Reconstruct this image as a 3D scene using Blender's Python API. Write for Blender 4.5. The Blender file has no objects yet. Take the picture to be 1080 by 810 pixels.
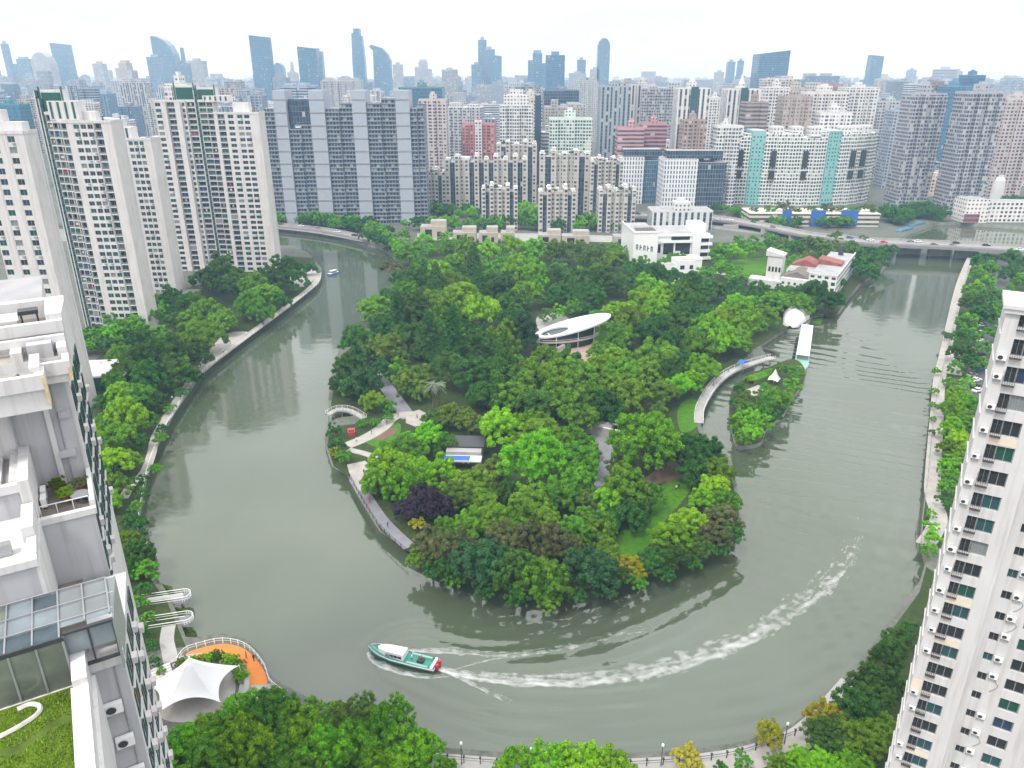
import bpy, math, random
import numpy as np
from mathutils import Vector, Matrix, noise as mnoise
from mathutils.geometry import tessellate_polygon

random.seed(7)
rng = np.random.default_rng(7)
S = bpy.context.scene
COL = S.collection
R = math.radians

# ------------------------------------------------------------------ camera
F_PX, PITCH, CAM_H = 796.0, R(22.2), 105.0
cam = bpy.data.cameras.new('camera')
cam.sensor_width = 36.0
cam.lens = F_PX / 1080 * 36
cam.clip_start = 0.5
cam.clip_end = 30000
camo = bpy.data.objects.new('camera', cam)
camo.location = (0, 0, CAM_H)
camo.rotation_euler = (R(90) - PITCH, 0, 0)
COL.objects.link(camo)
S.camera = camo

# ------------------------------------------------------------------ light
SUN_EL, SUN_AZ = R(58), R(215)          # azimuth measured clockwise from +Y: behind the camera, to the left
w = bpy.data.worlds.new('World')
S.world = w
w.use_nodes = True
nt = w.node_tree
bg = nt.nodes['Background']
sky = nt.nodes.new('ShaderNodeTexSky')
sky.sky_type = 'NISHITA'
sky.sun_disc = False
sky.sun_elevation = SUN_EL
sky.sun_rotation = SUN_AZ
sky.air_density = 1.0
sky.dust_density = 4.0
sky.ozone_density = 1.0
# thin bright overcast: the clear sky veiled by soft cloud
tc = nt.nodes.new('ShaderNodeTexCoord')
mp = nt.nodes.new('ShaderNodeMapping')
mp.inputs['Scale'].default_value = (1.2, 1.2, 5.0)
cn = nt.nodes.new('ShaderNodeTexNoise')
cn.inputs['Scale'].default_value = 1.8
cn.inputs['Detail'].default_value = 5
cr = nt.nodes.new('ShaderNodeMapRange')
cr.inputs['From Min'].default_value = 0.35
cr.inputs['From Max'].default_value = 0.7
cr.inputs['To Min'].default_value = 0.90
cr.inputs['To Max'].default_value = 0.95
veil = nt.nodes.new('ShaderNodeMix')
veil.data_type = 'RGBA'
CLOUD = (18.0, 18.3, 19.0, 1)
veil.inputs[7].default_value = CLOUD
nt.links.new(tc.outputs['Generated'], mp.inputs['Vector'])
nt.links.new(mp.outputs[0], cn.inputs['Vector'])
nt.links.new(cn.outputs['Fac'], cr.inputs['Value'])
nt.links.new(cr.outputs[0], veil.inputs[0])
nt.links.new(sky.outputs[0], veil.inputs[6])
# overcast skies are about twice as bright overhead as at the horizon
sep = nt.nodes.new('ShaderNodeSeparateXYZ')
nt.links.new(tc.outputs['Generated'], sep.inputs[0])
grad = nt.nodes.new('ShaderNodeMapRange')
for k_, v_ in (('From Min', 0.0), ('From Max', 0.55), ('To Min', 0.50), ('To Max', 1.36)):
    grad.inputs[k_].default_value = v_
nt.links.new(sep.outputs['Z'], grad.inputs['Value'])
ov = nt.nodes.new('ShaderNodeMix')
ov.data_type = 'RGBA'
ov.blend_type = 'MULTIPLY'
ov.inputs[0].default_value = 1.0
nt.links.new(veil.outputs[2], ov.inputs[6])
cb_ = nt.nodes.new('ShaderNodeMapRange')          # brighter and greyer patches of cloud
for k_, v_ in (('From Min', 0.32), ('From Max', 0.68), ('To Min', 0.86), ('To Max', 1.18)):
    cb_.inputs[k_].default_value = v_
cn2 = nt.nodes.new('ShaderNodeTexNoise')
cn2.inputs['Scale'].default_value = 3.2
cn2.inputs['Detail'].default_value = 6
nt.links.new(mp.outputs[0], cn2.inputs['Vector'])
nt.links.new(cn2.outputs['Fac'], cb_.inputs['Value'])
mu_ = nt.nodes.new('ShaderNodeMath')
mu_.operation = 'MULTIPLY'
nt.links.new(grad.outputs[0], mu_.inputs[0])
nt.links.new(cb_.outputs[0], mu_.inputs[1])
nt.links.new(mu_.outputs[0], ov.inputs[7])
nt.links.new(ov.outputs[2], bg.inputs['Color'])
bg.inputs['Strength'].default_value = 0.085

sun = bpy.data.lights.new('sun', 'SUN')
sun.energy = 2.6
sun.angle = R(10)
sun.color = (1.0, 0.975, 0.945)
suno = bpy.data.objects.new('sun', sun)
sd = Vector((math.sin(SUN_AZ) * math.cos(SUN_EL), math.cos(SUN_AZ) * math.cos(SUN_EL), math.sin(SUN_EL)))
suno.rotation_euler = (-sd).to_track_quat('-Z', 'Y').to_euler()
suno.location = (0, -50, 300)
COL.objects.link(suno)

S.view_settings.view_transform = 'Standard'
S.view_settings.look = 'None'
S.view_settings.gamma = 1.0
S.view_settings.use_curve_mapping = False
S.view_settings.exposure = -0.02
S.cycles.volume_bounces = 2
S.cycles.max_bounces = 6
S.cycles.diffuse_bounces = 3
S.cycles.glossy_bounces = 3
S.cycles.transmission_bounces = 4
S.cycles.transparent_max_bounces = 8
HAZE_DENSITY = 0.00019
HAZE_COLOR = (0.46, 0.70, 1.0, 1)

# ------------------------------------------------------------------ pixel rays -> points on the ground
CP, SP = math.cos(PITCH), math.sin(PITCH)
GZ = 2.5                                   # top of the banks; the water is at 0

def ray(x, y):
    a, v = (x - 540) / F_PX, (405 - y) / F_PX
    return a, CP + SP * v, -SP + CP * v

def at(x, y, z=GZ):
    d = ray(x, y)
    t = (z - CAM_H) / d[2]
    return d[0] * t, d[1] * t

def at_y(x, y, Y):
    d = ray(x, y)
    t = Y / d[1]
    return d[0] * t, CAM_H + d[2] * t

def dist_of(yb, z=GZ):
    return at(540, yb, z)[1]

def to_px(X, Y, Z):
    dz = Z - CAM_H
    dep = Y * CP - dz * SP
    up = Y * SP + dz * CP
    return 540 + F_PX * X / dep, 405 - F_PX * up / dep, dep

# ------------------------------------------------------------------ materials
M = {}

def nodes_of(name):
    m = bpy.data.materials.new(name)
    m.use_nodes = True
    return m, m.node_tree, m.node_tree.nodes['Principled BSDF']

def mixrgb(nt, fac, a, b, mode='MIX'):
    n = nt.nodes.new('ShaderNodeMix')
    n.data_type = 'RGBA'
    n.blend_type = mode
    for sock, val in ((n.inputs[0], fac), (n.inputs[6], a), (n.inputs[7], b)):
        if hasattr(val, 'is_linked'):
            nt.links.new(val, sock)
        elif isinstance(val, (tuple, list)):
            sock.default_value = (*val[:3], 1)
        else:
            sock.default_value = val
    return n.outputs[2]

def mth(nt, op, a, b=None, c=None):
    n = nt.nodes.new('ShaderNodeMath')
    n.operation = op
    for i, val in enumerate((a, b, c)):
        if val is None:
            continue
        if hasattr(val, 'is_linked'):
            nt.links.new(val, n.inputs[i])
        else:
            n.inputs[i].default_value = val
    return n.outputs[0]

def noise_tex(nt, scale, detail=4, vec=None, stretch=None):
    if vec is None:
        vec = nt.nodes.new('ShaderNodeTexCoord').outputs['Object']
    if stretch:
        mp = nt.nodes.new('ShaderNodeMapping')
        mp.inputs['Scale'].default_value = stretch
        nt.links.new(vec, mp.inputs['Vector'])
        vec = mp.outputs[0]
    n = nt.nodes.new('ShaderNodeTexNoise')
    n.inputs['Scale'].default_value = scale
    n.inputs['Detail'].default_value = detail
    nt.links.new(vec, n.inputs['Vector'])
    return n.outputs['Fac']

def remap(nt, v, a, b, c=0.0, d=1.0):
    n = nt.nodes.new('ShaderNodeMapRange')
    nt.links.new(v, n.inputs['Value'])
    for k, x in zip(('From Min', 'From Max', 'To Min', 'To Max'), (a, b, c, d)):
        n.inputs[k].default_value = x
    return n.outputs[0]

def simple(name, col, rough=0.7, var=0.12, scale=0.5, col2=None, metal=0.0, streak=False, bump=0.0):
    m, nt, p = nodes_of(name)
    a = tuple(c * (1 - var) for c in col)
    b = col2 or tuple(min(1, c * (1 + var)) for c in col)
    f = remap(nt, noise_tex(nt, scale, 5), 0.3, 0.7)
    c = mixrgb(nt, f, a, b)
    if streak:
        s = remap(nt, noise_tex(nt, 1.0, 5, stretch=(1.6, 1.6, 0.10)), 0.50, 0.72, 0.0, 0.5)
        c = mixrgb(nt, s, c, tuple(x * y for x, y in zip(col, (0.62, 0.59, 0.55))))
    nt.links.new(c, p.inputs['Base Color'])
    p.inputs['Roughness'].default_value = rough
    p.inputs['Metallic'].default_value = metal
    if bump:
        bn = nt.nodes.new('ShaderNodeBump')
        bn.inputs['Strength'].default_value = bump
        bn.inputs['Distance'].default_value = 0.1
        nt.links.new(noise_tex(nt, scale * 6, 4), bn.inputs['Height'])
        nt.links.new(bn.outputs[0], p.inputs['Normal'])
    M[name] = m
    return m

def glass(name, col, rough=0.08, var=0.3):
    m, nt, p = nodes_of(name)
    f = noise_tex(nt, 0.35, 2)
    nt.links.new(mixrgb(nt, f, tuple(c * (1 - var) for c in col), tuple(c * (1 + var) for c in col)), p.inputs['Base Color'])
    p.inputs['Roughness'].default_value = rough
    p.inputs['IOR'].default_value = 1.5
    M[name] = m
    return m

def facade(name, cw, fh, u0, u1, v0, v1, ga, gb, rough=0.25, blank=0, pale=0.86, spandrel=None):
    """wall colour from the mesh's 'wall' attribute, windows from UV in metres"""
    m, nt, p = nodes_of(name)
    uv = nt.nodes.new('ShaderNodeUVMap').outputs[0]
    sp = nt.nodes.new('ShaderNodeSeparateXYZ')
    nt.links.new(uv, sp.inputs[0])
    U, V = mth(nt, 'DIVIDE', sp.outputs[0], cw), mth(nt, 'DIVIDE', sp.outputs[1], fh)
    iu, iv = mth(nt, 'FLOOR', U), mth(nt, 'FLOOR', V)
    fu, fv = mth(nt, 'FRACT', U), mth(nt, 'FRACT', V)
    mu = mth(nt, 'MULTIPLY', mth(nt, 'GREATER_THAN', fu, u0), mth(nt, 'LESS_THAN', fu, u1))
    mv = mth(nt, 'MULTIPLY', mth(nt, 'GREATER_THAN', fv, v0), mth(nt, 'LESS_THAN', fv, v1))
    mask = mth(nt, 'MULTIPLY', mu, mv)
    if blank:
        mask = mth(nt, 'MULTIPLY', mask, mth(nt, 'GREATER_THAN', mth(nt, 'MODULO', iu, blank), 0.5))
    mask = mth(nt, 'MULTIPLY', mask, mth(nt, 'GREATER_THAN', sp.outputs[1], 0.02))
    cb = nt.nodes.new('ShaderNodeCombineXYZ')
    nt.links.new(iu, cb.inputs[0])
    nt.links.new(iv, cb.inputs[1])
    oi = nt.nodes.new('ShaderNodeObjectInfo')
    nt.links.new(oi.outputs['Random'], cb.inputs[2])
    wn = nt.nodes.new('ShaderNodeTexWhiteNoise')
    nt.links.new(cb.outputs[0], wn.inputs['Vector'])
    g = mixrgb(nt, wn.outputs['Value'], ga, gb)
    g = mixrgb(nt, mth(nt, 'GREATER_THAN', wn.outputs['Value'], pale), g, (0.42, 0.42, 0.40))
    at_ = nt.nodes.new('ShaderNodeAttribute')
    at_.attribute_name = 'wall'
    dirt = remap(nt, noise_tex(nt, 0.08, 5, stretch=(1, 1, 0.25)), 0.3, 0.75, 1.04, 0.86)
    dn = nt.nodes.new('ShaderNodeMix')
    dn.data_type = 'RGBA'
    dn.blend_type = 'MULTIPLY'
    dn.inputs[0].default_value = 1
    nt.links.new(at_.outputs['Color'], dn.inputs[6])
    nt.links.new(dirt, dn.inputs[7])
    wallc = dn.outputs[2]
    if spandrel:
        wallc = mixrgb(nt, mu, wallc, spandrel)
    nt.links.new(mixrgb(nt, mask, wallc, g), p.inputs['Base Color'])
    nt.links.new(remap(nt, mask, 0, 1, 0.8, rough), p.inputs['Roughness'])
    M[name] = m
    return m

simple('white_wall', (0.60, 0.59, 0.585), 0.75, 0.05, 0.25, streak=True)
simple('pink_wall', (0.60, 0.575, 0.57), 0.75, 0.06, 0.2, streak=True)
simple('grey_render', (0.43, 0.43, 0.45), 0.8, 0.05, 0.3, streak=True)
simple('cream_patch', (0.72, 0.62, 0.50), 0.8, 0.08, 0.6)
simple('roof_grey', (0.33, 0.33, 0.34), 0.9, 0.2, 0.15)
simple('roof_pale', (0.60, 0.60, 0.60), 0.9, 0.12, 0.25, streak=False)
simple('roof_deck', (0.17, 0.15, 0.13), 0.85, 0.25, 0.8)
simple('dark_metal', (0.04, 0.042, 0.045), 0.5, 0.2, 2)
simple('grey_metal', (0.35, 0.36, 0.37), 0.4, 0.1, 1, metal=0.4)
simple('white_metal', (0.80, 0.80, 0.79), 0.45, 0.04, 1)
simple('concrete', (0.33, 0.325, 0.31), 0.85, 0.15, 0.25, bump=0.2)
simple('quay_wall', (0.24, 0.25, 0.21), 0.85, 0.25, 0.25, streak=True)
simple('pale_paving', (0.35, 0.33, 0.305), 0.85, 0.14, 0.4)
simple('asphalt', (0.075, 0.075, 0.08), 0.9, 0.2, 0.3)
simple('grey_path', (0.20, 0.20, 0.22), 0.9, 0.15, 0.3)
simple('road_grey', (0.22, 0.22, 0.23), 0.9, 0.12, 0.1)
simple('paint_white', (0.75, 0.75, 0.73), 0.7, 0.05, 1)
simple('deck_red', (0.17, 0.105, 0.095), 0.8, 0.2, 0.4)
simple('orange_floor', (0.62, 0.20, 0.035), 0.75, 0.10, 0.35)
simple('rail_glass', (0.16, 0.19, 0.20), 0.3, 0.3, 0.4)
simple('membrane', (0.66, 0.66, 0.68), 0.5, 0.02, 0.3)
simple('green_frame', (0.03, 0.09, 0.08), 0.4, 0.2, 1)
simple('brick_brown', (0.36, 0.27, 0.22), 0.85, 0.12, 0.4)
simple('beige_stone', (0.44, 0.39, 0.32), 0.85, 0.1, 0.3)
simple('red_roof', (0.26, 0.085, 0.07), 0.8, 0.25, 0.3)
simple('blue_panel', (0.03, 0.12, 0.42), 0.5, 0.08, 0.2)
simple('barge_blue', (0.05, 0.17, 0.24), 0.6, 0.1, 0.3)
simple('teal_panel', (0.16, 0.58, 0.56), 0.6, 0.06, 0.1)
simple('sign_green', (0.03, 0.42, 0.22), 0.6, 0.1, 0.3)
simple('bark', (0.10, 0.075, 0.055), 0.9, 0.25, 2)
simple('skin', (0.50, 0.33, 0.25), 0.6, 0.05, 5)
simple('rubber', (0.02, 0.02, 0.02), 0.8, 0.1, 5)
simple('wood_dark', (0.08, 0.06, 0.05), 0.8, 0.25, 1)
simple('stone_pale', (0.55, 0.53, 0.50), 0.85, 0.2, 2)
simple('umber_stain', (0.60, 0.48, 0.28), 0.85, 0.2, 2)
simple('roof_shade', (0.06, 0.085, 0.10), 0.10, 0.4, 0.5)
simple('roof_olive', (0.14, 0.16, 0.13), 0.12, 0.3, 0.5)
simple('roof_glass', (0.21, 0.25, 0.265), 0.12, 0.35, 0.25)
simple('boat_green', (0.03, 0.24, 0.19), 0.35, 0.08, 1)
simple('boat_white', (0.82, 0.83, 0.84), 0.3, 0.03, 1)
simple('boat_red', (0.50, 0.03, 0.05), 0.5, 0.1, 2)
simple('boat_mint', (0.24, 0.48, 0.40), 0.5, 0.08, 0.5)
simple('terracotta', (0.35, 0.14, 0.08), 0.8, 0.1, 2)
simple('plant_green', (0.07, 0.16, 0.03), 0.7, 0.35, 3)
for k, c in dict(glass_dark=(0.030, 0.036, 0.040), glass_green=(0.016, 0.085, 0.06), glass_teal=(0.028, 0.085, 0.095),
                 glass_blue=(0.03, 0.055, 0.10), glass_pale=(0.22, 0.24, 0.24)).items():
    glass(k, c)
GL = ['glass_dark', 'glass_green', 'glass_teal', 'glass_blue', 'glass_pale']

facade('facade_flats', 3.3, 3.0, 0.22, 0.78, 0.25, 0.80, (0.03, 0.035, 0.045), (0.10, 0.12, 0.15))
facade('facade_dense', 2.3, 2.9, 0.14, 0.86, 0.30, 0.92, (0.03, 0.04, 0.055), (0.11, 0.135, 0.17))
facade('facade_bands', 4.0, 3.3, 0.0, 1.0, 0.35, 0.85, (0.05, 0.07, 0.09), (0.09, 0.115, 0.15), 0.15, pale=0.97)
facade('facade_stripes', 4.4, 3.1, 0.30, 0.72, 0.08, 0.92, (0.03, 0.04, 0.06), (0.08, 0.10, 0.13), spandrel=(0.16, 0.18, 0.22))
facade('facade_curtain', 1.8, 3.6, 0.07, 0.93, 0.06, 0.94, (0.03, 0.09, 0.16), (0.07, 0.16, 0.25), 0.08, pale=0.985)
facade('facade_darkglass', 2.2, 3.6, 0.06, 0.94, 0.05, 0.95, (0.015, 0.03, 0.05), (0.05, 0.08, 0.11), 0.08, pale=0.985)
facade('facade_dots', 2.4, 3.6, 0.28, 0.68, 0.12, 0.80, (0.03, 0.05, 0.07), (0.09, 0.12, 0.15), 0.2, pale=0.97)
facade('facade_small', 2.9, 3.0, 0.30, 0.72, 0.30, 0.74, (0.035, 0.05, 0.05), (0.12, 0.14, 0.15))

def leafy(name, a, b, hue=0.0):
    m, nt, p = nodes_of(name)
    at_ = nt.nodes.new('ShaderNodeAttribute')
    at_.attribute_name = 'tint'
    oi = nt.nodes.new('ShaderNodeObjectInfo')
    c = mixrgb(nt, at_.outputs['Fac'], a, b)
    hs = nt.nodes.new('ShaderNodeHueSaturation')
    nt.links.new(remap(nt, oi.outputs['Random'], 0, 1, 0.478, 0.518), hs.inputs['Hue'])
    nt.links.new(remap(nt, mth(nt, 'FRACT', mth(nt, 'MULTIPLY', oi.outputs['Random'], 7.31)), 0, 1, 0.72, 1.2), hs.inputs['Value'])
    nt.links.new(c, hs.inputs['Color'])
    nt.links.new(hs.outputs[0], p.inputs['Base Color'])
    p.inputs['Roughness'].default_value = 0.75
    p.inputs['Specular IOR Level'].default_value = 0.12
    tr = nt.nodes.new('ShaderNodeBsdfTranslucent')
    nt.links.new(hs.outputs[0], tr.inputs['Color'])
    mx = nt.nodes.new('ShaderNodeMixShader')
    mx.inputs[0].default_value = 0.14
    nt.links.new(p.outputs[0], mx.inputs[1])
    nt.links.new(tr.outputs[0], mx.inputs[2])
    nt.links.new(mx.outputs[0], nt.nodes['Material Output'].inputs['Surface'])
    M[name] = m
leafy('leaf_bright', (0.099, 0.281, 0.008), (0.244, 0.507, 0.012))
leafy('leaf_mid', (0.070, 0.195, 0.013), (0.168, 0.350, 0.022))
leafy('leaf_dark', (0.030, 0.101, 0.015), (0.075, 0.193, 0.024))
leafy('leaf_blue', (0.026, 0.082, 0.026), (0.058, 0.150, 0.045))
leafy('leaf_olive', (0.069, 0.133, 0.017), (0.152, 0.238, 0.033))
leafy('leaf_purple', (0.022, 0.016, 0.026), (0.055, 0.038, 0.060))
leafy('leaf_rust', (0.060, 0.110, 0.022), (0.160, 0.140, 0.062))
leafy('leaf_yellow', (0.184, 0.230, 0.011), (0.391, 0.345, 0.017))
leafy('leaf_amber', (0.30, 0.27, 0.035), (0.50, 0.41, 0.06))
leafy('leaf_silver', (0.110, 0.176, 0.099), (0.286, 0.352, 0.242))
LEAFWORD = dict(bright='bright green', mid='mid green', dark='dark green', blue='bluish green', olive='olive green', purple='dark purple',
                rust='rusty brown-tipped', yellow='yellow-green', amber='amber yellow', silver='pale silvery')

# grass and ground
def grass_mat(name, a, b, c):
    m, nt, p = nodes_of(name)
    f1 = remap(nt, noise_tex(nt, 0.05, 6), 0.35, 0.65)
    f2 = remap(nt, noise_tex(nt, 0.9, 4), 0.35, 0.7)
    nt.links.new(mixrgb(nt, f2, mixrgb(nt, f1, a, b), c), p.inputs['Base Color'])
    p.inputs['Specular IOR Level'].default_value = 0.1
    p.inputs['Roughness'].default_value = 0.9
    M[name] = m
grass_mat('ground_mix', (0.13, 0.13, 0.12), (0.06, 0.09, 0.04), (0.16, 0.16, 0.15))
grass_mat('park_floor', (0.035, 0.065, 0.015), (0.06, 0.085, 0.03), (0.035, 0.045, 0.02))
grass_mat('lawn_green', (0.055, 0.17, 0.010), (0.095, 0.22, 0.014), (0.045, 0.125, 0.010))
grass_mat('roof_grass', (0.085, 0.16, 0.015), (0.13, 0.17, 0.03), (0.06, 0.09, 0.02))
grass_mat('soil', (0.16, 0.10, 0.08), (0.20, 0.13, 0.09), (0.13, 0.10, 0.06))

def water_mat():
    m, nt, p = nodes_of('river_water')
    f = remap(nt, noise_tex(nt, 0.016, 6, stretch=(1, 0.6, 1)), 0.32, 0.68)
    nt.links.new(mixrgb(nt, f, (0.054, 0.072, 0.036), (0.084, 0.106, 0.076)), p.inputs['Base Color'])
    p.inputs['Roughness'].default_value = 0.045
    p.inputs['IOR'].default_value = 1.8
    n1 = noise_tex(nt, 0.22, 5, stretch=(0.8, 1.3, 1))
    n2 = noise_tex(nt, 0.05, 3)
    n3 = noise_tex(nt, 1.3, 3)
    h = mth(nt, 'ADD', mth(nt, 'MULTIPLY', n1, 0.30), mth(nt, 'MULTIPLY', mth(nt, 'MULTIPLY', n3, n2), 0.10))
    bn = nt.nodes.new('ShaderNodeBump')
    bn.inputs['Strength'].default_value = 0.35
    bn.inputs['Distance'].default_value = 0.35
    nt.links.new(h, bn.inputs['Height'])
    nt.links.new(bn.outputs[0], p.inputs['Normal'])
    M['river_water'] = m
water_mat()

def foam_mat():
    m, nt, p = nodes_of('wake_foam')
    uv = nt.nodes.new('ShaderNodeUVMap').outputs[0]
    sp = nt.nodes.new('ShaderNodeSeparateXYZ')
    nt.links.new(uv, sp.inputs[0])
    at_ = nt.nodes.new('ShaderNodeAttribute')
    at_.attribute_name = 'thick'
    n = noise_tex(nt, 0.55, 10)
    n2 = noise_tex(nt, 0.09, 4)
    st = noise_tex(nt, 1.0, 6, vec=uv, stretch=(0.35, 3.2, 1))
    # ragged net of foam, a brighter lip along the outer edge of the turn
    lip = mth(nt, 'POWER', 2.718, mth(nt, 'MULTIPLY', mth(nt, 'POWER', mth(nt, 'MULTIPLY', mth(nt, 'ADD', sp.outputs[1], 0.55), 3.2), 2.0), -1.0))
    edge = mth(nt, 'SUBTRACT', 1.0, mth(nt, 'POWER', mth(nt, 'ABSOLUTE', sp.outputs[1]), 2.0))
    prof = mth(nt, 'MULTIPLY', edge, mth(nt, 'ADD', 0.62, mth(nt, 'MULTIPLY', lip, 0.55)))
    v = mth(nt, 'ADD', mth(nt, 'ADD', mth(nt, 'MULTIPLY', n, 0.85), mth(nt, 'MULTIPLY', n2, 0.35)), mth(nt, 'MULTIPLY', st, 0.95))
    k = mth(nt, 'ADD', v, mth(nt, 'MULTIPLY', mth(nt, 'MULTIPLY', prof, at_.outputs['Fac']), 0.60))
    a = remap(nt, k, 1.24, 2.0, 0.0, 0.85)
    p.inputs['Base Color'].default_value = (0.78, 0.80, 0.79, 1)
    p.inputs['Roughness'].default_value = 0.8
    tr = nt.nodes.new('ShaderNodeBsdfTransparent')
    mx = nt.nodes.new('ShaderNodeMixShader')
    nt.links.new(a, mx.inputs[0])
    nt.links.new(tr.outputs[0], mx.inputs[1])
    nt.links.new(p.outputs[0], mx.inputs[2])
    nt.links.new(mx.outputs[0], nt.nodes['Material Output'].inputs['Surface'])
    M['wake_foam'] = m
foam_mat()

# ------------------------------------------------------------------ mesh builder
class MB:
    def __init__(s):
        s.v, s.f, s.m, s.uv, s.c = [], [], [], [], []
        s.mats = []
        s.wall = (0.6, 0.6, 0.6)
    def mi(s, name):
        if name not in s.mats:
            s.mats.append(name)
        return s.mats.index(name)
    def face(s, pts, mat, uv=None):
        i = len(s.v)
        s.v.extend(tuple(p) for p in pts)
        s.f.append(tuple(range(i, i + len(pts))))
        s.m.append(s.mi(mat))
        s.uv.append(uv or [(0, 0)] * len(pts))
        s.c.append(s.wall)
    def box(s, x0, x1, y0, y1, z0, z1, mat, top=None, skip=''):
        P = lambda x, y, z: (x, y, z)
        if 'f' not in skip: s.face([P(x0,y0,z0),P(x1,y0,z0),P(x1,y0,z1),P(x0,y0,z1)], mat, [(0,z0),(x1-x0,z0),(x1-x0,z1),(0,z1)])
        if 'r' not in skip: s.face([P(x1,y0,z0),P(x1,y1,z0),P(x1,y1,z1),P(x1,y0,z1)], mat, [(0,z0),(y1-y0,z0),(y1-y0,z1),(0,z1)])
        if 'k' not in skip: s.face([P(x1,y1,z0),P(x0,y1,z0),P(x0,y1,z1),P(x1,y1,z1)], mat, [(0,z0),(x1-x0,z0),(x1-x0,z1),(0,z1)])
        if 'l' not in skip: s.face([P(x0,y1,z0),P(x0,y0,z0),P(x0,y0,z1),P(x0,y1,z1)], mat, [(0,z0),(y1-y0,z0),(y1-y0,z1),(0,z1)])
        if 't' not in skip: s.face([P(x0,y0,z1),P(x1,y0,z1),P(x1,y1,z1),P(x0,y1,z1)], top or mat)
        if 'b' not in skip: s.face([P(x0,y1,z0),P(x1,y1,z0),P(x1,y0,z0),P(x0,y0,z0)], mat)
    def cbox(s, c, size, mat, rz=0.0, rx=0.0, ry=0.0):
        mt = Matrix.Translation(c) @ Matrix.Rotation(rz, 4, 'Z') @ Matrix.Rotation(ry, 4, 'Y') @ Matrix.Rotation(rx, 4, 'X')
        a, b, h = size[0] / 2, size[1] / 2, size[2] / 2
        p = [mt @ Vector((sx * a, sy * b, sz * h)) for sz in (-1, 1) for sy in (-1, 1) for sx in (-1, 1)]
        for q in ((0,1,5,4),(1,3,7,5),(3,2,6,7),(2,0,4,6),(4,5,7,6),(2,3,1,0)):
            s.face([p[k] for k in q], mat)
    def prism(s, poly, z0, z1, mat, top=None, bottom=False, zf=None):
        """counter-clockwise footprint; zf(x, y) optionally overrides the top height"""
        n, u = len(poly), 0.0
        zt = lambda q: zf(*q) if zf else z1
        for i in range(n):
            a, b = poly[i], poly[(i + 1) % n]
            L = math.hypot(b[0] - a[0], b[1] - a[1])
            s.face([(a[0],a[1],z0),(b[0],b[1],z0),(b[0],b[1],zt(b)),(a[0],a[1],zt(a))], mat, [(u,0),(u+L,0),(u+L,zt(b)-z0),(u,zt(a)-z0)])
            u += L
        for tri in tessellate_polygon([[Vector((x, y, 0)) for x, y in poly]]):
            pts = [(poly[k][0], poly[k][1], zt(poly[k])) for k in tri]
            nz = (pts[1][0]-pts[0][0])*(pts[2][1]-pts[0][1])-(pts[1][1]-pts[0][1])*(pts[2][0]-pts[0][0])
            s.face(pts if nz > 0 else pts[::-1], top or mat)
            if bottom:
                pb = [(poly[k][0], poly[k][1], z0) for k in tri]
                s.face(pb[::-1] if nz > 0 else pb, mat)
    def sheet(s, poly, z, mat):
        for tri in tessellate_polygon([[Vector((x, y, 0)) for x, y in poly]]):
            pts = [(poly[k][0], poly[k][1], z) for k in tri]
            nz = (pts[1][0]-pts[0][0])*(pts[2][1]-pts[0][1])-(pts[1][1]-pts[0][1])*(pts[2][0]-pts[0][0])
            s.face(pts if nz > 0 else pts[::-1], mat)
    def profile(s, prof, y0, y1, mat, dx=0, dz=0):
        """outline in x,z (counter-clockwise seen from the front), extruded in y"""
        n = len(prof)
        q = [(x + dx, z + dz) for x, z in prof]
        u = 0
        for i in range(n):
            a, b = q[i], q[(i + 1) % n]
            horiz = abs(b[1] - a[1]) < 0.25 * abs(b[0] - a[0])
            uvs = [(0, 0)] * 4 if horiz else [(0, a[1]), (y1 - y0, a[1]), (y1 - y0, b[1]), (0, b[1])]
            s.face([(a[0],y0,a[1]),(a[0],y1,a[1]),(b[0],y1,b[1]),(b[0],y0,b[1])], mat, uvs)
        for tri in tessellate_polygon([[Vector((x, z, 0)) for x, z in q]]):
            t3 = [q[k] for k in tri]
            cr_ = (t3[1][0]-t3[0][0])*(t3[2][1]-t3[0][1])-(t3[1][1]-t3[0][1])*(t3[2][0]-t3[0][0])
            if cr_ < 0: t3 = t3[::-1]
            s.face([(x, y0, z) for x, z in t3], mat, list(t3))
            s.face([(x, y1, z) for x, z in t3[::-1]], mat, list(t3[::-1]))
    def tube(s, pts, r, mat, n=6, cap=True):
        pts = [Vector(p) for p in pts]
        rad = r if isinstance(r, (list, tuple)) else [r] * len(pts)
        rings = []
        for i, p in enumerate(pts):
            d = (pts[min(i + 1, len(pts) - 1)] - pts[max(i - 1, 0)]).normalized()
            e = d.cross(Vector((0, 0, 1))) if abs(d.z) < 0.95 else d.cross(Vector((1, 0, 0)))
            e.normalize()
            f = d.cross(e)
            rings.append([p + (e * math.cos(2*math.pi*k/n) + f * math.sin(2*math.pi*k/n)) * rad[i] for k in range(n)])
        for a, b in zip(rings, rings[1:]):
            for k in range(n):
                s.face([a[k], a[(k+1) % n], b[(k+1) % n], b[k]], mat)
        if cap:
            s.face(rings[0][::-1], mat)
            s.face(rings[-1], mat)
    def lathe(s, prof, mat, n=16, c=(0, 0, 0), sx=1, sy=1):
        rings = [[(c[0] + sx*r*math.cos(2*math.pi*k/n), c[1] + sy*r*math.sin(2*math.pi*k/n), c[2] + z) for k in range(n)] for r, z in prof]
        for a, b in zip(rings, rings[1:]):
            for k in range(n):
                s.face([a[k], a[(k+1) % n], b[(k+1) % n], b[k]], mat)
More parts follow.
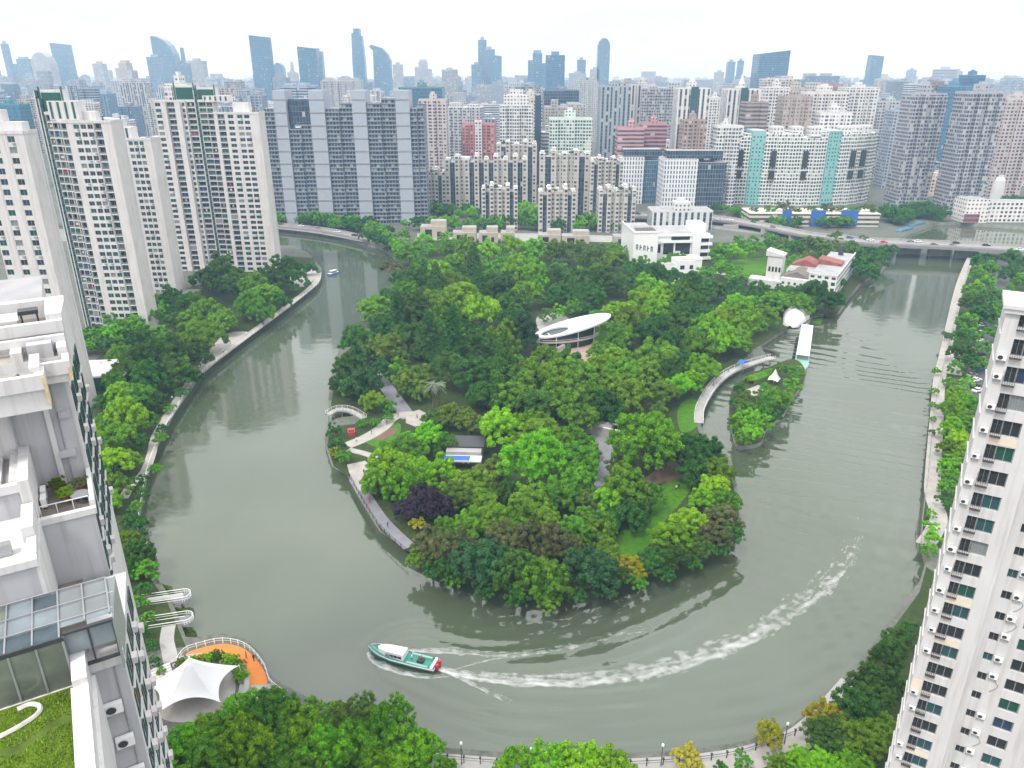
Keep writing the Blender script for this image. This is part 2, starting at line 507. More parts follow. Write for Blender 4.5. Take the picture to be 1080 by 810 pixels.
    def ribbon(s, path, width, z, mat, thick=0.0):
        L, Rr = offset_path(path, width / 2)
        for i in range(len(path) - 1):
            a, b, c, d = Rr[i], Rr[i+1], L[i+1], L[i]
            s.face([(*a, z), (*b, z), (*c, z), (*d, z)], mat)
            if thick:
                s.face([(*a, z-thick), (*b, z-thick), (*b, z), (*a, z)], mat)
                s.face([(*c, z-thick), (*d, z-thick), (*d, z), (*c, z)], mat)
    def mesh(s, name):
        me = bpy.data.meshes.new(name)
        me.from_pydata(s.v, [], s.f)
        for k in s.mats:
            me.materials.append(M[k])
        me.polygons.foreach_set('material_index', s.m)
        ul = me.uv_layers.new(name='UVMap')
        ul.data.foreach_set('uv', np.array([c for f in s.uv for p in f for c in p], dtype=np.float32))
        ca = me.color_attributes.new('wall', 'FLOAT_COLOR', 'CORNER')
        ca.data.foreach_set('color', np.array([x for f, c in zip(s.f, s.c) for _ in f for x in (*c, 1)], dtype=np.float32))
        me.update()
        return me
    def build(s, name, parent=None, smooth=False, weld=False):
        me = s.mesh(name)
        if weld:
            import bmesh
            bm = bmesh.new(); bm.from_mesh(me)
            bmesh.ops.remove_doubles(bm, verts=bm.verts, dist=0.002)
            bm.to_mesh(me); bm.free()
        if smooth:
            me.polygons.foreach_set('use_smooth', [True] * len(me.polygons))
        return link(name, me, parent)

def offset_path(path, h):
    L, Rr = [], []
    for i, p in enumerate(path):
        a, b = path[max(i - 1, 0)], path[min(i + 1, len(path) - 1)]
        dx, dy = b[0] - a[0], b[1] - a[1]
        l = math.hypot(dx, dy) or 1
        nx, ny = -dy / l, dx / l
        L.append((p[0] + nx * h, p[1] + ny * h))
        Rr.append((p[0] - nx * h, p[1] - ny * h))
    return L, Rr

def link(name, data, parent=None):
    o = bpy.data.objects.new(name, data)
    COL.objects.link(o)
    if parent is not None:
        o.parent = parent
    return o

USED = {}
def tag(o, label, cat, group=None, kind=None):
    o['label'] = label
    o['category'] = cat
    if group: o['group'] = group
    if kind: o['kind'] = kind
    return o

def thing(name, loc, rz=0.0, label=None, cat=None, group=None):
    o = bpy.data.objects.new(name, None)
    o.empty_display_size = 0.5
    o.location = loc
    o.rotation_euler = (0, 0, rz)
    COL.objects.link(o)
    if label: tag(o, label, cat, group)
    return o

def copy_tree(o, parent=None):
    c = o.copy()
    COL.objects.link(c)
    if parent is not None: c.parent = parent
    for ch in o.children: copy_tree(ch, c)
    return c

def structure(o):
    o['kind'] = 'structure'
    return o

def smooth_path(pts, n=6, closed=False):
    """Catmull-Rom through points"""
    out = []
    N = len(pts)
    rngi = range(N if closed else N - 1)
    for i in rngi:
        p = [pts[(i + k) % N] if closed else pts[min(max(i + k, 0), N - 1)] for k in (-1, 0, 1, 2)]
        for j in range(n):
            t = j / n
            out.append(tuple(0.5 * ((2*p[1][c]) + (-p[0][c]+p[2][c])*t + (2*p[0][c]-5*p[1][c]+4*p[2][c]-p[3][c])*t*t + (-p[0][c]+3*p[1][c]-3*p[2][c]+p[3][c])*t**3) for c in range(len(pts[0]))))
    if not closed: out.append(tuple(pts[-1]))
    return out

def inside(p, poly):
    x, y = p
    c = False
    for i in range(len(poly)):
        x1, y1 = poly[i]; x2, y2 = poly[i - 1]
        if (y1 > y) != (y2 > y) and x < (x2 - x1) * (y - y1) / (y2 - y1) + x1:
            c = not c
    return c

ORD = ['zeroth', 'first', 'second', 'third', 'fourth', 'fifth', 'sixth', 'seventh', 'eighth', 'ninth', 'tenth', 'eleventh', 'twelfth',
       'thirteenth', 'fourteenth', 'fifteenth', 'sixteenth', 'seventeenth', 'eighteenth', 'nineteenth', 'twentieth', 'twenty-first',
       'twenty-second', 'twenty-third', 'twenty-fourth', 'twenty-fifth', 'twenty-sixth', 'twenty-seventh', 'twenty-eighth', 'twenty-ninth', 'thirtieth']
# ================================================================== SETTING: river, ground, banks
RIVER_PX = [(60,258),(250,262),(305,263),(325,270),(340,288),(336,300),(305,325),(255,362),(213,395),(185,435),(162,480),(152,520),(145,565),
    (158,605),(178,634),(188,655),(198,682),(210,683),(235,678),(260,684),(278,703),(286,722),(300,733),(345,757),(400,782),(455,799),(540,806),
    (640,807),(720,803),(780,794),(835,775),(860,755),(885,730),(915,695),(945,655),(968,622),(975,598),(970,575),(972,545),(978,500),(985,430),
    (1000,365),(1014,300),(1024,275),(1030,266),(1060,263),(1200,262),(1220,246),(1080,243),(1010,237),(985,238),(960,247),(945,258),(942,268),
    (930,288),(908,300),(885,331),(862,335),(845,340),(825,352),(800,368),(806,379),(780,389),(762,402),(744,425),(736,445),(742,470),(770,490),
    (776,520),(779,555),(770,572),(742,584),(700,600),(640,618),(570,626),(505,614),(455,594),(428,580),(400,560),(380,528),(366,502),(350,492),
    (343,470),(346,455),(356,448),(374,446),(386,439),(372,431),(347,429),(350,405),(358,375),(385,352),(412,322),(424,292),(414,272),(400,261),
    (360,252),(300,244),(60,238)]
RIVER = [at(x, y, 0) for x, y in RIVER_PX]
BIG = 9000
mb = MB()
outer = [(-BIG, -400), (BIG, -400), (BIG, BIG), (-BIG, BIG)]
polys = [[Vector((x, y, 0)) for x, y in outer], [Vector((x, y, 0)) for x, y in RIVER]]
flat = outer + RIVER
for tri in tessellate_polygon(polys):
    pts = [(flat[k][0], flat[k][1], GZ) for k in tri]
    nz = (pts[1][0]-pts[0][0])*(pts[2][1]-pts[0][1])-(pts[1][1]-pts[0][1])*(pts[2][0]-pts[0][0])
    mb.face(pts if nz > 0 else pts[::-1], 'ground_mix')
n = len(RIVER)
for i in range(n):
    a, b = RIVER[i], RIVER[(i + 1) % n]
    mb.face([(*a, -1.5), (*b, -1.5), (*b, GZ), (*a, GZ)], 'quay_wall')
structure(mb.build('ground'))

# inner park floor, bank verges
PARK_PX = [(742,472),(769,491),(775,520),(778,555),(769,571),(741,582),(700,598),(640,616),(570,624),(505,612),(457,593),(430,580),(402,560),(382,528),
    (368,502),(352,492),(345,470),(348,455),(357,449),(375,447),(388,439),(373,430),(349,428),(352,405),(360,375),(387,352),(414,322),(426,292),(416,272),
    (402,262),(470,250),(640,252),(760,256),(900,252),(940,264),(928,287),(906,299),(883,330),(860,333),(843,339),(823,350),(796,368),(760,401),(742,425),(734,445)]
mb = MB(); mb.sheet([at(x, y) for x, y in PARK_PX], GZ + 0.004, 'park_floor'); structure(mb.build('park_ground'))
LEFTBANK_PX = [(330,272),(300,270),(180,310),(100,380),(60,480),(90,600),(140,690),(196,682),(176,634),(155,605),(143,565),(150,520),(160,480),(183,435),(211,395),(253,362),(303,325),(334,300),(338,288)]
mb = MB(); mb.sheet([at(x, y) for x, y in LEFTBANK_PX], GZ + 0.004, 'park_floor'); structure(mb.build('left_bank_ground'))
NEAR_PX = [(300,735),(345,759),(400,784),(455,801),(540,808),(640,809),(720,805),(780,796),(836,777),(861,757),(886,732),(916,697),(946,657),(970,624),(977,598),(1040,640),(1000,900),(150,900),(200,760)]
mb = MB(); mb.sheet([at(x, y) for x, y in NEAR_PX], GZ + 0.004, 'park_floor'); structure(mb.build('near_bank_ground'))
RIGHT_PX = [(972,575),(974,545),(980,500),(987,430),(1002,365),(1016,300),(1026,275),(1100,270),(1120,500),(1060,590)]
mb = MB(); mb.sheet([at(x, y) for x, y in RIGHT_PX], GZ + 0.004, 'park_floor'); structure(mb.build('right_bank_ground'))

# --- water surface with real ripples and the boat's wake
TRACK_PX = [(436,694),(468,704),(500,712),(560,716),(640,711),(720,693),(790,664),(845,632),(885,598),(902,560),(912,500),(915,430),(935,340),(965,280)]
TRACK = smooth_path([at(x, y, 0) for x, y in TRACK_PX], 8)
TA = np.array(TRACK)
TS = np.concatenate([[0], np.cumsum(np.hypot(*np.diff(TA, axis=0).T))])

def track_sd(X, Y):
    """signed distance to the boat's track and arc length along it"""
    best = np.full(X.shape, 1e9); sgn = np.ones(X.shape); arc = np.zeros(X.shape)
    for i in range(len(TA) - 1):
        ax, ay = TA[i]; dx, dy = TA[i+1] - TA[i]
        l2 = dx*dx + dy*dy
        t = np.clip(((X-ax)*dx + (Y-ay)*dy) / l2, 0, 1)
        ex, ey = X-ax-t*dx, Y-ay-t*dy
        d = np.hypot(ex, ey)
        k = d < best
        best = np.where(k, d, best)
        sgn = np.where(k, np.sign(dx*ey - dy*ex), sgn)
        arc = np.where(k, TS[i] + t*math.sqrt(l2), arc)
    return best, sgn, arc

def vnoise(X, Y, s, seed):
    """cheap smooth noise from a few rotated sines"""
    r = np.random.default_rng(seed)
    o = np.zeros(X.shape)
    for k in range(6):
        a = r.uniform(0, 2*math.pi); f = r.uniform(0.6, 1.6) / s
        o += np.sin((X*math.cos(a) + Y*math.sin(a)) * f * 2*math.pi + r.uniform(0, 6.28))
    return o / 6

def water_h(X, Y):
    d, sg, arc = track_sd(X, Y)
    nz = vnoise(X, Y, 45, 3)
    # diverging wash on both sides of the track: crests drift outward with age
    lim = 3 + arc * 0.42
    env = np.exp(-(np.maximum(d - lim, 0) / 6.0) ** 2) * (1 - np.exp(-d / 3.0)) * np.exp(-arc / 380.0)
    ph = (d - arc * 0.12) * 2*math.pi / (3.6 + 0.012 * arc) + 2.4 * nz
    h = 0.19 * env * np.sin(ph) * (0.55 + 0.6 * vnoise(X, Y, 26, 5))
    # transom wash
    h += 0.05 * np.exp(-(d / (1.5 + arc*0.02)) ** 2) * np.exp(-arc / 120) * vnoise(X, Y, 2.2, 9) * (arc > 3)
    # long reflected swell in the right-hand reach
    right = 1 / (1 + np.exp(-(X - 55) / 14)) * np.exp(-np.maximum(Y - 330, 0) / 160)
    h += right * 0.15 * np.sin(2*math.pi * (0.42*X + 0.90*Y + 9*vnoise(X, Y, 70, 11)) / 6.5) * (0.55 + 0.7 * vnoise(X, Y, 40, 12))
    h += 0.02 * vnoise(X, Y, 5.5, 21) * (0.25 + right)
    return h

xs = np.concatenate([np.arange(-420, -115, 8.0), np.arange(-115, 150, 0.8), np.arange(150, 640, 7.0)])
ys = np.concatenate([np.arange(70, 300, 0.8), np.arange(300, 470, 2.0), np.arange(470, 760, 9.0)])
X, Y = np.meshgrid(xs, ys)
Z = np.where((X > -116) & (X < 151) & (Y < 440), water_h(X, Y), 0.0)
nx, ny = len(xs), len(ys)
idx = np.arange(nx*ny).reshape(ny, nx)
quads = np.stack([idx[:-1,:-1], idx[:-1,1:], idx[1:,1:], idx[1:,:-1]], -1).reshape(-1, 4)
# keep only cells near the river (not deep under the land)
RA = np.array(RIVER)
def in_poly(X, Y, P):
    c = np.zeros(X.shape, bool)
    for i in range(len(P)):
        x1, y1 = P[i]; x2, y2 = P[i-1]
        if y1 == y2: continue
        c ^= ((y1 > Y) != (y2 > Y)) & (X < (x2-x1)*(Y-y1)/(y2-y1) + x1)
    return c
INR = in_poly(X, Y, RA)
g = INR.copy()
for _ in range(3):
    q = g.copy(); q[1:] |= g[:-1]; q[:-1] |= g[1:]; q[:,1:] |= g[:,:-1]; q[:,:-1] |= g[:,1:]; g = q
keep = g.reshape(-1)[quads].all(1)
quads = quads[keep]
used = np.unique(quads)
rm = np.full(nx*ny, -1); rm[used] = np.arange(len(used))
quads = rm[quads]
verts = np.stack([X, Y, Z], -1).reshape(-1, 3)[used]
def np_mesh(name, verts, quads, mats):
    me = bpy.data.meshes.new(name)
    k = quads.shape[1]
    me.vertices.add(len(verts)); me.loops.add(quads.size); me.polygons.add(len(quads))
    me.vertices.foreach_set('co', verts.astype(np.float32).ravel())
    me.loops.foreach_set('vertex_index', quads.astype(np.int32).ravel())
    me.polygons.foreach_set('loop_start', np.arange(0, quads.size, k, dtype=np.int32))
    for m in mats: me.materials.append(M[m])
    me.update(calc_edges=True)
    me.validate()
    return me
me = np_mesh('water', verts, quads, ['river_water'])
me.polygons.foreach_set('use_smooth', np.ones(len(quads), bool))
structure(link('water', me))
# deep bed so nothing shows below
mb = MB(); mb.sheet([(-500, 40), (700, 40), (700, 800), (-500, 800)], -1.45, 'quay_wall'); structure(mb.build('riverbed'))

# foam ribbons lying on the water
def foam(path_px, widths, thick, name, label, across=9, n=10):
    pts = smooth_path([at(x, y, 0) for x, y in path_px], n)
    nW = np.interp(np.linspace(0, 1, len(pts)), np.linspace(0, 1, len(widths)), widths)
    nT = np.interp(np.linspace(0, 1, len(pts)), np.linspace(0, 1, len(thick)), thick)
    V, UV, T = [], [], []
    for i, p in enumerate(pts):
        a, b = pts[max(i-1, 0)], pts[min(i+1, len(pts)-1)]
        dx, dy = b[0]-a[0], b[1]-a[1]; l = math.hypot(dx, dy)
        for k in range(across):
            s = -1 + 2*k/(across-1)
            V.append((p[0] - dy/l*s*nW[i]/2, p[1] + dx/l*s*nW[i]/2)); UV.append((i, s)); T.append(nT[i])
    V = np.array(V)
    h = water_h(V[:,0], V[:,1]) + 0.05
    V = np.column_stack([V, h])
    q = np.array([[i*across+k, (i+1)*across+k, (i+1)*across+k+1, i*across+k+1] for i in range(len(pts)-1) for k in range(across-1)])
    q = q[:, ::-1]
    me = np_mesh(name, V, q, ['wake_foam'])
    li = q.ravel()
    me.uv_layers.new(name='UVMap').data.foreach_set('uv', np.array(UV, dtype=np.float32)[li].ravel())
    me.attributes.new('thick', 'FLOAT', 'POINT').data.foreach_set('value', np.array(T, dtype=np.float32))
    o = link(name, me)
    tag(o, label, 'wake', kind='stuff')
foam([(460,704),(490,711),(540,717),(600,717),(660,711),(720,697),(780,674),(830,645),(868,615),(893,585),(905,545)], [1.4,2.8,4,5,5.6,6,6.4,6.6,6.6,6,5], [1.5,1.15,0.95,0.85,0.8,0.78,0.75,0.68,0.55,0.35,0.0], 'wake_foam', 'long curving white foam trail behind the speeding green boat')
foam([(466,706),(488,716),(512,728),(540,741)], [1.2,1.5,1.6,2], [1.1,1.0,0.7,0.1], 'bow_wave_foam', 'white foam line spreading towards the near bank behind the boat')
foam([(408,684),(440,686),(480,687),(530,690),(590,684),(640,672),(690,660)], [1.2,1.8,2.2,2.2,2.4,2.4,2], [1.2,1.05,0.8,0.55,0.45,0.35,0.05], 'side_wash_foam', 'thin white wash line on the island side of the boat wake')
foam([(389,688),(396,698),(420,708),(450,713),(480,712)], [1.2,2.0,2.0,1.8,1.5], [1.1,1.3,1.2,0.9,0.1], 'hull_spray_foam', 'white spray foam along the near side of the boat hull')
foam([(480,706),(520,695),(560,690),(615,676)], [0.6,0.8,0.9,0.8], [0.8,0.6,0.5,0.1], 'crossing_wash_foam', 'faint diagonal foam streak between the two wake lines')

# --- paths, plazas, lawns (thin sheets stacked on the ground)
def path(name, px, width, mat, lift, n=6):
    mb = MB(); mb.ribbon(smooth_path([at(x, y) for x, y in px], n), width, GZ + lift, mat); return structure(mb.build(name))
def patch(name, px, mat, lift, n=0):
    p = [at(x, y) for x, y in px]
    if n: p = smooth_path(p, n, True)
    mb = MB(); mb.sheet(p, GZ + lift, mat); return structure(mb.build(name))
path('riverside_path', [(336,288),(331,300),(300,325),(250,362),(207,396),(178,437),(174,442)], 3.2, 'pale_paving', 0.010)
path('bank_footpath', [(176,440),(164,460),(160,478),(152,498),(138,512),(130,526)], 2.6, 'pale_paving', 0.014)
patch('riverside_plaza', [(252,358),(262,350),(238,352),(222,368),(205,392),(214,394)], 'pale_paving', 0.016, 3)
path('riverside_path', [(1024,272),(1012,303),(998,368),(991,400),(988,440),(984,500),(984,522),(990,545),(985,560),(975,575)], 4.0, 'pale_paving', 0.010)
path('service_path', [(1006,395),(1010,378),(1012,366)], 5.0, 'pale_paving', 0.012)
path('riverside_path', [(455,806),(540,812),(640,813),(722,809),(790,799),(838,782),(866,760),(900,722)], 4.5, 'concrete', 0.010)
patch('stone_terrace', [(720,818),(728,806),(782,797),(830,779),(858,770),(850,790),(800,812)], 'pale_paving', 0.014)
path('right_bank_road', [(1060,268),(1056,300),(1044,345),(1030,400),(1022,440),(1030,520)], 7.0, 'asphalt', 0.010)
path('garden_path', [(628,545),(632,520),(638,500),(640,480),(636,466),(628,458)], 4.2, 'grey_path', 0.010)
path('garden_path', [(432,441),(420,425),(405,405),(395,395)], 5, 'grey_path', 0.010)
path('garden_path', [(366,470),(385,462),(402,452),(415,440),(432,437),(447,440)], 4.4, 'pale_paving', 0.014)
path('garden_path', [(367,474),(390,480),(408,490),(424,494)], 2.5, 'pale_paving', 0.012)
patch('paved_terrace', [(366,490),(385,486),(392,492),(390,515),(378,518),(370,505)], 'pale_paving', 0.016)
patch('paved_terrace', [(428,436),(442,432),(452,437),(450,447),(438,450),(428,446)], 'pale_paving', 0.018)
patch('small_lawn', [(384,462),(400,453),(420,446),(422,456),(408,470),(392,470)], 'lawn_green', 0.008, 3)
patch('bare_bed', [(392,462),(404,455),(418,450),(417,457),(404,464)], 'soil', 0.013, 3)
patch('lawn', [(712,500),(727,508),(725,522),(705,545),(692,562),(676,586),(660,590),(650,580),(655,560),(675,558),(690,535),(698,512)], 'lawn_green', 0.008, 4)
patch('bare_ground', [(680,505),(705,488),(720,492),(722,502),(708,508),(690,510)], 'soil', 0.012, 3)
patch('lawn', [(715,430),(730,420),(740,430),(735,450),(718,455)], 'lawn_green', 0.010, 3)
patch('lawn', [(618,352),(640,344),(650,356),(640,370),(622,368)], 'lawn_green', 0.010, 3)
patch('pavilion_plaza', [(565,372),(585,362),(620,358),(632,368),(615,388),(580,388)], 'brick_brown', 0.012, 3)
patch('pavilion_plaza', [(566,335),(585,330),(602,338),(588,350),(570,350)], 'concrete', 0.014, 3)
patch('meadow', [(772,275),(830,272),(845,288),(810,296),(775,292)], 'lawn_green', 0.008, 3)
path('island_lane', [(700,300),(740,285),(790,296),(840,303)], 4, 'concrete', 0.012)
patch('bank_plaza', [(306,292),(318,282),(334,287),(326,300),(312,302)], 'pale_paving', 0.013, 3)
patch('grey_yard', [(440,246),(560,246),(690,250),(690,256),(440,253)], 'concrete', 0.012)
path('far_quay_road', [(230,236),(300,240),(350,246),(402,256)], 13, 'road_grey', 0.012)
path('city_road', [(690,235),(760,240),(830,248),(905,256)], 15, 'road_grey', 0.012)
# ================================================================== TREES
def leaf_cloud(name, seed, shape='round', clumps=60, leaves=85, lsize=0.062, core=True):
    """crown of unit radius; leaf-sized faces gathered in clumps; base at z = 0, top at about z = 1.5"""
    r = np.random.default_rng(seed)
    C, RAD = [], []
    ga = math.pi * (3 - math.sqrt(5))
    if shape == 'cone':
        for i in range(clumps):
            u = (i + 0.5) / clumps
            t = u ** 1.5
            zc = 2.6 * t + 0.15
            rr = (1 - t) * 0.72 * (0.8 + 0.4*r.random()) + 0.03
            a = ga * i + r.normal(0, 0.2)
            C.append((rr*math.cos(a), rr*math.sin(a), zc)); RAD.append(0.14 + 0.18*(1-t))
    else:
        # main limbs each carry a lobe, each lobe several tufts
        nl_ = max(9, clumps // 5)
        for i in range(nl_):
            u = (i + 0.5) / nl_
            z = 1 - 1.30*u
            s = math.sqrt(max(0, 1 - z*z))
            a = ga * i + r.normal(0, 0.30)
            lob = 1 + 0.12*math.sin(2*a + seed) + 0.10*math.sin(3*a + 1.7*seed)
            k = (0.56 + 0.16*r.random()) * lob
            zs = 0.95 if shape == 'round' else (0.6 if shape == 'flat' else 1.25)
            c0 = np.array([s*k*math.cos(a), s*k*math.sin(a), 0.62 + z*k*zs + r.normal(0, 0.05)])
            R0 = 0.27 + 0.13*r.random()
            m_ = int(clumps/nl_*1.0) + 1
            for j in range(m_):
                v = (j + 0.5)/m_
                zz = 1 - 1.35*v
                ss = math.sqrt(max(0, 1 - zz*zz)); b = ga*j + r.uniform(0, 6.28)
                q = c0 + R0*np.array([ss*math.cos(b), ss*math.sin(b), zz*0.85])
                C.append((q[0], q[1], max(q[2], 0.1))); RAD.append((0.11 + 0.075*r.random()) * (0.72 if clumps > 200 else 1))
    V, T = [], []
    for (cx, cy, cz), rad in zip(C, RAD):
        tint = min(1, max(0, 0.5 + r.normal(0, 0.20)))
        m = int(leaves * (rad/0.15)**1.5)
        d = r.normal(size=(m, 3)); d /= np.linalg.norm(d, axis=1)[:, None]
        d[:, 2] = np.where(d[:, 2] < -0.35, -d[:, 2], d[:, 2])
        p = np.array([cx, cy, cz]) + d * rad * r.uniform(0.72, 1.05, m)[:, None]
        nrm = d + 0.45*r.normal(size=(m, 3)); nrm /= np.linalg.norm(nrm, axis=1)[:, None]
        t1 = np.cross(nrm, r.normal(size=(m, 3))); t1 /= np.linalg.norm(t1, axis=1)[:, None]
        t2 = np.cross(nrm, t1)
        sz = lsize * r.uniform(0.65, 1.3, m)[:, None]
        quad = np.stack([p - t1*sz, p - t2*sz*0.7, p + t1*sz, p + t2*sz*0.7], 1)
        V.append(quad.reshape(-1, 3))
        lt = np.clip(tint + r.normal(0, 0.13, m), 0, 1)
        T.append(np.repeat(lt, 4))
    nleaf = sum(len(v) for v in V) // 4
    faces = np.arange(nleaf*4).reshape(-1, 4)
    verts = np.concatenate(V)
    tint = np.concatenate(T)
    # inner mass so the crown is not hollow; its dark tint paints in shade
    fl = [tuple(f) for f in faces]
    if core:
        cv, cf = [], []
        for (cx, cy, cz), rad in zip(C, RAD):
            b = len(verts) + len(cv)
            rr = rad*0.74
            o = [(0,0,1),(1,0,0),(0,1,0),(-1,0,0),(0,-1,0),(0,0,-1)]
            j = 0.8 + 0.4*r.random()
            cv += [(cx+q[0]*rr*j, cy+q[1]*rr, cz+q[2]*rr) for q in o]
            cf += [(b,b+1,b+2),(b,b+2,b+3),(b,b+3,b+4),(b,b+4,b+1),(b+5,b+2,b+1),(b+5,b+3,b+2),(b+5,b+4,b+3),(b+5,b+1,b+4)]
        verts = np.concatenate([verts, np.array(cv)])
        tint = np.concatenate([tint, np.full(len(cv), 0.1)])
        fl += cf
    me = bpy.data.meshes.new(name)
    me.from_pydata(verts.tolist(), [], fl)
    me.attributes.new('tint', 'FLOAT', 'POINT').data.foreach_set('value', tint.astype(np.float32))
    me.materials.append(M['leaf_mid'])
    me.update()
    return me

CROWN = {
    'round': [leaf_cloud('crown', s, 'round', 84 + 6*(s % 4), 96, 0.033 + 0.0035*(s % 4)) for s in range(1, 11)],
    'flat': [leaf_cloud('crown', s, 'flat', 70, 80, 0.042) for s in (11, 12)],
    'tall': [leaf_cloud('crown', s, 'tall', 90, 90, 0.037) for s in (21, 22, 23)],
    'cone': [leaf_cloud('crown', s, 'cone', 90, 34, 0.045) for s in (31, 32)],
    'big': [leaf_cloud('crown', s, 'round', 230, 100, 0.0235) for s in (41, 42, 43)],
}
LOWCROWN = [leaf_cloud('crown', s, sh, 48, 40, 0.064) for s, sh in ((51, 'round'), (52, 'round'), (53, 'tall'), (54, 'flat'))]
def trunk_mesh():
    mb = MB()
    mb.tube([(0,0,-0.3),(0.02,0.01,0.5),(0.0,0.03,1.0),(0.03,0,1.35)], [0.085,0.065,0.05,0.03], 'bark', 7)
    for a, z in ((0.4, 0.75), (2.3, 0.85), (4.1, 0.7), (5.4, 0.95)):
        mb.tube([(0,0,z),(0.22*math.cos(a),0.22*math.sin(a),z+0.28),(0.45*math.cos(a),0.45*math.sin(a),z+0.42)], [0.035,0.025,0.012], 'bark', 5)
    return mb.mesh('trunk')
TRUNK = trunk_mesh()
TREES = []          # dict(obj, x, y, r, col, shape)
SHAPEWORD = dict(round='rounded', flat='low spreading', tall='upright', cone='conical', big='broad rounded')

def put_tree(x, y, r, col, shape, zbase=GZ, hs=None, lift=None):
    root = thing('tree', (x, y, zbase), random.uniform(0, 6.28))
    root['category'] = 'tree'
    me = random.choice(CROWN[shape])
    c = link('crown', me, root)
    lift = lift if lift is not None else (0.15*r if shape == 'cone' else 0.10*r)
    hs = hs or random.uniform(0.9, 1.1)
    c.scale = (r*random.uniform(0.88, 1.12), r*random.uniform(0.88, 1.12), r*hs*random.uniform(0.9, 1.15))
    c.location = (0, 0, lift)
    c.material_slots[0].link = 'OBJECT'
    c.material_slots[0].material = M['leaf_' + col]
    t = link('trunk', TRUNK, root)
    s = (lift + 0.75*r) / 1.35
    t.scale = (s, s, s)
    TREES.append(dict(o=root, x=x, y=y, r=r, col=col, shape=shape))
    return root

def crown_pos(px, py, rpx, z=None):
    r = rpx * 0.25
    for _ in range(4):
        zc = GZ + 0.95*r
        X, Y = at(px, py, zc)
        dep = Y*CP - (zc - CAM_H)*SP
        r = rpx*dep/F_PX
    return X, Y, r

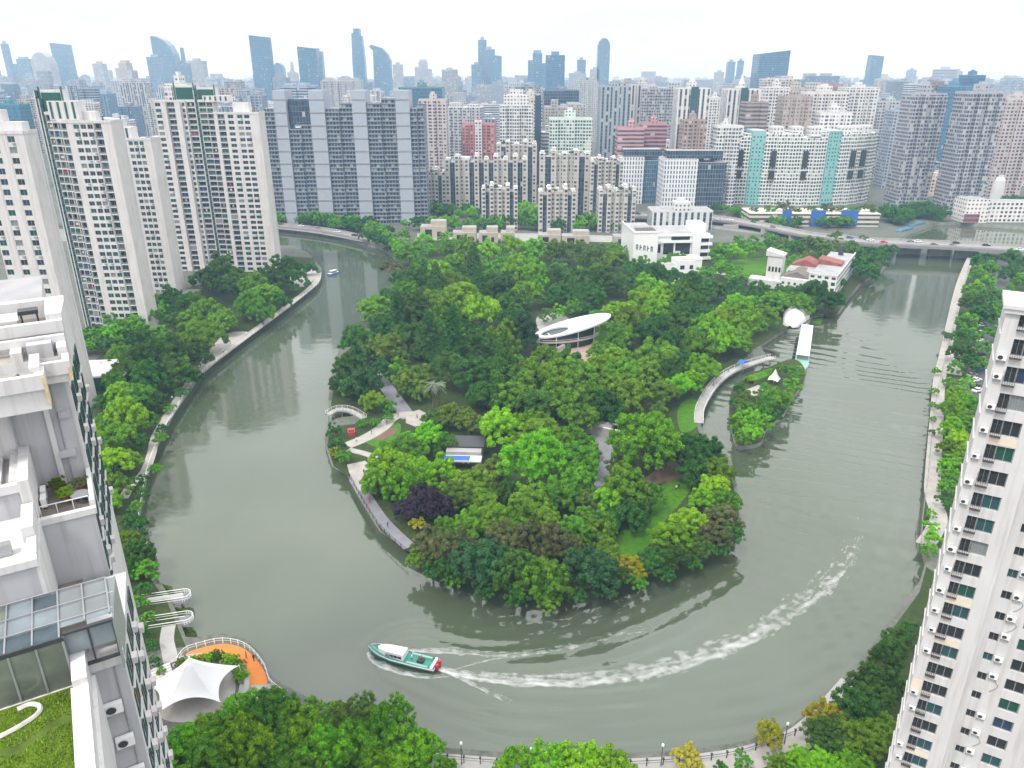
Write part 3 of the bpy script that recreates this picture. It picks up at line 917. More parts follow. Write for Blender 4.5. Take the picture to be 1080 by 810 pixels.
# crowns read off the photograph: x, y, radius (all in its pixels), colour, shape
T_ISLAND = [
 # far rows of the park
 (432,268,13,'mid','round'),(448,256,12,'bright','round'),(470,254,11,'mid','round'),(492,262,13,'mid','round'),(515,266,13,'bright','round'),(540,262,13,'bright','round'),
 (562,264,13,'bright','tall'),(586,268,13,'olive','tall'),(608,268,12,'olive','tall'),(628,272,12,'olive','tall'),(648,276,13,'mid','round'),(668,284,13,'dark','round'),(690,290,13,'dark','round'),
 (412,282,12,'rust','flat'),(425,293,13,'dark','round'),(445,284,13,'mid','round'),(462,290,14,'bright','round'),(480,282,13,'mid','tall'),(500,284,14,'dark','cone'),(520,284,12,'mid','round'),(548,286,15,'bright','round'),(566,290,15,'bright','round'),
 (588,292,15,'dark','round'),(610,298,16,'dark','round'),(634,298,16,'dark','round'),(656,300,15,'dark','round'),(590,312,13,'dark','round'),(620,314,15,'dark','round'),
 (440,300,16,'dark','tall'),(460,308,17,'dark','cone'),(428,308,13,'mid','round'),(412,314,12,'dark','round'),(480,306,15,'mid','round'),(505,308,16,'dark','cone'),(530,308,15,'dark','round'),(556,312,15,'mid','round'),
 # middle
 (395,326,17,'mid','round'),(420,336,16,'dark','cone'),(440,332,18,'dark','round'),(462,322,17,'mid','round'),(487,316,20,'bright','round'),(508,332,20,'bright','round'),(470,342,18,'mid','round'),(538,322,17,'dark','round'),(545,340,17,'dark','round'),
 (378,362,18,'dark','round'),(405,350,16,'dark','tall'),(404,368,17,'olive','round'),(430,358,18,'dark','round'),(452,362,18,'dark','cone'),(478,366,20,'dark','cone'),(505,366,22,'dark','round'),(530,362,20,'mid','tall'),(550,358,18,'blue','tall'),
 (368,390,16,'dark','round'),(382,408,20,'blue','round'),(362,404,13,'blue','round'),(400,392,14,'blue','round'),(420,394,12,'mid','tall'),(436,402,17,'olive','round'),(428,414,11,'olive','round'),(444,416,10,'olive','round'),(394,424,13,'mid','round'),(410,430,8,'mid','round'),
 (475,392,20,'dark','round'),(500,396,22,'dark','tall'),(532,398,24,'dark','cone'),(520,420,20,'dark','round'),(545,422,20,'mid','round'),(562,404,22,'mid','round'),(585,398,20,'mid','round'),(565,430,22,'dark','round'),(592,424,22,'mid','round'),(612,440,20,'mid','round'),
 (575,378,16,'mid','tall'),(598,386,17,'dark','round'),(610,402,18,'mid','round'),(634,392,18,'bright','round'),(640,412,20,'mid','round'),(625,424,18,'mid','round'),(655,398,19,'mid','round'),(660,420,22,'mid','round'),(640,434,18,'dark','round'),
 (636,370,14,'mid','round'),(650,380,14,'bright','round'),(670,388,16,'mid','round'),(692,376,21,'mid','round'),(684,396,18,'mid','round'),(704,398,16,'dark','round'),(700,418,15,'olive','round'),(716,412,14,'bright','round'),
 (655,330,18,'bright','round'),(676,318,17,'bright','round'),(698,312,16,'bright','round'),(690,332,18,'bright','round'),(668,344,18,'mid','round'),(690,352,19,'dark','round'),(712,340,17,'dark','round'),(716,362,18,'dark','round'),(655,358,14,'mid','round'),
 (680,300,13,'bright','round'),(718,316,14,'mid','round'),(738,322,14,'dark','round'),(728,298,13,'dark','round'),(750,306,13,'dark','round'),(776,326,15,'bright','tall'),(764,340,16,'bright','round'),(784,342,17,'bright','round'),(748,348,17,'bright','round'),(758,362,18,'bright','round'),(736,368,17,'mid','round'),(776,360,15,'mid','round'),(740,388,16,'bright','round'),(730,404,14,'bright','tall'),(722,384,15,'dark','round'),
 (800,312,15,'dark','round'),(818,318,15,'mid','round'),(838,312,15,'dark','round'),(858,314,16,'dark','round'),(875,318,14,'dark','round'),(806,334,14,'mid','round'),(793,322,12,'mid','round'),(845,322,13,'mid','round'),
 (762,284,12,'mid','round'),(745,290,11,'mid','round'),(775,268,12,'bright','round'),(796,264,11,'mid','round'),(760,268,12,'mid','round'),(818,268,11,'mid','round'),(838,262,11,'dark','round'),(858,258,11,'olive','round'),(876,262,11,'olive','round'),(894,266,11,'olive','round'),(912,270,12,'dark','round'),(926,276,12,'dark','round'),(904,282,12,'dark','round'),(936,266,10,'dark','round'),(918,288,11,'dark','round'),(854,272,9,'olive','round'),(838,276,8,'mid','round'),
 # front of the park
 (477,438,16,'olive','round'),(458,442,13,'olive','round'),(496,446,14,'olive','round'),(510,414,9,'silver','round'),(527,452,22,'bright','round'),(545,446,14,'bright','round'),(452,460,18,'bright','round'),(436,464,12,'bright','round'),(470,468,14,'mid','round'),
 (412,492,26,'bright','round'),(430,476,20,'mid','round'),(398,508,18,'mid','round'),(425,516,20,'bright','round'),(463,500,20,'bright','round'),(447,528,20,'purple','round'),(462,540,17,'purple','round'),(432,538,14,'purple','round'),(440,552,9,'yellow','flat'),
 (498,512,20,'mid','round'),(480,528,18,'olive','round'),(510,530,18,'mid','round'),(518,498,16,'olive','round'),(565,494,32,'bright','big'),(572,462,20,'mid','round'),(598,468,20,'mid','round'),(612,486,20,'mid','round'),(552,466,16,'mid','round'),(606,510,20,'mid','round'),(590,528,20,'mid','round'),(560,530,20,'mid','round'),(538,520,16,'dark','round'),(618,526,14,'olive','round'),(614,466,14,'mid','flat'),
 (680,466,38,'bright','big'),(655,494,14,'olive','flat'),(662,520,24,'mid','round'),(645,530,18,'bright','round'),(684,528,16,'mid','round'),(668,545,18,'dark','round'),(642,550,14,'dark','round'),
 (722,478,18,'dark','round'),(745,482,17,'dark','round'),(758,498,16,'mid','round'),(730,498,16,'dark','round'),(735,465,12,'dark','flat'),(752,514,16,'bright','round'),(742,528,15,'bright','round'),(765,530,14,'mid','round'),
 (762,550,18,'rust','round'),(752,566,16,'rust','round'),(770,566,12,'dark','round'),(728,552,18,'bright','round'),(706,568,20,'bright','round'),(735,578,15,'dark','round'),(690,590,18,'dark','round'),(712,590,15,'dark','round'),(664,600,15,'yellow','round'),
 (455,576,20,'rust','round'),(478,584,20,'rust','round'),(442,590,12,'mid','round'),(506,592,28,'blue','round'),(530,574,20,'rust','round'),(556,570,20,'rust','round'),(584,574,22,'rust','round'),(542,606,24,'dark','round'),(574,612,26,'mid','round'),(470,604,14,'dark','round'),
 (600,580,18,'rust','round'),(625,602,27,'blue','round'),(606,560,18,'mid','round'),(632,566,18,'mid','round'),(616,548,14,'mid','round'),(650,608,14,'dark','round'),(640,585,16,'mid','round'),(522,548,18,'mid','round'),(492,556,18,'mid','round'),(550,548,18,'mid','round'),(575,552,16,'mid','round'),(475,560,14,'mid','round'),
 (455,602,10,'dark','flat'),(480,612,11,'mid','flat'),(512,624,11,'dark','flat'),(545,630,12,'dark','flat'),(578,634,12,'mid','flat'),(608,628,11,'dark','flat'),(640,622,12,'dark','flat'),(672,614,11,'mid','flat'),(702,606,10,'dark','flat'),(732,594,10,'dark','flat'),(760,580,9,'dark','flat'),(352,456,8,'dark','tall'),(356,470,10,'dark','round'),(364,482,9,'mid','round'),(352,478,7,'yellow','round'),(382,446,6,'mid','flat'),(396,445,6,'mid','flat'),(410,440,6,'mid','flat'),(404,470,7,'mid','flat'),
 (577,334,8,'olive','tall'),(590,330,8,'bright','tall'),(604,326,8,'mid','tall'),
]
T_LEFT = [
 (128,376,13,'mid','round'),(148,362,13,'dark','round'),(168,354,12,'mid','round'),(112,390,11,'dark','round'),(178,330,10,'dark','round'),(232,292,18,'dark','round'),(250,300,17,'dark','round'),(218,296,14,'dark','round'),(268,306,16,'mid','round'),(282,312,15,'bright','round'),(262,322,16,'mid','round'),(290,300,14,'dark','tall'),(302,288,16,'dark','tall'),(312,298,12,'dark','tall'),(318,284,8,'dark','round'),(328,284,7,'dark','round'),(296,320,12,'dark','round'),(276,330,14,'mid','round'),
 (203,320,15,'mid','round'),(220,332,17,'mid','round'),(200,338,16,'mid','round'),(236,340,14,'mid','round'),(184,342,13,'dark','round'),(215,356,18,'mid','round'),(192,364,18,'mid','round'),(172,376,20,'dark','round'),(150,378,18,'dark','round'),(205,376,17,'dark','round'),(186,392,20,'dark','round'),(160,400,20,'dark','round'),(136,392,15,'mid','round'),(120,402,13,'mid','round'),(198,400,10,'dark','round'),
 (128,418,14,'bright','round'),(148,422,16,'mid','round'),(164,422,14,'dark','round'),(110,424,11,'dark','round'),(135,442,19,'bright','round'),(152,446,14,'mid','round'),(112,446,15,'mid','round'),(125,464,18,'mid','round'),(144,466,11,'dark','round'),(105,470,14,'mid','round'),(118,488,17,'bright','round'),(135,486,13,'mid','round'),(105,505,14,'bright','round'),(122,514,15,'mid','round'),(112,530,14,'bright','round'),(140,510,7,'dark','round'),(172,452,7,'dark','flat'),(168,462,8,'mid','flat'),(164,494,7,'mid','flat'),(152,506,7,'dark','round'),(150,520,8,'dark','round'),(146,534,8,'mid','round'),(178,430,7,'mid','flat'),(192,414,8,'dark','flat'),(210,398,7,'dark','flat'),(100,352,11,'dark','round'),(88,364,11,'dark','round'),(110,364,10,'dark','round'),
 (146,556,13,'dark','cone'),(138,548,10,'dark','cone'),(148,584,15,'dark','round'),(138,600,13,'dark','round'),(152,602,12,'mid','round'),(135,570,12,'mid','round'),(152,622,10,'dark','round'),(146,638,11,'mid','round'),(156,652,9,'mid','round'),(150,668,9,'dark','round'),(160,682,7,'dark','tall'),(163,700,7,'dark','tall'),(170,708,5,'mid','round'),
]
T_NEAR = [
 (196,792,30,'bright','big'),(228,778,30,'bright','big'),(256,760,30,'bright','big'),(286,762,30,'mid','big'),(262,794,34,'bright','big'),(312,772,30,'bright','big'),(298,800,30,'mid','big'),(340,766,28,'mid','big'),(346,796,32,'bright','big'),(376,762,28,'olive','big'),(382,794,32,'bright','big'),(412,770,28,'bright','big'),(424,800,30,'bright','big'),(444,796,22,'bright','big'),(222,808,30,'mid','big'),(320,816,30,'mid','big'),(400,822,30,'bright','big'),(172,812,24,'mid','big'),
 (548,812,24,'bright','round'),(580,808,26,'bright','big'),(615,810,28,'bright','big'),(648,812,22,'bright','round'),(470,814,12,'mid','round'),
 (724,798,13,'amber','round'),(733,808,10,'amber','round'),(811,777,13,'yellow','tall'),(783,803,11,'mid','round'),(760,812,10,'dark','round'),
 (870,762,20,'yellow','round'),(876,778,24,'dark','big'),(900,752,22,'dark','tall'),(918,722,22,'dark','tall'),(934,696,18,'dark','tall'),(946,676,15,'dark','round'),(958,664,10,'dark','round'),(905,786,24,'mid','big'),(926,772,20,'mid','big'),(842,806,18,'bright','big'),(868,812,20,'bright','big'),(898,812,20,'bright','big'),(822,808,14,'mid','round'),(925,740,18,'dark','big'),(942,722,15,'dark','round'),
]
T_RIGHT = [
 (1034,276,11,'dark','round'),(1044,284,10,'mid','round'),(1032,290,11,'mid','round'),(1040,300,11,'mid','round'),(1028,306,12,'mid','round'),(1040,316,12,'dark','round'),(1026,322,13,'dark','round'),(1034,334,13,'dark','round'),(1020,340,12,'mid','round'),(1016,356,12,'dark','round'),(1028,356,12,'mid','round'),(1014,372,13,'dark','round'),(1024,384,12,'dark','round'),(1008,388,9,'mid','round'),(1002,404,7,'mid','round'),(1020,404,8,'bright','round'),
 (1066,272,11,'dark','round'),(1076,282,11,'dark','round'),(1064,290,11,'dark','round'),(1076,298,11,'mid','round'),(1054,314,10,'mid','round'),(1066,310,10,'mid','round'),(1050,334,11,'mid','round'),(1058,326,11,'mid','round'),(1046,352,10,'mid','round'),(1042,368,10,'mid','round'),(1038,384,9,'mid','round'),
 (1012,418,13,'bright','round'),(1022,428,14,'bright','round'),(1006,434,13,'bright','round'),(1018,446,14,'mid','round'),(1004,454,13,'bright','round'),(1012,466,13,'bright','round'),(1002,474,12,'mid','round'),(1010,484,12,'mid','round'),(1000,492,11,'bright','round'),(1004,504,11,'mid','round'),(998,514,10,'mid','round'),(996,530,9,'dark','round'),
 (982,556,8,'bright','round'),(984,568,9,'bright','round'),(980,580,9,'mid','round'),(982,542,6,'bright','round'),(984,428,5,'mid','round'),(986,413,5,'mid','round'),(988,392,5,'mid','round'),(984,442,4,'mid','round'),(983,456,4,'dark','round'),(998,354,5,'dark','round'),
]
T_ISLET = [
 (783,430,11,'olive','round'),(792,424,13,'olive','round'),(779,446,11,'olive','round'),(788,442,14,'bright','round'),(806,432,13,'mid','round'),(820,420,13,'mid','round'),(804,446,12,'mid','round'),(782,460,9,'bright','round'),(794,458,12,'bright','round'),(784,464,9,'olive','round'),(834,408,11,'mid','round'),(838,394,10,'mid','round'),(824,390,9,'olive','round'),(780,410,7,'dark','round'),(808,412,9,'mid','round'),(818,438,8,'dark','round'),(776,424,7,'dark','round'),
]
for lst in (T_ISLAND, T_LEFT, T_NEAR, T_RIGHT, T_ISLET):
    for px, py, rp, col, sh in lst:
        X, Y, r = crown_pos(px, py, rp)
        if sh == 'round' and r > 9 and Y < 190: sh = 'big'
        put_tree(X, Y, r * (1.12 if sh != 'cone' else 1.0), col, sh)
print('hand trees', len(TREES))

# woodland filling the gaps of the park: more trees between the ones above
NOTREE = [  # circles on the ground (px, py, radius in metres) kept open
 (600,365,20),(585,342,14),(490,478,10),(395,462,18),(440,440,9),(700,520,10),(712,540,8),(682,570,8),(632,520,6),(634,495,6),(640,475,6),(625,455,8),(640,545,5),
 (705,262,26),(735,272,16),(865,292,24),(800,282,22),(440,430,8),(415,415,8),(378,500,8),(830,335,10),(725,445,8),(560,250,60),(470,250,40),(640,250,50),(820,330,8),(408,400,5)]
NT = [(*at(a, b), c) for a, b, c in NOTREE]
PARK = [at(x, y) for x, y in PARK_PX]
cand = 0
gx = [p[0] for p in PARK]; gy = [p[1] for p in PARK]
filled = 0
for _ in range(14000):
    x, y = random.uniform(min(gx), max(gx)), random.uniform(min(gy), 520)
    if not inside((x, y), PARK): continue
    if any((x-a)**2 + (y-b)**2 < c*c for a, b, c in NT): continue
    near = min(TREES, key=lambda t: (t['x']-x)**2 + (t['y']-y)**2)
    d = math.hypot(near['x']-x, near['y']-y)
    r = random.uniform(3.0, 5.2)
    if d < 0.47*(r + near['r']): continue
    if not all(inside((x+1.2*r*math.cos(a), y+1.2*r*math.sin(a)), PARK) for a in (0, 1.57, 3.14, 4.71)): continue
    put_tree(x, y, r, near['col'] if near['col'] in ('bright','mid','dark','olive') else 'mid', 'round'); filled += 1
    if filled > 260: break
print('fill trees', filled)

# the 300 that show largest stay things of their own; the rest and the far greenery are one mass
def shown(t):
    px, py, dep = to_px(t['x'], t['y'], GZ + t['r'])
    rp = t['r']*F_PX/dep
    return rp if (-rp < px < 1080+rp and -rp < py < 810+rp) else 0
TREES.sort(key=shown, reverse=True)
SMALL = TREES[300:]
TREES = TREES[:300]
for t in SMALL:
    for ch in list(t['o'].children): bpy.data.objects.remove(ch)
    bpy.data.objects.remove(t['o'])
def strip(pxs, n, r0, r1, col):
    out = []
    pts = [at(*p) for p in pxs]
    for _ in range(n):
        i = random.randrange(len(pts)-1); t = random.random()
        x = pts[i][0]*(1-t) + pts[i+1][0]*t; y = pts[i][1]*(1-t) + pts[i+1][1]*t
        out.append((x + random.gauss(0, 5), y + random.gauss(0, 6), random.uniform(r0, r1), random.choice(col), 'round'))
    return out
MD = ['mid', 'mid', 'dark', 'bright']
spots = [(t['x'], t['y'], t['r'], t['col'], t['shape']) for t in SMALL if shown(t) > 0]
spots += strip([(296,236),(330,238),(380,245),(405,249)], 34, 4.5, 7.5, MD) + strip([(440,240),(500,244),(560,242),(600,242),(650,242)], 60, 4, 7, MD) + strip([(446,224),(470,228),(500,230)], 22, 4, 7, MD) + strip([(548,232),(562,224),(560,240)], 16, 4, 8, MD) + strip([(610,240),(625,236),(632,240)], 10, 4, 7, MD)
spots += strip([(388,251),(400,257),(410,262)], 12, 4, 6.5, ['dark', 'rust', 'mid']) + strip([(240,228),(300,232),(350,239),(396,248)], 30, 4, 6.5, MD)
spots += strip([(935,236),(955,232),(975,228),(990,234)], 50, 4, 8, ['dark']) + strip([(765,224),(800,238),(838,242)], 26, 3.5, 5.5, ['dark', 'mid']) + strip([(848,241),(870,238),(896,240)], 18, 4, 6, ['dark', 'mid']) + strip([(1060,216),(1085,220)], 12, 4, 7, ['dark']) + strip([(955,215),(1000,220),(1015,225)], 14, 3, 5, ['dark'])
spots += strip([(120,300),(160,270),(200,262)], 20, 4, 7, MD) + strip([(860,190),(880,180)], 14, 5, 8, MD) + strip([(150,140),(165,120)], 30, 6, 10, MD) + strip([(110,372),(150,345),(180,325)], 26, 4, 6, MD)
def far_wood(name, spots, label):
    V, Fc, T, Mi = [], [], [], []
    mats = sorted({s[3] for s in spots})
    n0 = 0
    data = {}
    for i, me in enumerate(LOWCROWN):
        co = np.empty(len(me.vertices)*3, np.float32); me.vertices.foreach_get('co', co)
        ti = np.empty(len(me.vertices), np.float32); me.attributes['tint'].data.foreach_get('value', ti)
        data[i] = (co.reshape(-1, 3), [tuple(p.vertices) for p in me.polygons], ti)
    for x, y, r, col, sh in spots:
        co, fc, ti = data[{'tall': 2, 'cone': 2, 'flat': 3}.get(sh, random.randrange(2))]
        a = random.uniform(0, 6.28); c, s = math.cos(a), math.sin(a)
        V.append(co @ np.array([[c, s, 0], [-s, c, 0], [0, 0, 1]]) * r + np.array([x, y, GZ + 0.08*r]))
        Fc += [tuple(i + n0 for i in f) for f in fc]; n0 += len(co)
        Mi += [mats.index(col)] * len(fc)
        T.append(np.clip(ti + random.uniform(-0.25, 0.25), 0, 1))
    me = bpy.data.meshes.new(name)
    me.from_pydata(np.concatenate(V).tolist(), [], Fc)
    me.attributes.new('tint', 'FLOAT', 'POINT').data.foreach_set('value', np.concatenate(T).astype(np.float32))
    for k in mats: me.materials.append(M['leaf_' + k])
    me.polygons.foreach_set('material_index', Mi)
    tag(link(name, me), label, 'woodland', kind='stuff')
far_wood('woodland', spots, 'mass of smaller trees filling the far park, banks and city edges')
# ================================================================== WINDOWS
def window_mesh(gname, fname='white_metal', mull=1, sill=True):
    mb = MB()
    mb.box(-0.5, 0.5, 0.0, 0.06, 0, 1, gname)
    t = 0.05
    for a, b, c, d in ((-0.5, 0.5, 0, t), (-0.5, 0.5, 1-t, 1), (-0.5, -0.5+t, t, 1-t), (0.5-t, 0.5, t, 1-t)):
        mb.box(a, b, -0.05, 0.0, c, d, fname)
    for i in range(mull):
        x = -0.5 + (i+1)/(mull+1)
        mb.box(x-0.02, x+0.02, -0.04, 0.0, t, 1-t, fname)
    return mb.mesh('window')
WIN = {}
for g in GL:
    WIN[g] = window_mesh(g, 'grey_metal')
    WIN[g + '_g'] = window_mesh(g, 'green_frame')
    WIN[g + '_w'] = window_mesh(g, 'white_metal')

class Windows:
    """places windows on a building: the 100 that show largest become parts, the rest one part"""
    def __init__(s, root):
        s.root, s.items = root, []
    def add(s, x, y, z, w, h, face=0.0, kind='glass_dark', frame=''):
        s.items.append((x, y, z, w, h, face, kind, frame))
    def finish(s, name='window', limit=100):
        rm = Matrix.Translation(s.root.location) @ s.root.rotation_euler.to_matrix().to_4x4()
        def key(it):
            p = rm @ Vector(it[:3])
            px, py, dep = to_px(*p)
            vis = -20 < px < 1100 and -20 < py < 830
            return (0 if vis else 1, dep)
        s.items.sort(key=key)
        for x, y, z, w, h, f, k, fr in s.items[:limit]:
            o = link(name, WIN[k + fr], s.root)
            o.location = (x, y, z); o.rotation_euler = (0, 0, f); o.scale = (w, 1, h)
        rest = s.items[limit:]
        if rest:
            mb = MB()
            for x, y, z, w, h, f, k, fr in rest:
                c, sn = math.cos(f), math.sin(f)
                P = lambda u, v, q: (x + u*c - v*sn, y + u*sn + v*c, z + q)
                mb.face([P(-w/2, 0, 0), P(w/2, 0, 0), P(w/2, 0, h), P(-w/2, 0, h)], k)
                mb.face([P(-w/2, -.04, 0), P(w/2, -.04, 0), P(w/2, -.04, .08), P(-w/2, -.04, .08)], 'grey_metal')
                mb.face([P(-.03, -.04, 0), P(.03, -.04, 0), P(.03, -.04, h), P(-.03, -.04, h)], 'grey_metal')
            o = mb.build(name, s.root)
            o['kind'] = 'stuff'

def pick(rnd, weights):
    t = rnd.random() * sum(weights.values())
    for k, v in weights.items():
        t -= v
        if t <= 0: return k
    return k

# ================================================================== the four white riverside towers
def riverside_tower(label, x0, Y, z_base, floors, fh, cols, depth, seed, crown=None):
    rnd = random.Random(seed)
    W = sum(c[0] for c in cols)
    root = thing('apartment_tower', (x0, Y, z_base), 0, label, 'apartment tower', 'white apartment towers on the left bank')
    mb = MB()
    win = Windows(root)
    balc = []
    H0 = floors * fh
    x = 0
    gw = {'glass_dark': 5, 'glass_green': 2.4, 'glass_teal': 1.6, 'glass_blue': 1.2, 'glass_pale': 1.0}
    for (cw, y, kind, dh) in cols:
        H = H0 + dh*fh
        nf = floors + dh
        a, b = x, x + cw
        if kind == 'N':
            mb.box(a, b, y, depth, 0, H, 'pink_wall', 'roof_pale')
        elif kind in 'Ww':
            ww = cw * (0.80 if kind == 'W' else 0.6)
            p0, p1 = a + (cw-ww)/2, b - (cw-ww)/2
            mb.box(a, b, y+0.35, depth, 0, H, 'pink_wall', 'roof_pale')
            mb.box(a, p0, y, y+0.347, 0, H, 'white_wall')
            mb.box(p1, b, y, y+0.347, 0, H, 'white_wall')
            for i in range(nf):
                z = i*fh
                mb.box(p0, p1, y+0.02, y+0.347, z, z+0.72, 'white_wall', skip='k')
                mb.box(p0, p1, y+0.02, y+0.347, z+2.45, z+fh, 'white_wall', skip='k')
                win.add((p0+p1)/2, y+0.26, z+0.72, p1-p0, 1.75, 0, pick(rnd, gw))
                if rnd.random() < 0.22:
                    mb.box(p1-0.9, p1-0.1, y-0.42, y+0.02, z+0.1, z+0.62, 'grey_metal')
        elif kind == 'B':
            mb.box(a, b, y+1.6, depth, 0, H, 'pink_wall', 'roof_pale')
            mb.box(a, a+0.25, y+0.2, y+1.597, 0, H, 'white_wall')
            mb.box(b-0.25, b, y+0.2, y+1.597, 0, H, 'white_wall')
            for i in range(nf):
                balc.append((a+0.25, b-0.25, y, i*fh))
                if rnd.random() < 0.30:
                    win.add((a+b)/2, y+0.14, i*fh+0.98, cw-0.6, 1.75, 0, pick(rnd, gw))
                elif rnd.random() < 0.25:
                    lw = rnd.uniform(0.5, 1.4); mb.box((a+b)/2-lw/2, (a+b)/2+lw/2, y+0.5, y+0.53, i*fh+1.2, i*fh+2.3, rnd.choice(['membrane','cream_patch','blue_panel','boat_red','grey_render']))
                win.add((a+b)/2, y+1.5, i*fh+0.12, cw*0.90, 2.5, 0, pick(rnd, {'glass_dark': 6, 'glass_teal': 1, 'glass_blue': 1, 'glass_pale': 1.2}))
            mb.box(a+0.25, b-0.25, y, y+1.597, H-0.2, H, 'white_wall')
        elif kind == 'G':                                   # dark glazed stair shaft
            mb.box(a, b, y, depth, 0, H, 'green_frame')
            mb.box(a, a+0.35, y-0.2, y-0.003, 0, H, 'white_wall')
            for i in range(nf):
                mb.box(a+0.35, b, y-0.12, y-0.003, i*fh, i*fh+0.5, 'glass_dark')
        # roof parapet of this bay
        if kind != 'G':
            mb.box(a, b, y-0.15, y+0.25, H+0.003, H+1.0, 'white_wall')
        x += cw
    # side parapet and right-hand end
    lastdh = cols[-1][3]
    HL = H0 + lastdh*fh
    mb.box(W-0.3, W+0.12, cols[-1][1]+0.3, depth, HL+0.003, HL+1.0, 'white_wall')
    mb.box(W+0.003, W+0.14, depth-1.2, depth-.4, 0, HL-1, 'white_wall')
    for k, yw in enumerate((depth*0.55,)):
        for i in range(0):
            win.add(W+0.16, yw+1.2, i*fh+0.9, 0.9, 1.3, R(90), 'glass_dark')
    mb.build('wall', root)
    # balconies: nearest to the camera as parts, the rest as one
    bm_ = {}
    balc.sort(key=lambda q: (-q[3], q[0]))
    def bal(mb_, x0_, x1_, y_, z_):
        mb_.box(x0_, x1_, y_+0.1, y_+1.59, z_-0.12, z_+0.05, 'white_wall')
        mb_.box(x0_, x1_, y_, y_+0.1, z_-0.15, z_+0.35, 'white_wall'); mb_.box(x0_, x1_, y_+.02, y_+0.06, z_+0.353, z_+1.0, 'rail_glass')
    for q in balc[:100]:
        key = round(q[1]-q[0], 2)
        if key not in bm_:
            m_ = MB(); bal(m_, 0, key, 0, 0); bm_[key] = m_.mesh('balcony')
        o = link('balcony', bm_[key], root); o.location = (q[0], q[2], q[3])
    if len(balc) > 100:
        m_ = MB()
        for q in balc[100:]: bal(m_, *q)
        m_.build('balcony', root)['kind'] = 'stuff'
    win.finish()
    # roof structures
    if crown:
        rb = MB()
        for (a, b, y0, y1, h0, h1, kind) in crown:
            z0 = H0 + h0
            z1 = H0 + h1
            rb.box(a, b, y0, y1, z0, z1, 'white_wall', 'roof_pale')
            if kind == 'green':
                rb.box(a+0.8, b-0.8, y0-0.15, y0-0.003, z0+1.2, z1-1.0, 'glass_green')
                rb.box(a-0.15, a+0.45, y0-0.3, y0-0.002, z0, z1+1.2, 'green_frame')
                rb.box(b-0.45, b+0.15, y0-0.3, y0-0.002, z0, z1+1.2, 'green_frame')
            elif kind == 'strip':
                n_ = max(2, int((b-a)/2.6))
                for i in range(n_):
                    u = a + (i+0.3)*(b-a)/n_
                    rb.box(u, u+0.9, y0-0.12, y0-0.003, z0+0.5, z1-0.4, 'green_frame')
        rb.build('penthouse', root)
    return root

# B = balcony bay, W/w = window bay, N = blank pier, G = glazed shaft; (width, forward offset, kind, extra floors)
xb, _ = at_y(165, 125, 421); W3 = at_y(276, 140, 421)[0] - xb
k3 = W3 / 52.0
riverside_tower('tall white apartment tower standing nearest the river bend, turquoise-green glass penthouse', xb, 421, GZ, 30, 2.9,
    [(3.4*k3,0,'W',1),(2.4*k3,-.3,'N',1),(4.2*k3,.6,'B',1),(2.6*k3,0,'N',1),(2.4*k3,1.5,'w',1),(4.4*k3,2.2,'B',1),(1.6*k3,2.4,'G',3),(4.2*k3,2.2,'B',1),(3.6*k3,1.4,'B',1),(2.0*k3,0,'N',-1),(4.0*k3,-1.2,'B',-1),(1.2*k3,-1.6,'N',-1),(3.6*k3,-1.6,'W',-1),(1.2*k3,-1.7,'N',-1),(3.4*k3,-1.6,'W',-1),(3.4*k3,-1.6,'W',-1),(4.4*k3,-1.6,'N',-1)],
    9, 31, crown=[(10*k3,20*k3,2.6,8.5,3,11,'green'),(20.5*k3,30*k3,3.4,8.5,3,10,'green'),(24*k3,37*k3,1.5,8,3,6,'strip'),(38*k3,46*k3,3,8,-2.9,2.5,'plain')])
xb, _ = at_y(32, 100, 312); W1 = at_y(119, 130, 312)[0] - xb
k1 = W1 / 36.0
riverside_tower('white apartment tower second from the left edge, with tall dark stair strip', xb, 312, GZ, 29, 2.95,
    [(1.5*k1,2.4,'G',4),(1.5*k1,2.2,'G',3),(3.0*k1,2.2,'B',1),(3.0*k1,1.4,'B',0),(2.5*k1,.8,'B',0),(3.2*k1,-1.2,'B',0),(3.0*k1,-1.6,'N',0),(3.4*k1,-1.6,'W',0),(3.2*k1,-1.6,'W',0),(3.2*k1,-1.6,'W',0),(3.8*k1,-1.4,'B',0),(4.7*k1,-1.7,'N',0)],
    8, 32, crown=[(2*k1,13*k1,3,7.5,3,12,'green'),(6*k1,20*k1,1.0,7,1,8,'strip'),(20*k1,26*k1,4,7.5,0,4,'plain')])
xb, _ = at_y(124, 160, 373); W2 = at_y(173, 155, 373)[0] - xb
k2 = W2 / 24.0
riverside_tower('shorter white apartment tower standing between two taller white towers', xb, 362, GZ, 26, 2.9,
    [(3.5*k2,1.6,'B',1),(3.0*k2,0,'N',0),(3.4*k2,-1.2,'B',0),(2.8*k2,-1.6,'N',0),(2.6*k2,-1.6,'W',0),(2.6*k2,-1.6,'W',0),(2.6*k2,-1.6,'W',0),(3.5*k2,-1.7,'N',0)],
    8.5, 33, crown=[(0*k2,9*k2,3,8,0,9,'green'),(6*k2,14*k2,1,7,0,5.5,'strip')])
xb, _ = at_y(-30, 145, 228); W0 = at_y(25, 143, 228)[0] - xb
k0 = W0 / 17.0
riverside_tower('white apartment tower cut off by the left edge of the view', xb, 228, GZ, 29, 3.0,
    [(3.0*k0,0,'W',0),(2.5*k0,-.1,'N',0),(3.0*k0,0,'W',0),(2.6*k0,-.1,'N',0),(3.0*k0,0,'W',0),(2.9*k0,-.1,'N',0)],
    7, 34, crown=[(0*k0,15*k0,3,6.6,0,3.2,'plain'),(0*k0,9*k0,3.4,6.4,3.2,6.5,'strip')])

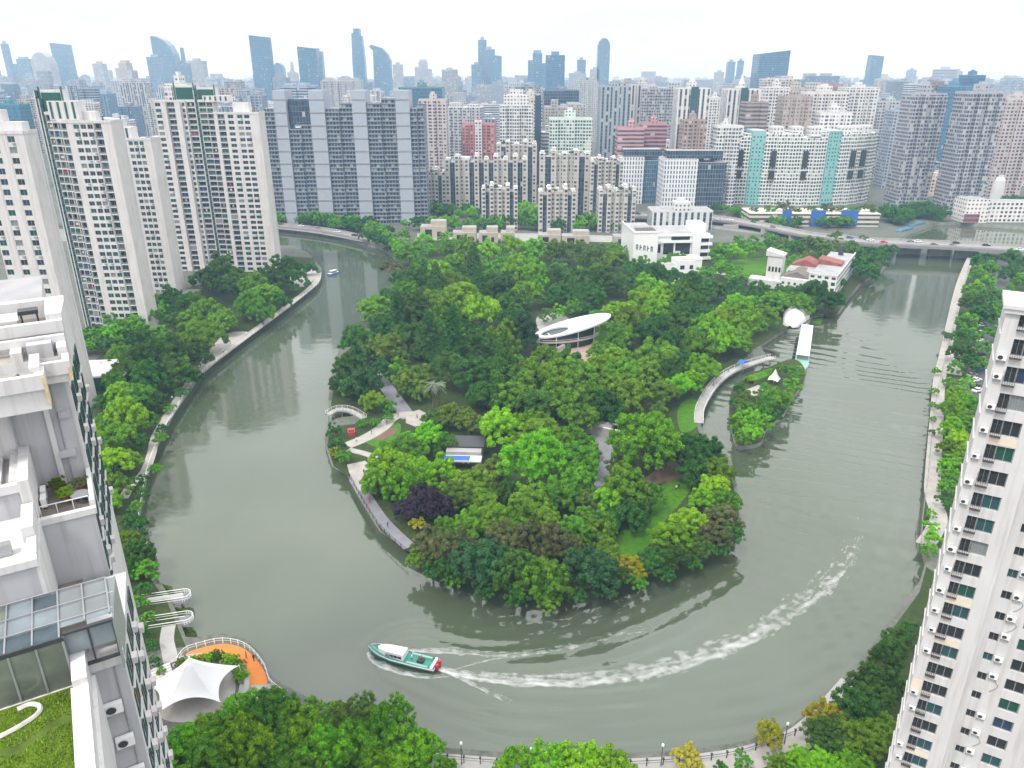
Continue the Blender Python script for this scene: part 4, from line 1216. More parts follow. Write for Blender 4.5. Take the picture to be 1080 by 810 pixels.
# ================================================================== near-left building (local x to the right, y away)
NLR = (-28.2, 42.5)
nl = thing('roof_garden_building', (*NLR, GZ), R(30.3), 'white stepped apartment building at the left corner with roof garden and glass greenhouse', 'building')
Zo = -GZ
def B(mb, x0, x1, y0, y1, z0, z1, mat, top=None): mb.box(x0, x1, y0, y1, z0+Zo, z1+Zo, mat, top)
mb = MB()
# bodies
B(mb, -16, -1.2, 19, 58, GZ, 82, 'white_wall', 'roof_grey')
mb.prism([(-1.197,19),(0.4,19),(1.2,33),(-1.197,33)], 0, 82+Zo, 'white_wall', 'roof_grey')
B(mb, -3.6, 0.30, 12, 19, GZ, 72, 'grey_render', 'roof_deck')
B(mb, -16, -3.603, 12.4, 19, GZ, 75.2, 'grey_render', 'roof_grey')
B(mb, -16, -3.7, 4.5, 12.397, GZ, 73.0, 'grey_render', 'roof_pale')
B(mb, -3.697, -1.703, 4.5, 11.997, GZ, 66.3, 'grey_render', 'roof_deck')
mb.prism([(-1.7,0),(0.4,0),(1.5,11.4),(-1.7,11.4)], 0, 66.2+Zo, 'white_wall', 'roof_pale')
B(mb, -1.7, 0.36, -0.06, -0.003, GZ, 66.2, 'grey_render')
B(mb, -16, -1.703, -16, 4.497, GZ, 66.4, 'white_wall', 'roof_grey')
# grey front of the upper block and its ledges
B(mb, -4.4, 0.1, 18.9, 18.997, 72.003, 82, 'grey_render')
B(mb, -0.9, 0.0, 18.3, 18.897, 78.2, 78.7, 'grey_render')
B(mb, -1.5, -0.3, 18.3, 18.897, 74.6, 75.1, 'grey_render')
B(mb, -1.9, -1.5, 18.5, 18.897, 72.003, 81, 'white_wall')
# terrace
B(mb, -3.6, 0.45, 11.9, 12.4, 72.003, 72.55, 'white_wall')
B(mb, 0.1, 0.45, 12.503, 18.8, 72.003, 73.0, 'white_wall')
B(mb, -4.3, -3.55, 12.0, 18.8, 72.2, 76.2, 'white_wall')
B(mb, -4.4, -3.6, 8.0, 11.9, 73.003, 74.3, 'white_wall')
# parapets of the middle roofs
B(mb, -16, -3.5, 4.3, 4.9, 73.003, 73.6, 'white_wall')
B(mb, -4.2, -3.55, 4.903, 7.9, 73.003, 73.5, 'white_wall')
B(mb, -16, -4.3, 12.2, 12.8, 75.203, 75.9, 'white_wall')
B(mb, -4.9, -4.3, 12.803, 18.8, 75.203, 76.0, 'white_wall')
B(mb, -6.2, -5.5, 12.9, 18.8, 75.203, 75.6, 'white_wall')
# lower front corner
B(mb, -1.75, 0.5, -0.35, 0.6, 66.203, 67.3, 'white_wall')
B(mb, -2.75, -1.72, -15.8, -3.5, 66.403, 68.0, 'white_wall')
B(mb, -2.6, -1.72, -3.497, 1.5, 66.403, 68.5, 'white_wall')
B(mb, -1.715, -1.45, -14, -1.0, 60, 66.5, 'white_wall')
# vertical pilasters and slots beside the terrace
B(mb, -3.7, -3.45, 4.45, 11.9, 66.5, 72.8, 'white_wall')
mb.build('wall', nl)
# crown with roof terraces
mb = MB()
B(mb, -16, 0.8, 22, 28, 82.003, 84.7, 'white_wall', 'roof_deck')
B(mb, -16, 1.25, 27.3, 28.2, 82.003, 86.3, 'white_wall')
mb.prism([(-0.3,22.4),(0.9,22.4),(1.25,27.297),(-0.3,27.297)], 82.003+Zo, 86.2+Zo, 'white_wall')
B(mb, -16, 0.85, 21.8, 22.397, 84.703, 85.7, 'white_wall')
B(mb, -16, 0.8, 18.9, 21.797, 82.003, 83.4, 'white_wall', 'pale_paving')
B(mb, -16, 0.8, 20.5, 21.0, 84.2, 84.8, 'white_wall')
B(mb, 0.1, 0.8, 19.0, 21.7, 83.403, 84.2, 'white_wall')
B(mb, -3.2, -2.4, 19.0, 21.7, 83.403, 84.2, 'white_wall')
B(mb, -2.0, -0.2, 19.2, 20.3, 83.403, 84.6, 'grey_render')
B(mb, -16, 0.85, 16.8, 18.897, 81.9, 82.6, 'white_wall', 'pale_paving')
B(mb, -1.4, 0.85, 16.6, 17.1, 82.603, 83.7, 'white_wall')
B(mb, 0.35, 0.85, 17.103, 18.8, 82.603, 83.7, 'white_wall')
B(mb, -1.9, -1.2, 15.2, 18.8, 82.603, 84.0, 'white_wall')
B(mb, -16, -1.0, 14.6, 16.797, 80.6, 82.4, 'white_wall', 'roof_deck')
B(mb, -16, -1.0, 14.3, 14.9, 82.403, 83.6, 'white_wall')
B(mb, -1.6, -0.95, 14.903, 16.7, 82.403, 83.6, 'white_wall')
B(mb, -1.15, -0.93, 14.25, 15.2, 81.2, 83.4, 'umber_stain')
B(mb, 0.62, 0.87, 16.57, 17.4, 82.0, 83.2, 'umber_stain')
mb.build('roof_parapet', nl)
# greenhouse: flat glazed roof and vertical glass front
gh = MB()
B(gh, -12, -2.7, -1.45, -1.40, 66.45, 70.4, 'roof_olive')
for i in range(6):
    x0, x1 = -12 + 1.55*i*1.0, 0
for i in range(8):
    for j in range(3):
        x1 = 0.2 - i*1.55; x0 = x1 - 1.46
        y0 = -1.3 + j*1.95 + (0.0 if x1 > -2.6 else 0)
        if x1 > -2.2 and j == 0: y0 += 1.2
        y1 = -1.3 + j*1.95 + 1.86
        xa_ = x1 if i else 0.42 + 0.096*y0; xb_ = x1 if i else 0.42 + 0.096*y1
        gh.face([(x0,y0,70.45+Zo-0.02*y0),(xa_,y0,70.45+Zo-0.02*y0),(xb_,y1,70.45+Zo-0.02*y1),(x0,y1,70.45+Zo-0.02*y1)], ['roof_glass','glass_pale','glass_pale'][j] if i < 2 else ['roof_shade','roof_glass','roof_olive'][(i*2+j*j+(i*j)%3)%3 if j else (i+1)%2*0])
gho = gh.build('greenhouse', nl)
gf = MB()
for i in range(9):
    x = 0.24 - i*1.55
    gf.box(x-0.05, x+0.05, -1.45 if x < -2.3 else -0.1, 4.5, 70.38+Zo, 70.56+Zo, 'grey_metal')
for j in range(4):
    y = -1.4 + j*1.95
    if j == 0: gf.box(-12, -2.6, y-0.08, y+0.08, 70.3+Zo, 70.62+Zo, 'dark_metal')
    else: gf.box(-12, 0.3, y-0.05, y+0.05, 70.36+Zo, 70.58+Zo, 'grey_metal')
for i in range(7):
    x = -2.7 - i*1.55
    gf.box(x-0.06, x+0.06, -1.52, -1.38, 66.4+Zo, 70.3+Zo, 'grey_metal')
gf.box(-12, -2.7, -1.6, -1.35, 66.4+Zo, 66.62+Zo, 'stone_pale')
gf.build('frame', gho)
db = MB()
B(db, -2.65, 0.3, -0.75, -0.70, 68.6, 70.3, 'roof_glass')
B(db, -2.65, -2.60, -1.4, -0.70, 68.5, 70.3, 'roof_glass')
for x in (-2.65, -1.2, 0.3): B(db, x-0.06, x+0.06, -0.82, -0.68, 67.3, 70.4, 'dark_metal')
B(db, -2.7, 0.36, -0.9, -0.6, 70.28, 70.45, 'dark_metal')
B(db, -2.7, 0.36, -0.86, -0.66, 67.3, 67.5, 'dark_metal')
db.prism([(0.30,-0.9),(0.40,-0.9),(0.90,4.5),(0.80,4.5)], 66.2+Zo, 70.4+Zo, 'glass_pale')
db.build('glazed_bay', nl)
# roof garden
gm = MB()
gpoly = [(-16,-15.8),(-2.8,-15.8),(-2.8,-1.6),(-16,-1.6)]
gm.prism(gpoly, 66.403+Zo, 66.62+Zo, 'roof_grass')
lo = gm.build('garden_lawn', nl)
tv = leaf_cloud('grass_tuft', 90, 'flat', 20, 30, 0.09, core=False)
V, Fc = [], []
rr = random.Random(5)
for _ in range(9000):
    x, y = rr.uniform(-10, -2.85), rr.uniform(-15, -1.8)
    if abs(y - (-5.2 + 0.6*math.sin(x*1.3))) < 0.35: continue
    h = rr.uniform(0.06, 0.22); a = rr.uniform(0, 3.14); c, s_ = math.cos(a)*0.05, math.sin(a)*0.05
    dx, dy = rr.gauss(0, 0.06), rr.gauss(0, 0.06)
    b = len(V); z = 66.62 + Zo
    V += [(x-c, y-s_, z), (x+c, y+s_, z), (x+dx, y+dy, z+h)]; Fc.append((b, b+1, b+2))
me = bpy.data.meshes.new('garden_grass'); me.from_pydata(V, [], Fc); me.materials.append(M['leaf_bright'])
me.attributes.new('tint', 'FLOAT', 'POINT').data.foreach_set('value', np.repeat([rr.random() for _ in range(len(Fc))], 3).astype(np.float32))
g_ = link('garden_grass', me, nl); g_['kind'] = 'stuff'
ed = MB()
ed.tube([(*p, 66.72+Zo) for p in smooth_path([(-9.5,-5.2),(-7.2,-4.3),(-5.9,-3.9),(-4.9,-3.3),(-4.75,-2.6),(-5.3,-2.1),(-6.0,-2.2)], 6)], 0.17, 'stone_pale', 6)
ed.build('garden_stone_edge', nl)
# windows on the long river side (local +x face), with pale sills and hoods
win = Windows(nl)
rnd = random.Random(4)
sl = MB()
FACES = [((0.4, 0.0), (1.5, 11.4), 66.0, 3.2, 3), ((0.30, 12.0), (0.30, 19.0), 71.8, 62.0, 2), ((0.4, 19.0), (1.2, 33.0), 81.6, 62.0, 4)]
for (p, q, ztop, zbot, n_) in FACES:
    dx, dy = q[0]-p[0], q[1]-p[1]
    L_ = math.hypot(dx, dy); ang_ = math.atan2(dy, dx)
    nxn, nyn = dy/L_, -dx/L_
    for fl in range(26):
        z = 3.2 + fl*3.0
        if z < zbot or z + 2.3 > ztop: continue
        for k in range(n_):
            u = (k+0.5)/n_ - 0.02
            off = 0.05
            x, y = p[0]+dx*u + nxn*off, p[1]+dy*u + nyn*off
            win.add(x, y, z + Zo, 2.15, 2.25, ang_, pick(rnd, {'glass_dark': 4, 'glass_teal': 3, 'glass_green': 2, 'glass_blue': 1}), '_g')
            sl.cbox((p[0]+dx*u + nxn*0.12, p[1]+dy*u + nyn*0.12, z+Zo-0.1), (2.3, 0.24, 0.12), 'pink_wall', rz=ang_)
            if rnd.random() < 0.5: sl.cbox((p[0]+dx*(u+.5/n_) + nxn*0.2, p[1]+dy*(u+.5/n_) + nyn*0.2, z+Zo+0.2), (0.8, 0.4, 0.55), 'pink_wall', rz=ang_)
sl.build('window_sill', nl)['kind'] = 'stuff'
win.finish()

def ac_unit(x, y, z, rz, parent_xf=None):
    pass
def ac_mesh():
    a = MB(); a.box(-0.45, 0.45, -0.17, 0.17, 0, 0.62, 'white_metal')
    b = MB(); b.lathe([(0.0, 0), (0.24, 0)], 'dark_metal', 14); b.lathe([(0.24, 0), (0.26, 0.02), (0.24, 0.04)], 'grey_metal', 14)
    c = MB(); c.box(-0.42, 0.42, -0.2, 0.2, -0.06, -0.003, 'grey_metal'); c.box(-0.36, -0.3, 0.1, 0.22, -0.45, -0.063, 'grey_metal'); c.box(0.3, 0.36, 0.1, 0.22, -0.45, -0.063, 'grey_metal')
    return a.mesh('casing'), b.mesh('fan_grille'), c.mesh('bracket')
AC = ac_mesh()
def air_conditioner(root, lx, ly, lz, face, label, group, s=1.0):
    p = Matrix.Translation(root.location) @ root.rotation_euler.to_matrix().to_4x4() @ Vector((lx, ly, lz))
    t = thing('air_conditioner', p, root.rotation_euler.z + face, label, 'air conditioner', group)
    t.scale = (s, s, s)
    for nm, me in zip(('casing', 'fan_grille', 'bracket'), AC):
        o = link(nm, me, t)
        if nm == 'fan_grille': o.location = (-0.12, -0.18, 0.31); o.rotation_euler = (R(90), 0, 0)
    return t
air_conditioner(nl, -0.95, -0.42, 62.3+Zo, 0, 'upper white air conditioner on the grey wall beside the roof garden', 'air conditioners on the left building', 1.35)
air_conditioner(nl, -0.75, -0.42, 59.0+Zo, 0, 'lower white air conditioner on the grey wall beside the roof garden', 'air conditioners on the left building', 1.35)
air_conditioner(nl, -0.55, -0.42, 55.8+Zo, 0, 'lowest air conditioner on the grey wall beside the roof garden', 'air conditioners on the left building', 1.35)
air_conditioner(nl, -3.2, 15.2, 72.2+Zo, R(90), 'front air conditioner in the pair on the planted terrace', 'air conditioners on the left building', 1.2)
air_conditioner(nl, -3.2, 16.8, 72.2+Zo, R(90), 'back air conditioner in the pair on the planted terrace', 'air conditioners on the left building', 1.2)
def nlp(x, y, z): return Matrix.Translation(nl.location) @ nl.rotation_euler.to_matrix().to_4x4() @ Vector((x, y, z+Zo))
# terrace furniture
t = thing('garden_table', nlp(-0.55, 14.6, 72.0), 0, 'round white garden table on the wooden roof terrace', 'table')
mb = MB(); mb.lathe([(0, 0.70), (0.75, 0.70), (0.75, 0.75), (0, 0.75)], 'grey_metal', 18); mb.build('table_top', t)
mb = MB(); mb.lathe([(0.28, 0), (0.05, 0.05), (0.05, 0.70)], 'grey_metal', 10); mb.build('table_leg', t)
for i, (x, y, c, lb) in enumerate(((-1.7, 15.2, 'bright', 'spiky bright potted plant in front on the roof terrace'), (-2.2, 17.3, 'olive', 'olive potted plant against the back wall of the roof terrace'), (-0.5, 16.4, 'rust', 'reddish potted plant behind the round terrace table'))):
    t = thing('potted_plant', nlp(x, y, 72.0), 0, lb, 'plant', 'potted plants on the roof terrace')
    mb = MB(); mb.lathe([(0.0, 0), (0.20, 0), (0.28, 0.42), (0.24, 0.42), (0.22, 0.36), (0, 0.36)], 'terracotta', 12); mb.build('pot', t)
    c_ = link('foliage', CROWN['flat'][0], t); c_.scale = (0.8, 0.8, 0.8); c_.location = (0, 0, 0.25)
    c_.material_slots[0].link = 'OBJECT'; c_.material_slots[0].material = M['leaf_' + c]
t = thing('glass_balustrade', nlp(-1.7, 13.4, 72.0), nl.rotation_euler.z, 'low clear balustrade across the planted roof terrace', 'balustrade')
mb = MB(); mb.box(-1.75, 1.75, -0.03, 0.03, 0.95, 1.02, 'white_metal'); mb.build('handrail', t)
for k in range(4):
    mb = MB(); mb.box(-1.75+k*1.16-0.03, -1.75+k*1.16+0.03, -0.03, 0.03, 0, 0.95, 'white_metal'); mb.build('post', t)
t = thing('water_tank', nlp(-3.6, 25.0, 84.7), nl.rotation_euler.z, 'white horizontal tank on the topmost roof terrace of the left building', 'tank')
mb = MB(); mb.tube([(-1.6, 0, 0.75), (1.2, 0, 0.75)], 0.55, 'white_metal', 14); mb.build('barrel', t)
for x in (-1.2, 0.8):
    mb = MB(); mb.box(x-0.1, x+0.1, -0.45, 0.45, 0, 0.35, 'dark_metal'); mb.build('cradle', t)
t = thing('roof_frame', nlp(-1.6, 25.2, 84.7), nl.rotation_euler.z, 'dark metal equipment frame beside the white tank on the roof', 'equipment')
mb = MB()
for x in (-0.6, 0.6):
    for y in (-0.5, 0.5): mb.box(x-0.05, x+0.05, y-0.05, y+0.05, 0, 1.1, 'dark_metal')
mb.build('stand', t)
mb = MB(); mb.box(-0.75, 0.75, -0.6, 0.6, 1.1, 1.45, 'dark_metal'); mb.build('housing', t)
t = thing('garden_bench', nlp(-6.6, 0.8, 66.4), nl.rotation_euler.z + 0.3, 'pale covered bench inside the rooftop greenhouse', 'bench')
mb = MB(); mb.box(-0.8, 0.8, -0.4, 0.4, 0, 0.5, 'membrane'); mb.build('seat', t)
mb = MB(); mb.box(-0.8, 0.8, 0.4, 0.55, 0.0, 1.2, 'membrane'); mb.build('backrest', t)

for i, (x, y, z, kind, lb) in enumerate(((-5.6, 7.0, 73.0, 'box', 'grey metal box on the middle pale roof of the left building'), (-7.5, 10.2, 73.0, 'pipe', 'curved vent pipe on the middle pale roof of the left building'), (-2.6, 2.6, 66.2, 'pipe', 'curved vent pipe at the corner beside the greenhouse'), (-0.6, 20.1, 83.4, 'box', 'grey metal box between the beams of the upper roof'), (-4.6, 15.6, 82.4, 'box', 'grey metal box on the left upper roof terrace'), (-3.0, 15.7, 82.4, 'pipe', 'curved vent pipe on the left upper roof terrace'), (-2.4, 23.4, 84.7, 'pipe', 'curved vent pipe beside the white roof tank'))):
    t = thing('roof_vent' if kind == 'pipe' else 'equipment_box', nlp(x, y, z), nl.rotation_euler.z + 0.2*i, lb, 'roof equipment')
    if kind == 'pipe':
        m2 = MB(); m2.tube(smooth_path([(0,0,0),(0,0,0.8),(0.1,0,1.0),(0.4,0,1.0),(0.5,0,0.85)], 4), 0.09, 'grey_metal', 8); m2.build('pipe', t)
        m2 = MB(); m2.lathe([(0.2,0.003),(0.2,0.12),(0.1,0.14)], 'concrete', 10); m2.build('base', t)
    else:
        m2 = MB(); m2.box(-0.5,0.5,-0.35,0.35,0.15,0.95,'grey_metal'); m2.build('casing', t)
        m2 = MB(); m2.box(-0.45,0.45,-0.3,-0.2,0,0.147,'concrete'); m2.box(-0.45,0.45,0.2,0.3,0,0.147,'concrete'); m2.build('plinth', t)
for y_, x0_, x1_, z_ in ((18.85, -4.2, -4.0, 0), (18.85, -1.0, -0.88, 0)):
    m2 = MB(); m2.tube([(x0_, y_, 72.1+Zo), (x0_, y_, 81.9+Zo)], 0.07, 'grey_metal', 6); m2.build('drain_pipe', nl)
m2 = MB()
m2.tube([(-9, 4.4, 70.6+Zo), (-3.4, 4.4, 70.6+Zo), (-3.4, 4.4, 66.5+Zo)], 0.06, 'grey_metal', 6)
m2.build('drain_pipe', nl)
m2 = MB(); m2.tube([(-0.3, -0.12, 66+Zo), (-0.3, -0.12, 40+Zo)], 0.06, 'grey_metal', 6)
m2.build('drain_pipe', nl)
# ================================================================== near-right tower
NRR = (50.4, 74.0)
nr = thing('white_tower', (*NRR, GZ), R(-30), 'tall white apartment tower at the right edge with rows of air conditioners', 'apartment tower')
mb = MB()
NRTOP = 82.7
B(mb, 0, 5.5, 0.4, 6, GZ, NRTOP, 'white_wall', 'roof_pale')
B(mb, 5.5, 13.4, 1.9, 14, GZ, NRTOP, 'white_wall', 'roof_pale')
B(mb, 13.4, 20, 4.5, 16, GZ, NRTOP, 'white_wall', 'roof_pale')
B(mb, 0, 1.25, 0.003, 0.397, GZ, NRTOP, 'white_wall')
B(mb, 3.95, 5.5, 0.003, 0.397, GZ, NRTOP, 'white_wall')
B(mb, 5.5, 6.6, 1.503, 1.897, GZ, NRTOP, 'white_wall')
B(mb, 7.6, 9.5, 1.503, 1.897, GZ, NRTOP, 'white_wall')
B(mb, 11.6, 13.4, 1.503, 1.897, GZ, NRTOP, 'white_wall')
win = Windows(nr)
rnd = random.Random(12)
gril = MB()
NFL = 27
for i in range(NFL):
    z = GZ + i*3.0
    B(mb, 1.25, 3.95, 0.02, 0.397, z, z+0.75, 'white_wall'); B(mb, 1.25, 3.95, 0.02, 0.397, z+2.55, z+3.0, 'white_wall')
    B(mb, 6.6, 7.6, 1.52, 1.897, z, z+1.1, 'white_wall'); B(mb, 6.6, 7.6, 1.52, 1.897, z+2.3, z+3.0, 'white_wall')
    B(mb, 9.5, 11.6, 1.52, 1.897, z, z+0.8, 'white_wall'); B(mb, 9.5, 11.6, 1.52, 1.897, z+2.5, z+3.0, 'white_wall')
    win.add(3.1, 0.34, z+0.75+Zo, 1.7, 1.8, 0, pick(rnd, {'glass_teal': 3, 'glass_dark': 5, 'glass_green': 1, 'glass_blue': 2, 'glass_pale': 2}), '')
    win.add(1.75, 0.30, z+0.75+Zo, 1.0, 1.8, 0, 'glass_dark', '')
    win.add(7.1, 1.80, z+1.1+Zo, 1.0, 1.2, 0, pick(rnd, {'glass_dark': 4, 'glass_teal': 1}), '')
    win.add(10.55, 1.80, z+0.8+Zo, 2.1, 1.7, 0, pick(rnd, {'glass_teal': 3, 'glass_dark': 3, 'glass_green': 3, 'glass_blue': 1}), '')
    # small cornice line at each floor of the outer edge, aircon ledge
    B(mb, -0.14, 0.0, 0.003, 6, z+2.86, z+2.98, 'white_wall')
    if rnd.random() < 0.25: B(mb, 1.3, 3.9, -0.02, 0.0, z-0.3, z+0.6, 'cream_patch')
    if rnd.random() < 0.12: B(mb, 0.02, 1.2, -0.018, 0.0, z+0.2, z+2.4, 'cream_patch')
# recess shadow return and cornices
B(mb, -0.22, 5.75, -0.35, 6, NRTOP+0.003, NRTOP+0.5, 'white_wall')
B(mb, -0.4, 6.0, -0.55, 6, NRTOP+0.503, NRTOP+0.9, 'white_wall')
B(mb, 2.5, 14, 5.0, 13, NRTOP+0.903, NRTOP+1.6, 'white_wall', 'roof_pale')
mb.build('wall', nr)
win.finish()
# security grilles over the first window column
cage = MB()
for zz in np.linspace(0.0, 1.7, 4): cage.box(-0.55, 0.55, -0.45, -0.42, zz, zz+0.03, 'dark_metal')
for xx in np.linspace(-0.55, 0.52, 6): cage.box(xx, xx+0.03, -0.45, -0.42, 0.0, 1.73, 'dark_metal')
for xx in (-0.55, 0.52):
    for zz in (0.0, 0.85, 1.7): cage.box(xx, xx+0.03, -0.42, 0, zz, zz+0.03, 'dark_metal')
cage.box(-0.55, 0.55, -0.45, 0, -0.05, 0.0, 'wood_dark')
cg = cage.mesh('window_grille')
for i in range(NFL):
    if rnd.random() < 0.9:
        o = link('window_grille', cg, nr); o.location = (1.75 + rnd.uniform(-.05, .05), 0.02, i*3.0 + rnd.uniform(0.45, 0.7)); o.scale = (rnd.uniform(0.85, 1.05), rnd.uniform(0.8, 1.3), rnd.uniform(0.9, 1.0))
k = 0
for i in range(4, NFL):
    side = ORD[NFL - i]
    if rnd.random() < 0.82: air_conditioner(nr, 0.62 + rnd.uniform(-.15, .15), -0.28, i*3.0 + rnd.uniform(0.2, 1.5), 0, f'{side} air conditioner down the outer edge of the white right-hand tower', 'air conditioners on the right tower', rnd.uniform(0.75, 1.0))
    if rnd.random() < 0.85:
        air_conditioner(nr, 8.15, 1.22, i*3.0 + rnd.uniform(1.6, 2.2), 0, f'air conditioner beside the small recess window, {side} floor down the right-hand tower', 'air conditioners on the right tower', 1.0)
        if rnd.random() < 0.45:
            mbp = MB(); zz = i*3.0
            mbp.tube(smooth_path([(8.5,1.48,zz+1.6),(8.9,1.46,zz+1.0),(8.6,1.46,zz+0.3),(8.2,1.46,zz-0.1)], 4), 0.04, 'grey_metal', 5)
            mbp.build('drain_pipe', nr)
# ================================================================== CITY BUILDINGS
PLACED = []      # (x, y, half width) to keep the fill buildings apart
def reserve(x, y, r): PLACED.append((x, y, r))

def notch(w, d, bay=5.0, depth=1.6, seed=0):
    """footprint with stepped bays on front and sides, centred, counter-clockwise from the front left"""
    r = random.Random(seed)
    n = max(3, int(w / bay)) | 1
    b = w / n
    pts = []
    for i in range(n):
        o = depth if i % 2 else 0.0
        x0, x1 = -w/2 + i*b, -w/2 + (i+1)*b
        pts += [(x0, -d/2 + o), (x1, -d/2 + o)]
    pts += [(w/2, d/2), (-w/2, d/2)]
    # drop duplicates
    out = []
    for p in pts:
        if not out or math.hypot(p[0]-out[-1][0], p[1]-out[-1][1]) > 1e-6: out.append(p)
    return out

def block(name, px0, px1, ytop, dist, depth, mat, wall, label, rz=0.0, bay=6.0, nd=1.6, group=None, cat='building', pent=1, roofmat='roof_grey', trim=None, seed=None, yb=None):
    """a building whose top edge runs px0..px1 at ytop, standing dist metres away"""
    x0, z = at_y(px0, ytop, dist); x1, _ = at_y(px1, ytop, dist)
    h = z - GZ
    wdt = x1 - x0
    rnd = random.Random(seed if seed is not None else int(px0*7 + ytop*13))
    root = thing(name, ((x0+x1)/2, dist + depth/2, GZ), rz, label, cat, group)
    mb = MB(); mb.wall = wall
    fp = notch(wdt, depth, bay, nd) if nd else [(-wdt/2,-depth/2),(wdt/2,-depth/2),(wdt/2,depth/2),(-wdt/2,depth/2)]
    mb.prism(fp, 0, h, mat, roofmat)
    mb.build('wall', root)
    # roof: parapet and plant rooms
    rb = MB(); rb.wall = trim or wall
    pm = 'facade_small'
    t = 0.35
    for a, b, c, d in ((-wdt/2, wdt/2, -depth/2+nd, -depth/2+nd+t), (-wdt/2, wdt/2, depth/2-t, depth/2), (-wdt/2, -wdt/2+t, -depth/2+nd+t, depth/2-t), (wdt/2-t, wdt/2, -depth/2+nd+t, depth/2-t)):
        rb.box(a, b, c, d, h+0.003, h+1.1, 'plain_wall')
    ro = rb.build('roof_parapet', root)
    if pent:
        pb = MB(); pb.wall = wall
        for k in range(pent):
            a = rnd.uniform(0.18, 0.32)*min(wdt, 40)
            cx = -wdt/2 + wdt*(k+0.5)/pent + rnd.uniform(-1, 1)
            hh = rnd.uniform(3, 7)
            pb.box(cx-a/2, cx+a/2, -depth*0.2, depth*0.28, h+0.004, h+hh, 'facade_small', 'roof_pale')
            pb.box(cx-a/4, cx+a/5, -depth*0.1, depth*0.15, h+hh+0.003, h+hh+rnd.uniform(1.5, 3), 'plain_wall')
        pb.build('penthouse', root)
    reserve((x0+x1)/2, dist + depth/2, max(wdt, depth)/2)
    return root, wdt, h

m_, nt_, p_ = nodes_of('plain_wall')
a_ = nt_.nodes.new('ShaderNodeAttribute'); a_.attribute_name = 'wall'
nt_.links.new(mixrgb(nt_, remap(nt_, noise_tex(nt_, 0.3, 4), 0.3, 0.7, 0, 0.2), a_.outputs['Color'], (0.3, 0.3, 0.3)), p_.inputs['Base Color'])
p_.inputs['Roughness'].default_value = 0.8
M['plain_wall'] = m_

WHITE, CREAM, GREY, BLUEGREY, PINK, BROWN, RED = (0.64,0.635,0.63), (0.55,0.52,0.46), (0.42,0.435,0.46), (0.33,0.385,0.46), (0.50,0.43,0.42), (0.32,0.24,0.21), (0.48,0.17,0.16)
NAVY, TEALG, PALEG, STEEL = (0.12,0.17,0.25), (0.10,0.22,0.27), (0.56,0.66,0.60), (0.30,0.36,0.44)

# --- long grey slab with pale vertical bands across the river
SD = 566
x0, zt = at_y(262, 100, SD); x1, _ = at_y(446, 100, SD)
slab = thing('apartment_slab', ((x0+x1)/2, SD, GZ), 0, 'long grey-blue apartment slab with pale vertical bands beyond the river', 'apartment block')
H = zt - GZ
wd = x1 - x0
mb = MB(); mb.wall = (0.22, 0.255, 0.31)
bands = [(0.14,0.21),(0.345,0.43),(0.59,0.67),(0.84,0.92)]
edges = [0] + [e for b in bands for e in b] + [1]
steps = [H-9, H-20, H-6, H-2, H-6]
for i in range(0, len(edges), 2):
    a, b = edges[i]*wd - wd/2, edges[i+1]*wd - wd/2
    top = steps[i//2]
    n_ = max(2, int((b-a)/7))
    for k in range(n_):
        u0, u1 = a + (b-a)*k/n_, a + (b-a)*(k+1)/n_
        off = 2.4 if k % 2 else 0.9
        tt = top + (0 if k % 2 else -3)
        mb.prism([(u0,off),(u1,off),(u1,18),(u0,18)], 0, tt, 'facade_dense', 'roof_grey')
        for z in np.arange(3, tt, 2.9):
            mb.box(u0+0.3, u1-0.3, off-0.9, off-0.003, z-0.1, z+0.75, 'plain_wall')
mb.build('wall', slab)
for (e0, e1) in bands:
    m2 = MB(); m2.wall = (0.36, 0.40, 0.47)
    a, b = e0*wd - wd/2, e1*wd - wd/2
    m2.box(a, b, -1.2, 18.5, 0, H+3, 'plain_wall')
    for z in np.arange(8.7, H, 8.7): m2.box(a-0.15, b+0.15, -1.5, -1.203, z, z+0.8, 'grey_metal')
    m2.build('pale_band', slab)
m2 = MB(); m2.wall = (0.10, 0.15, 0.22)
m2.box(0.21*wd-wd/2+1, 0.345*wd-wd/2-1, 3, 16, H-19.99, H-3, 'facade_darkglass')
m2.build('roof_screen', slab)
reserve((x0+x1)/2, SD+9, wd/2)

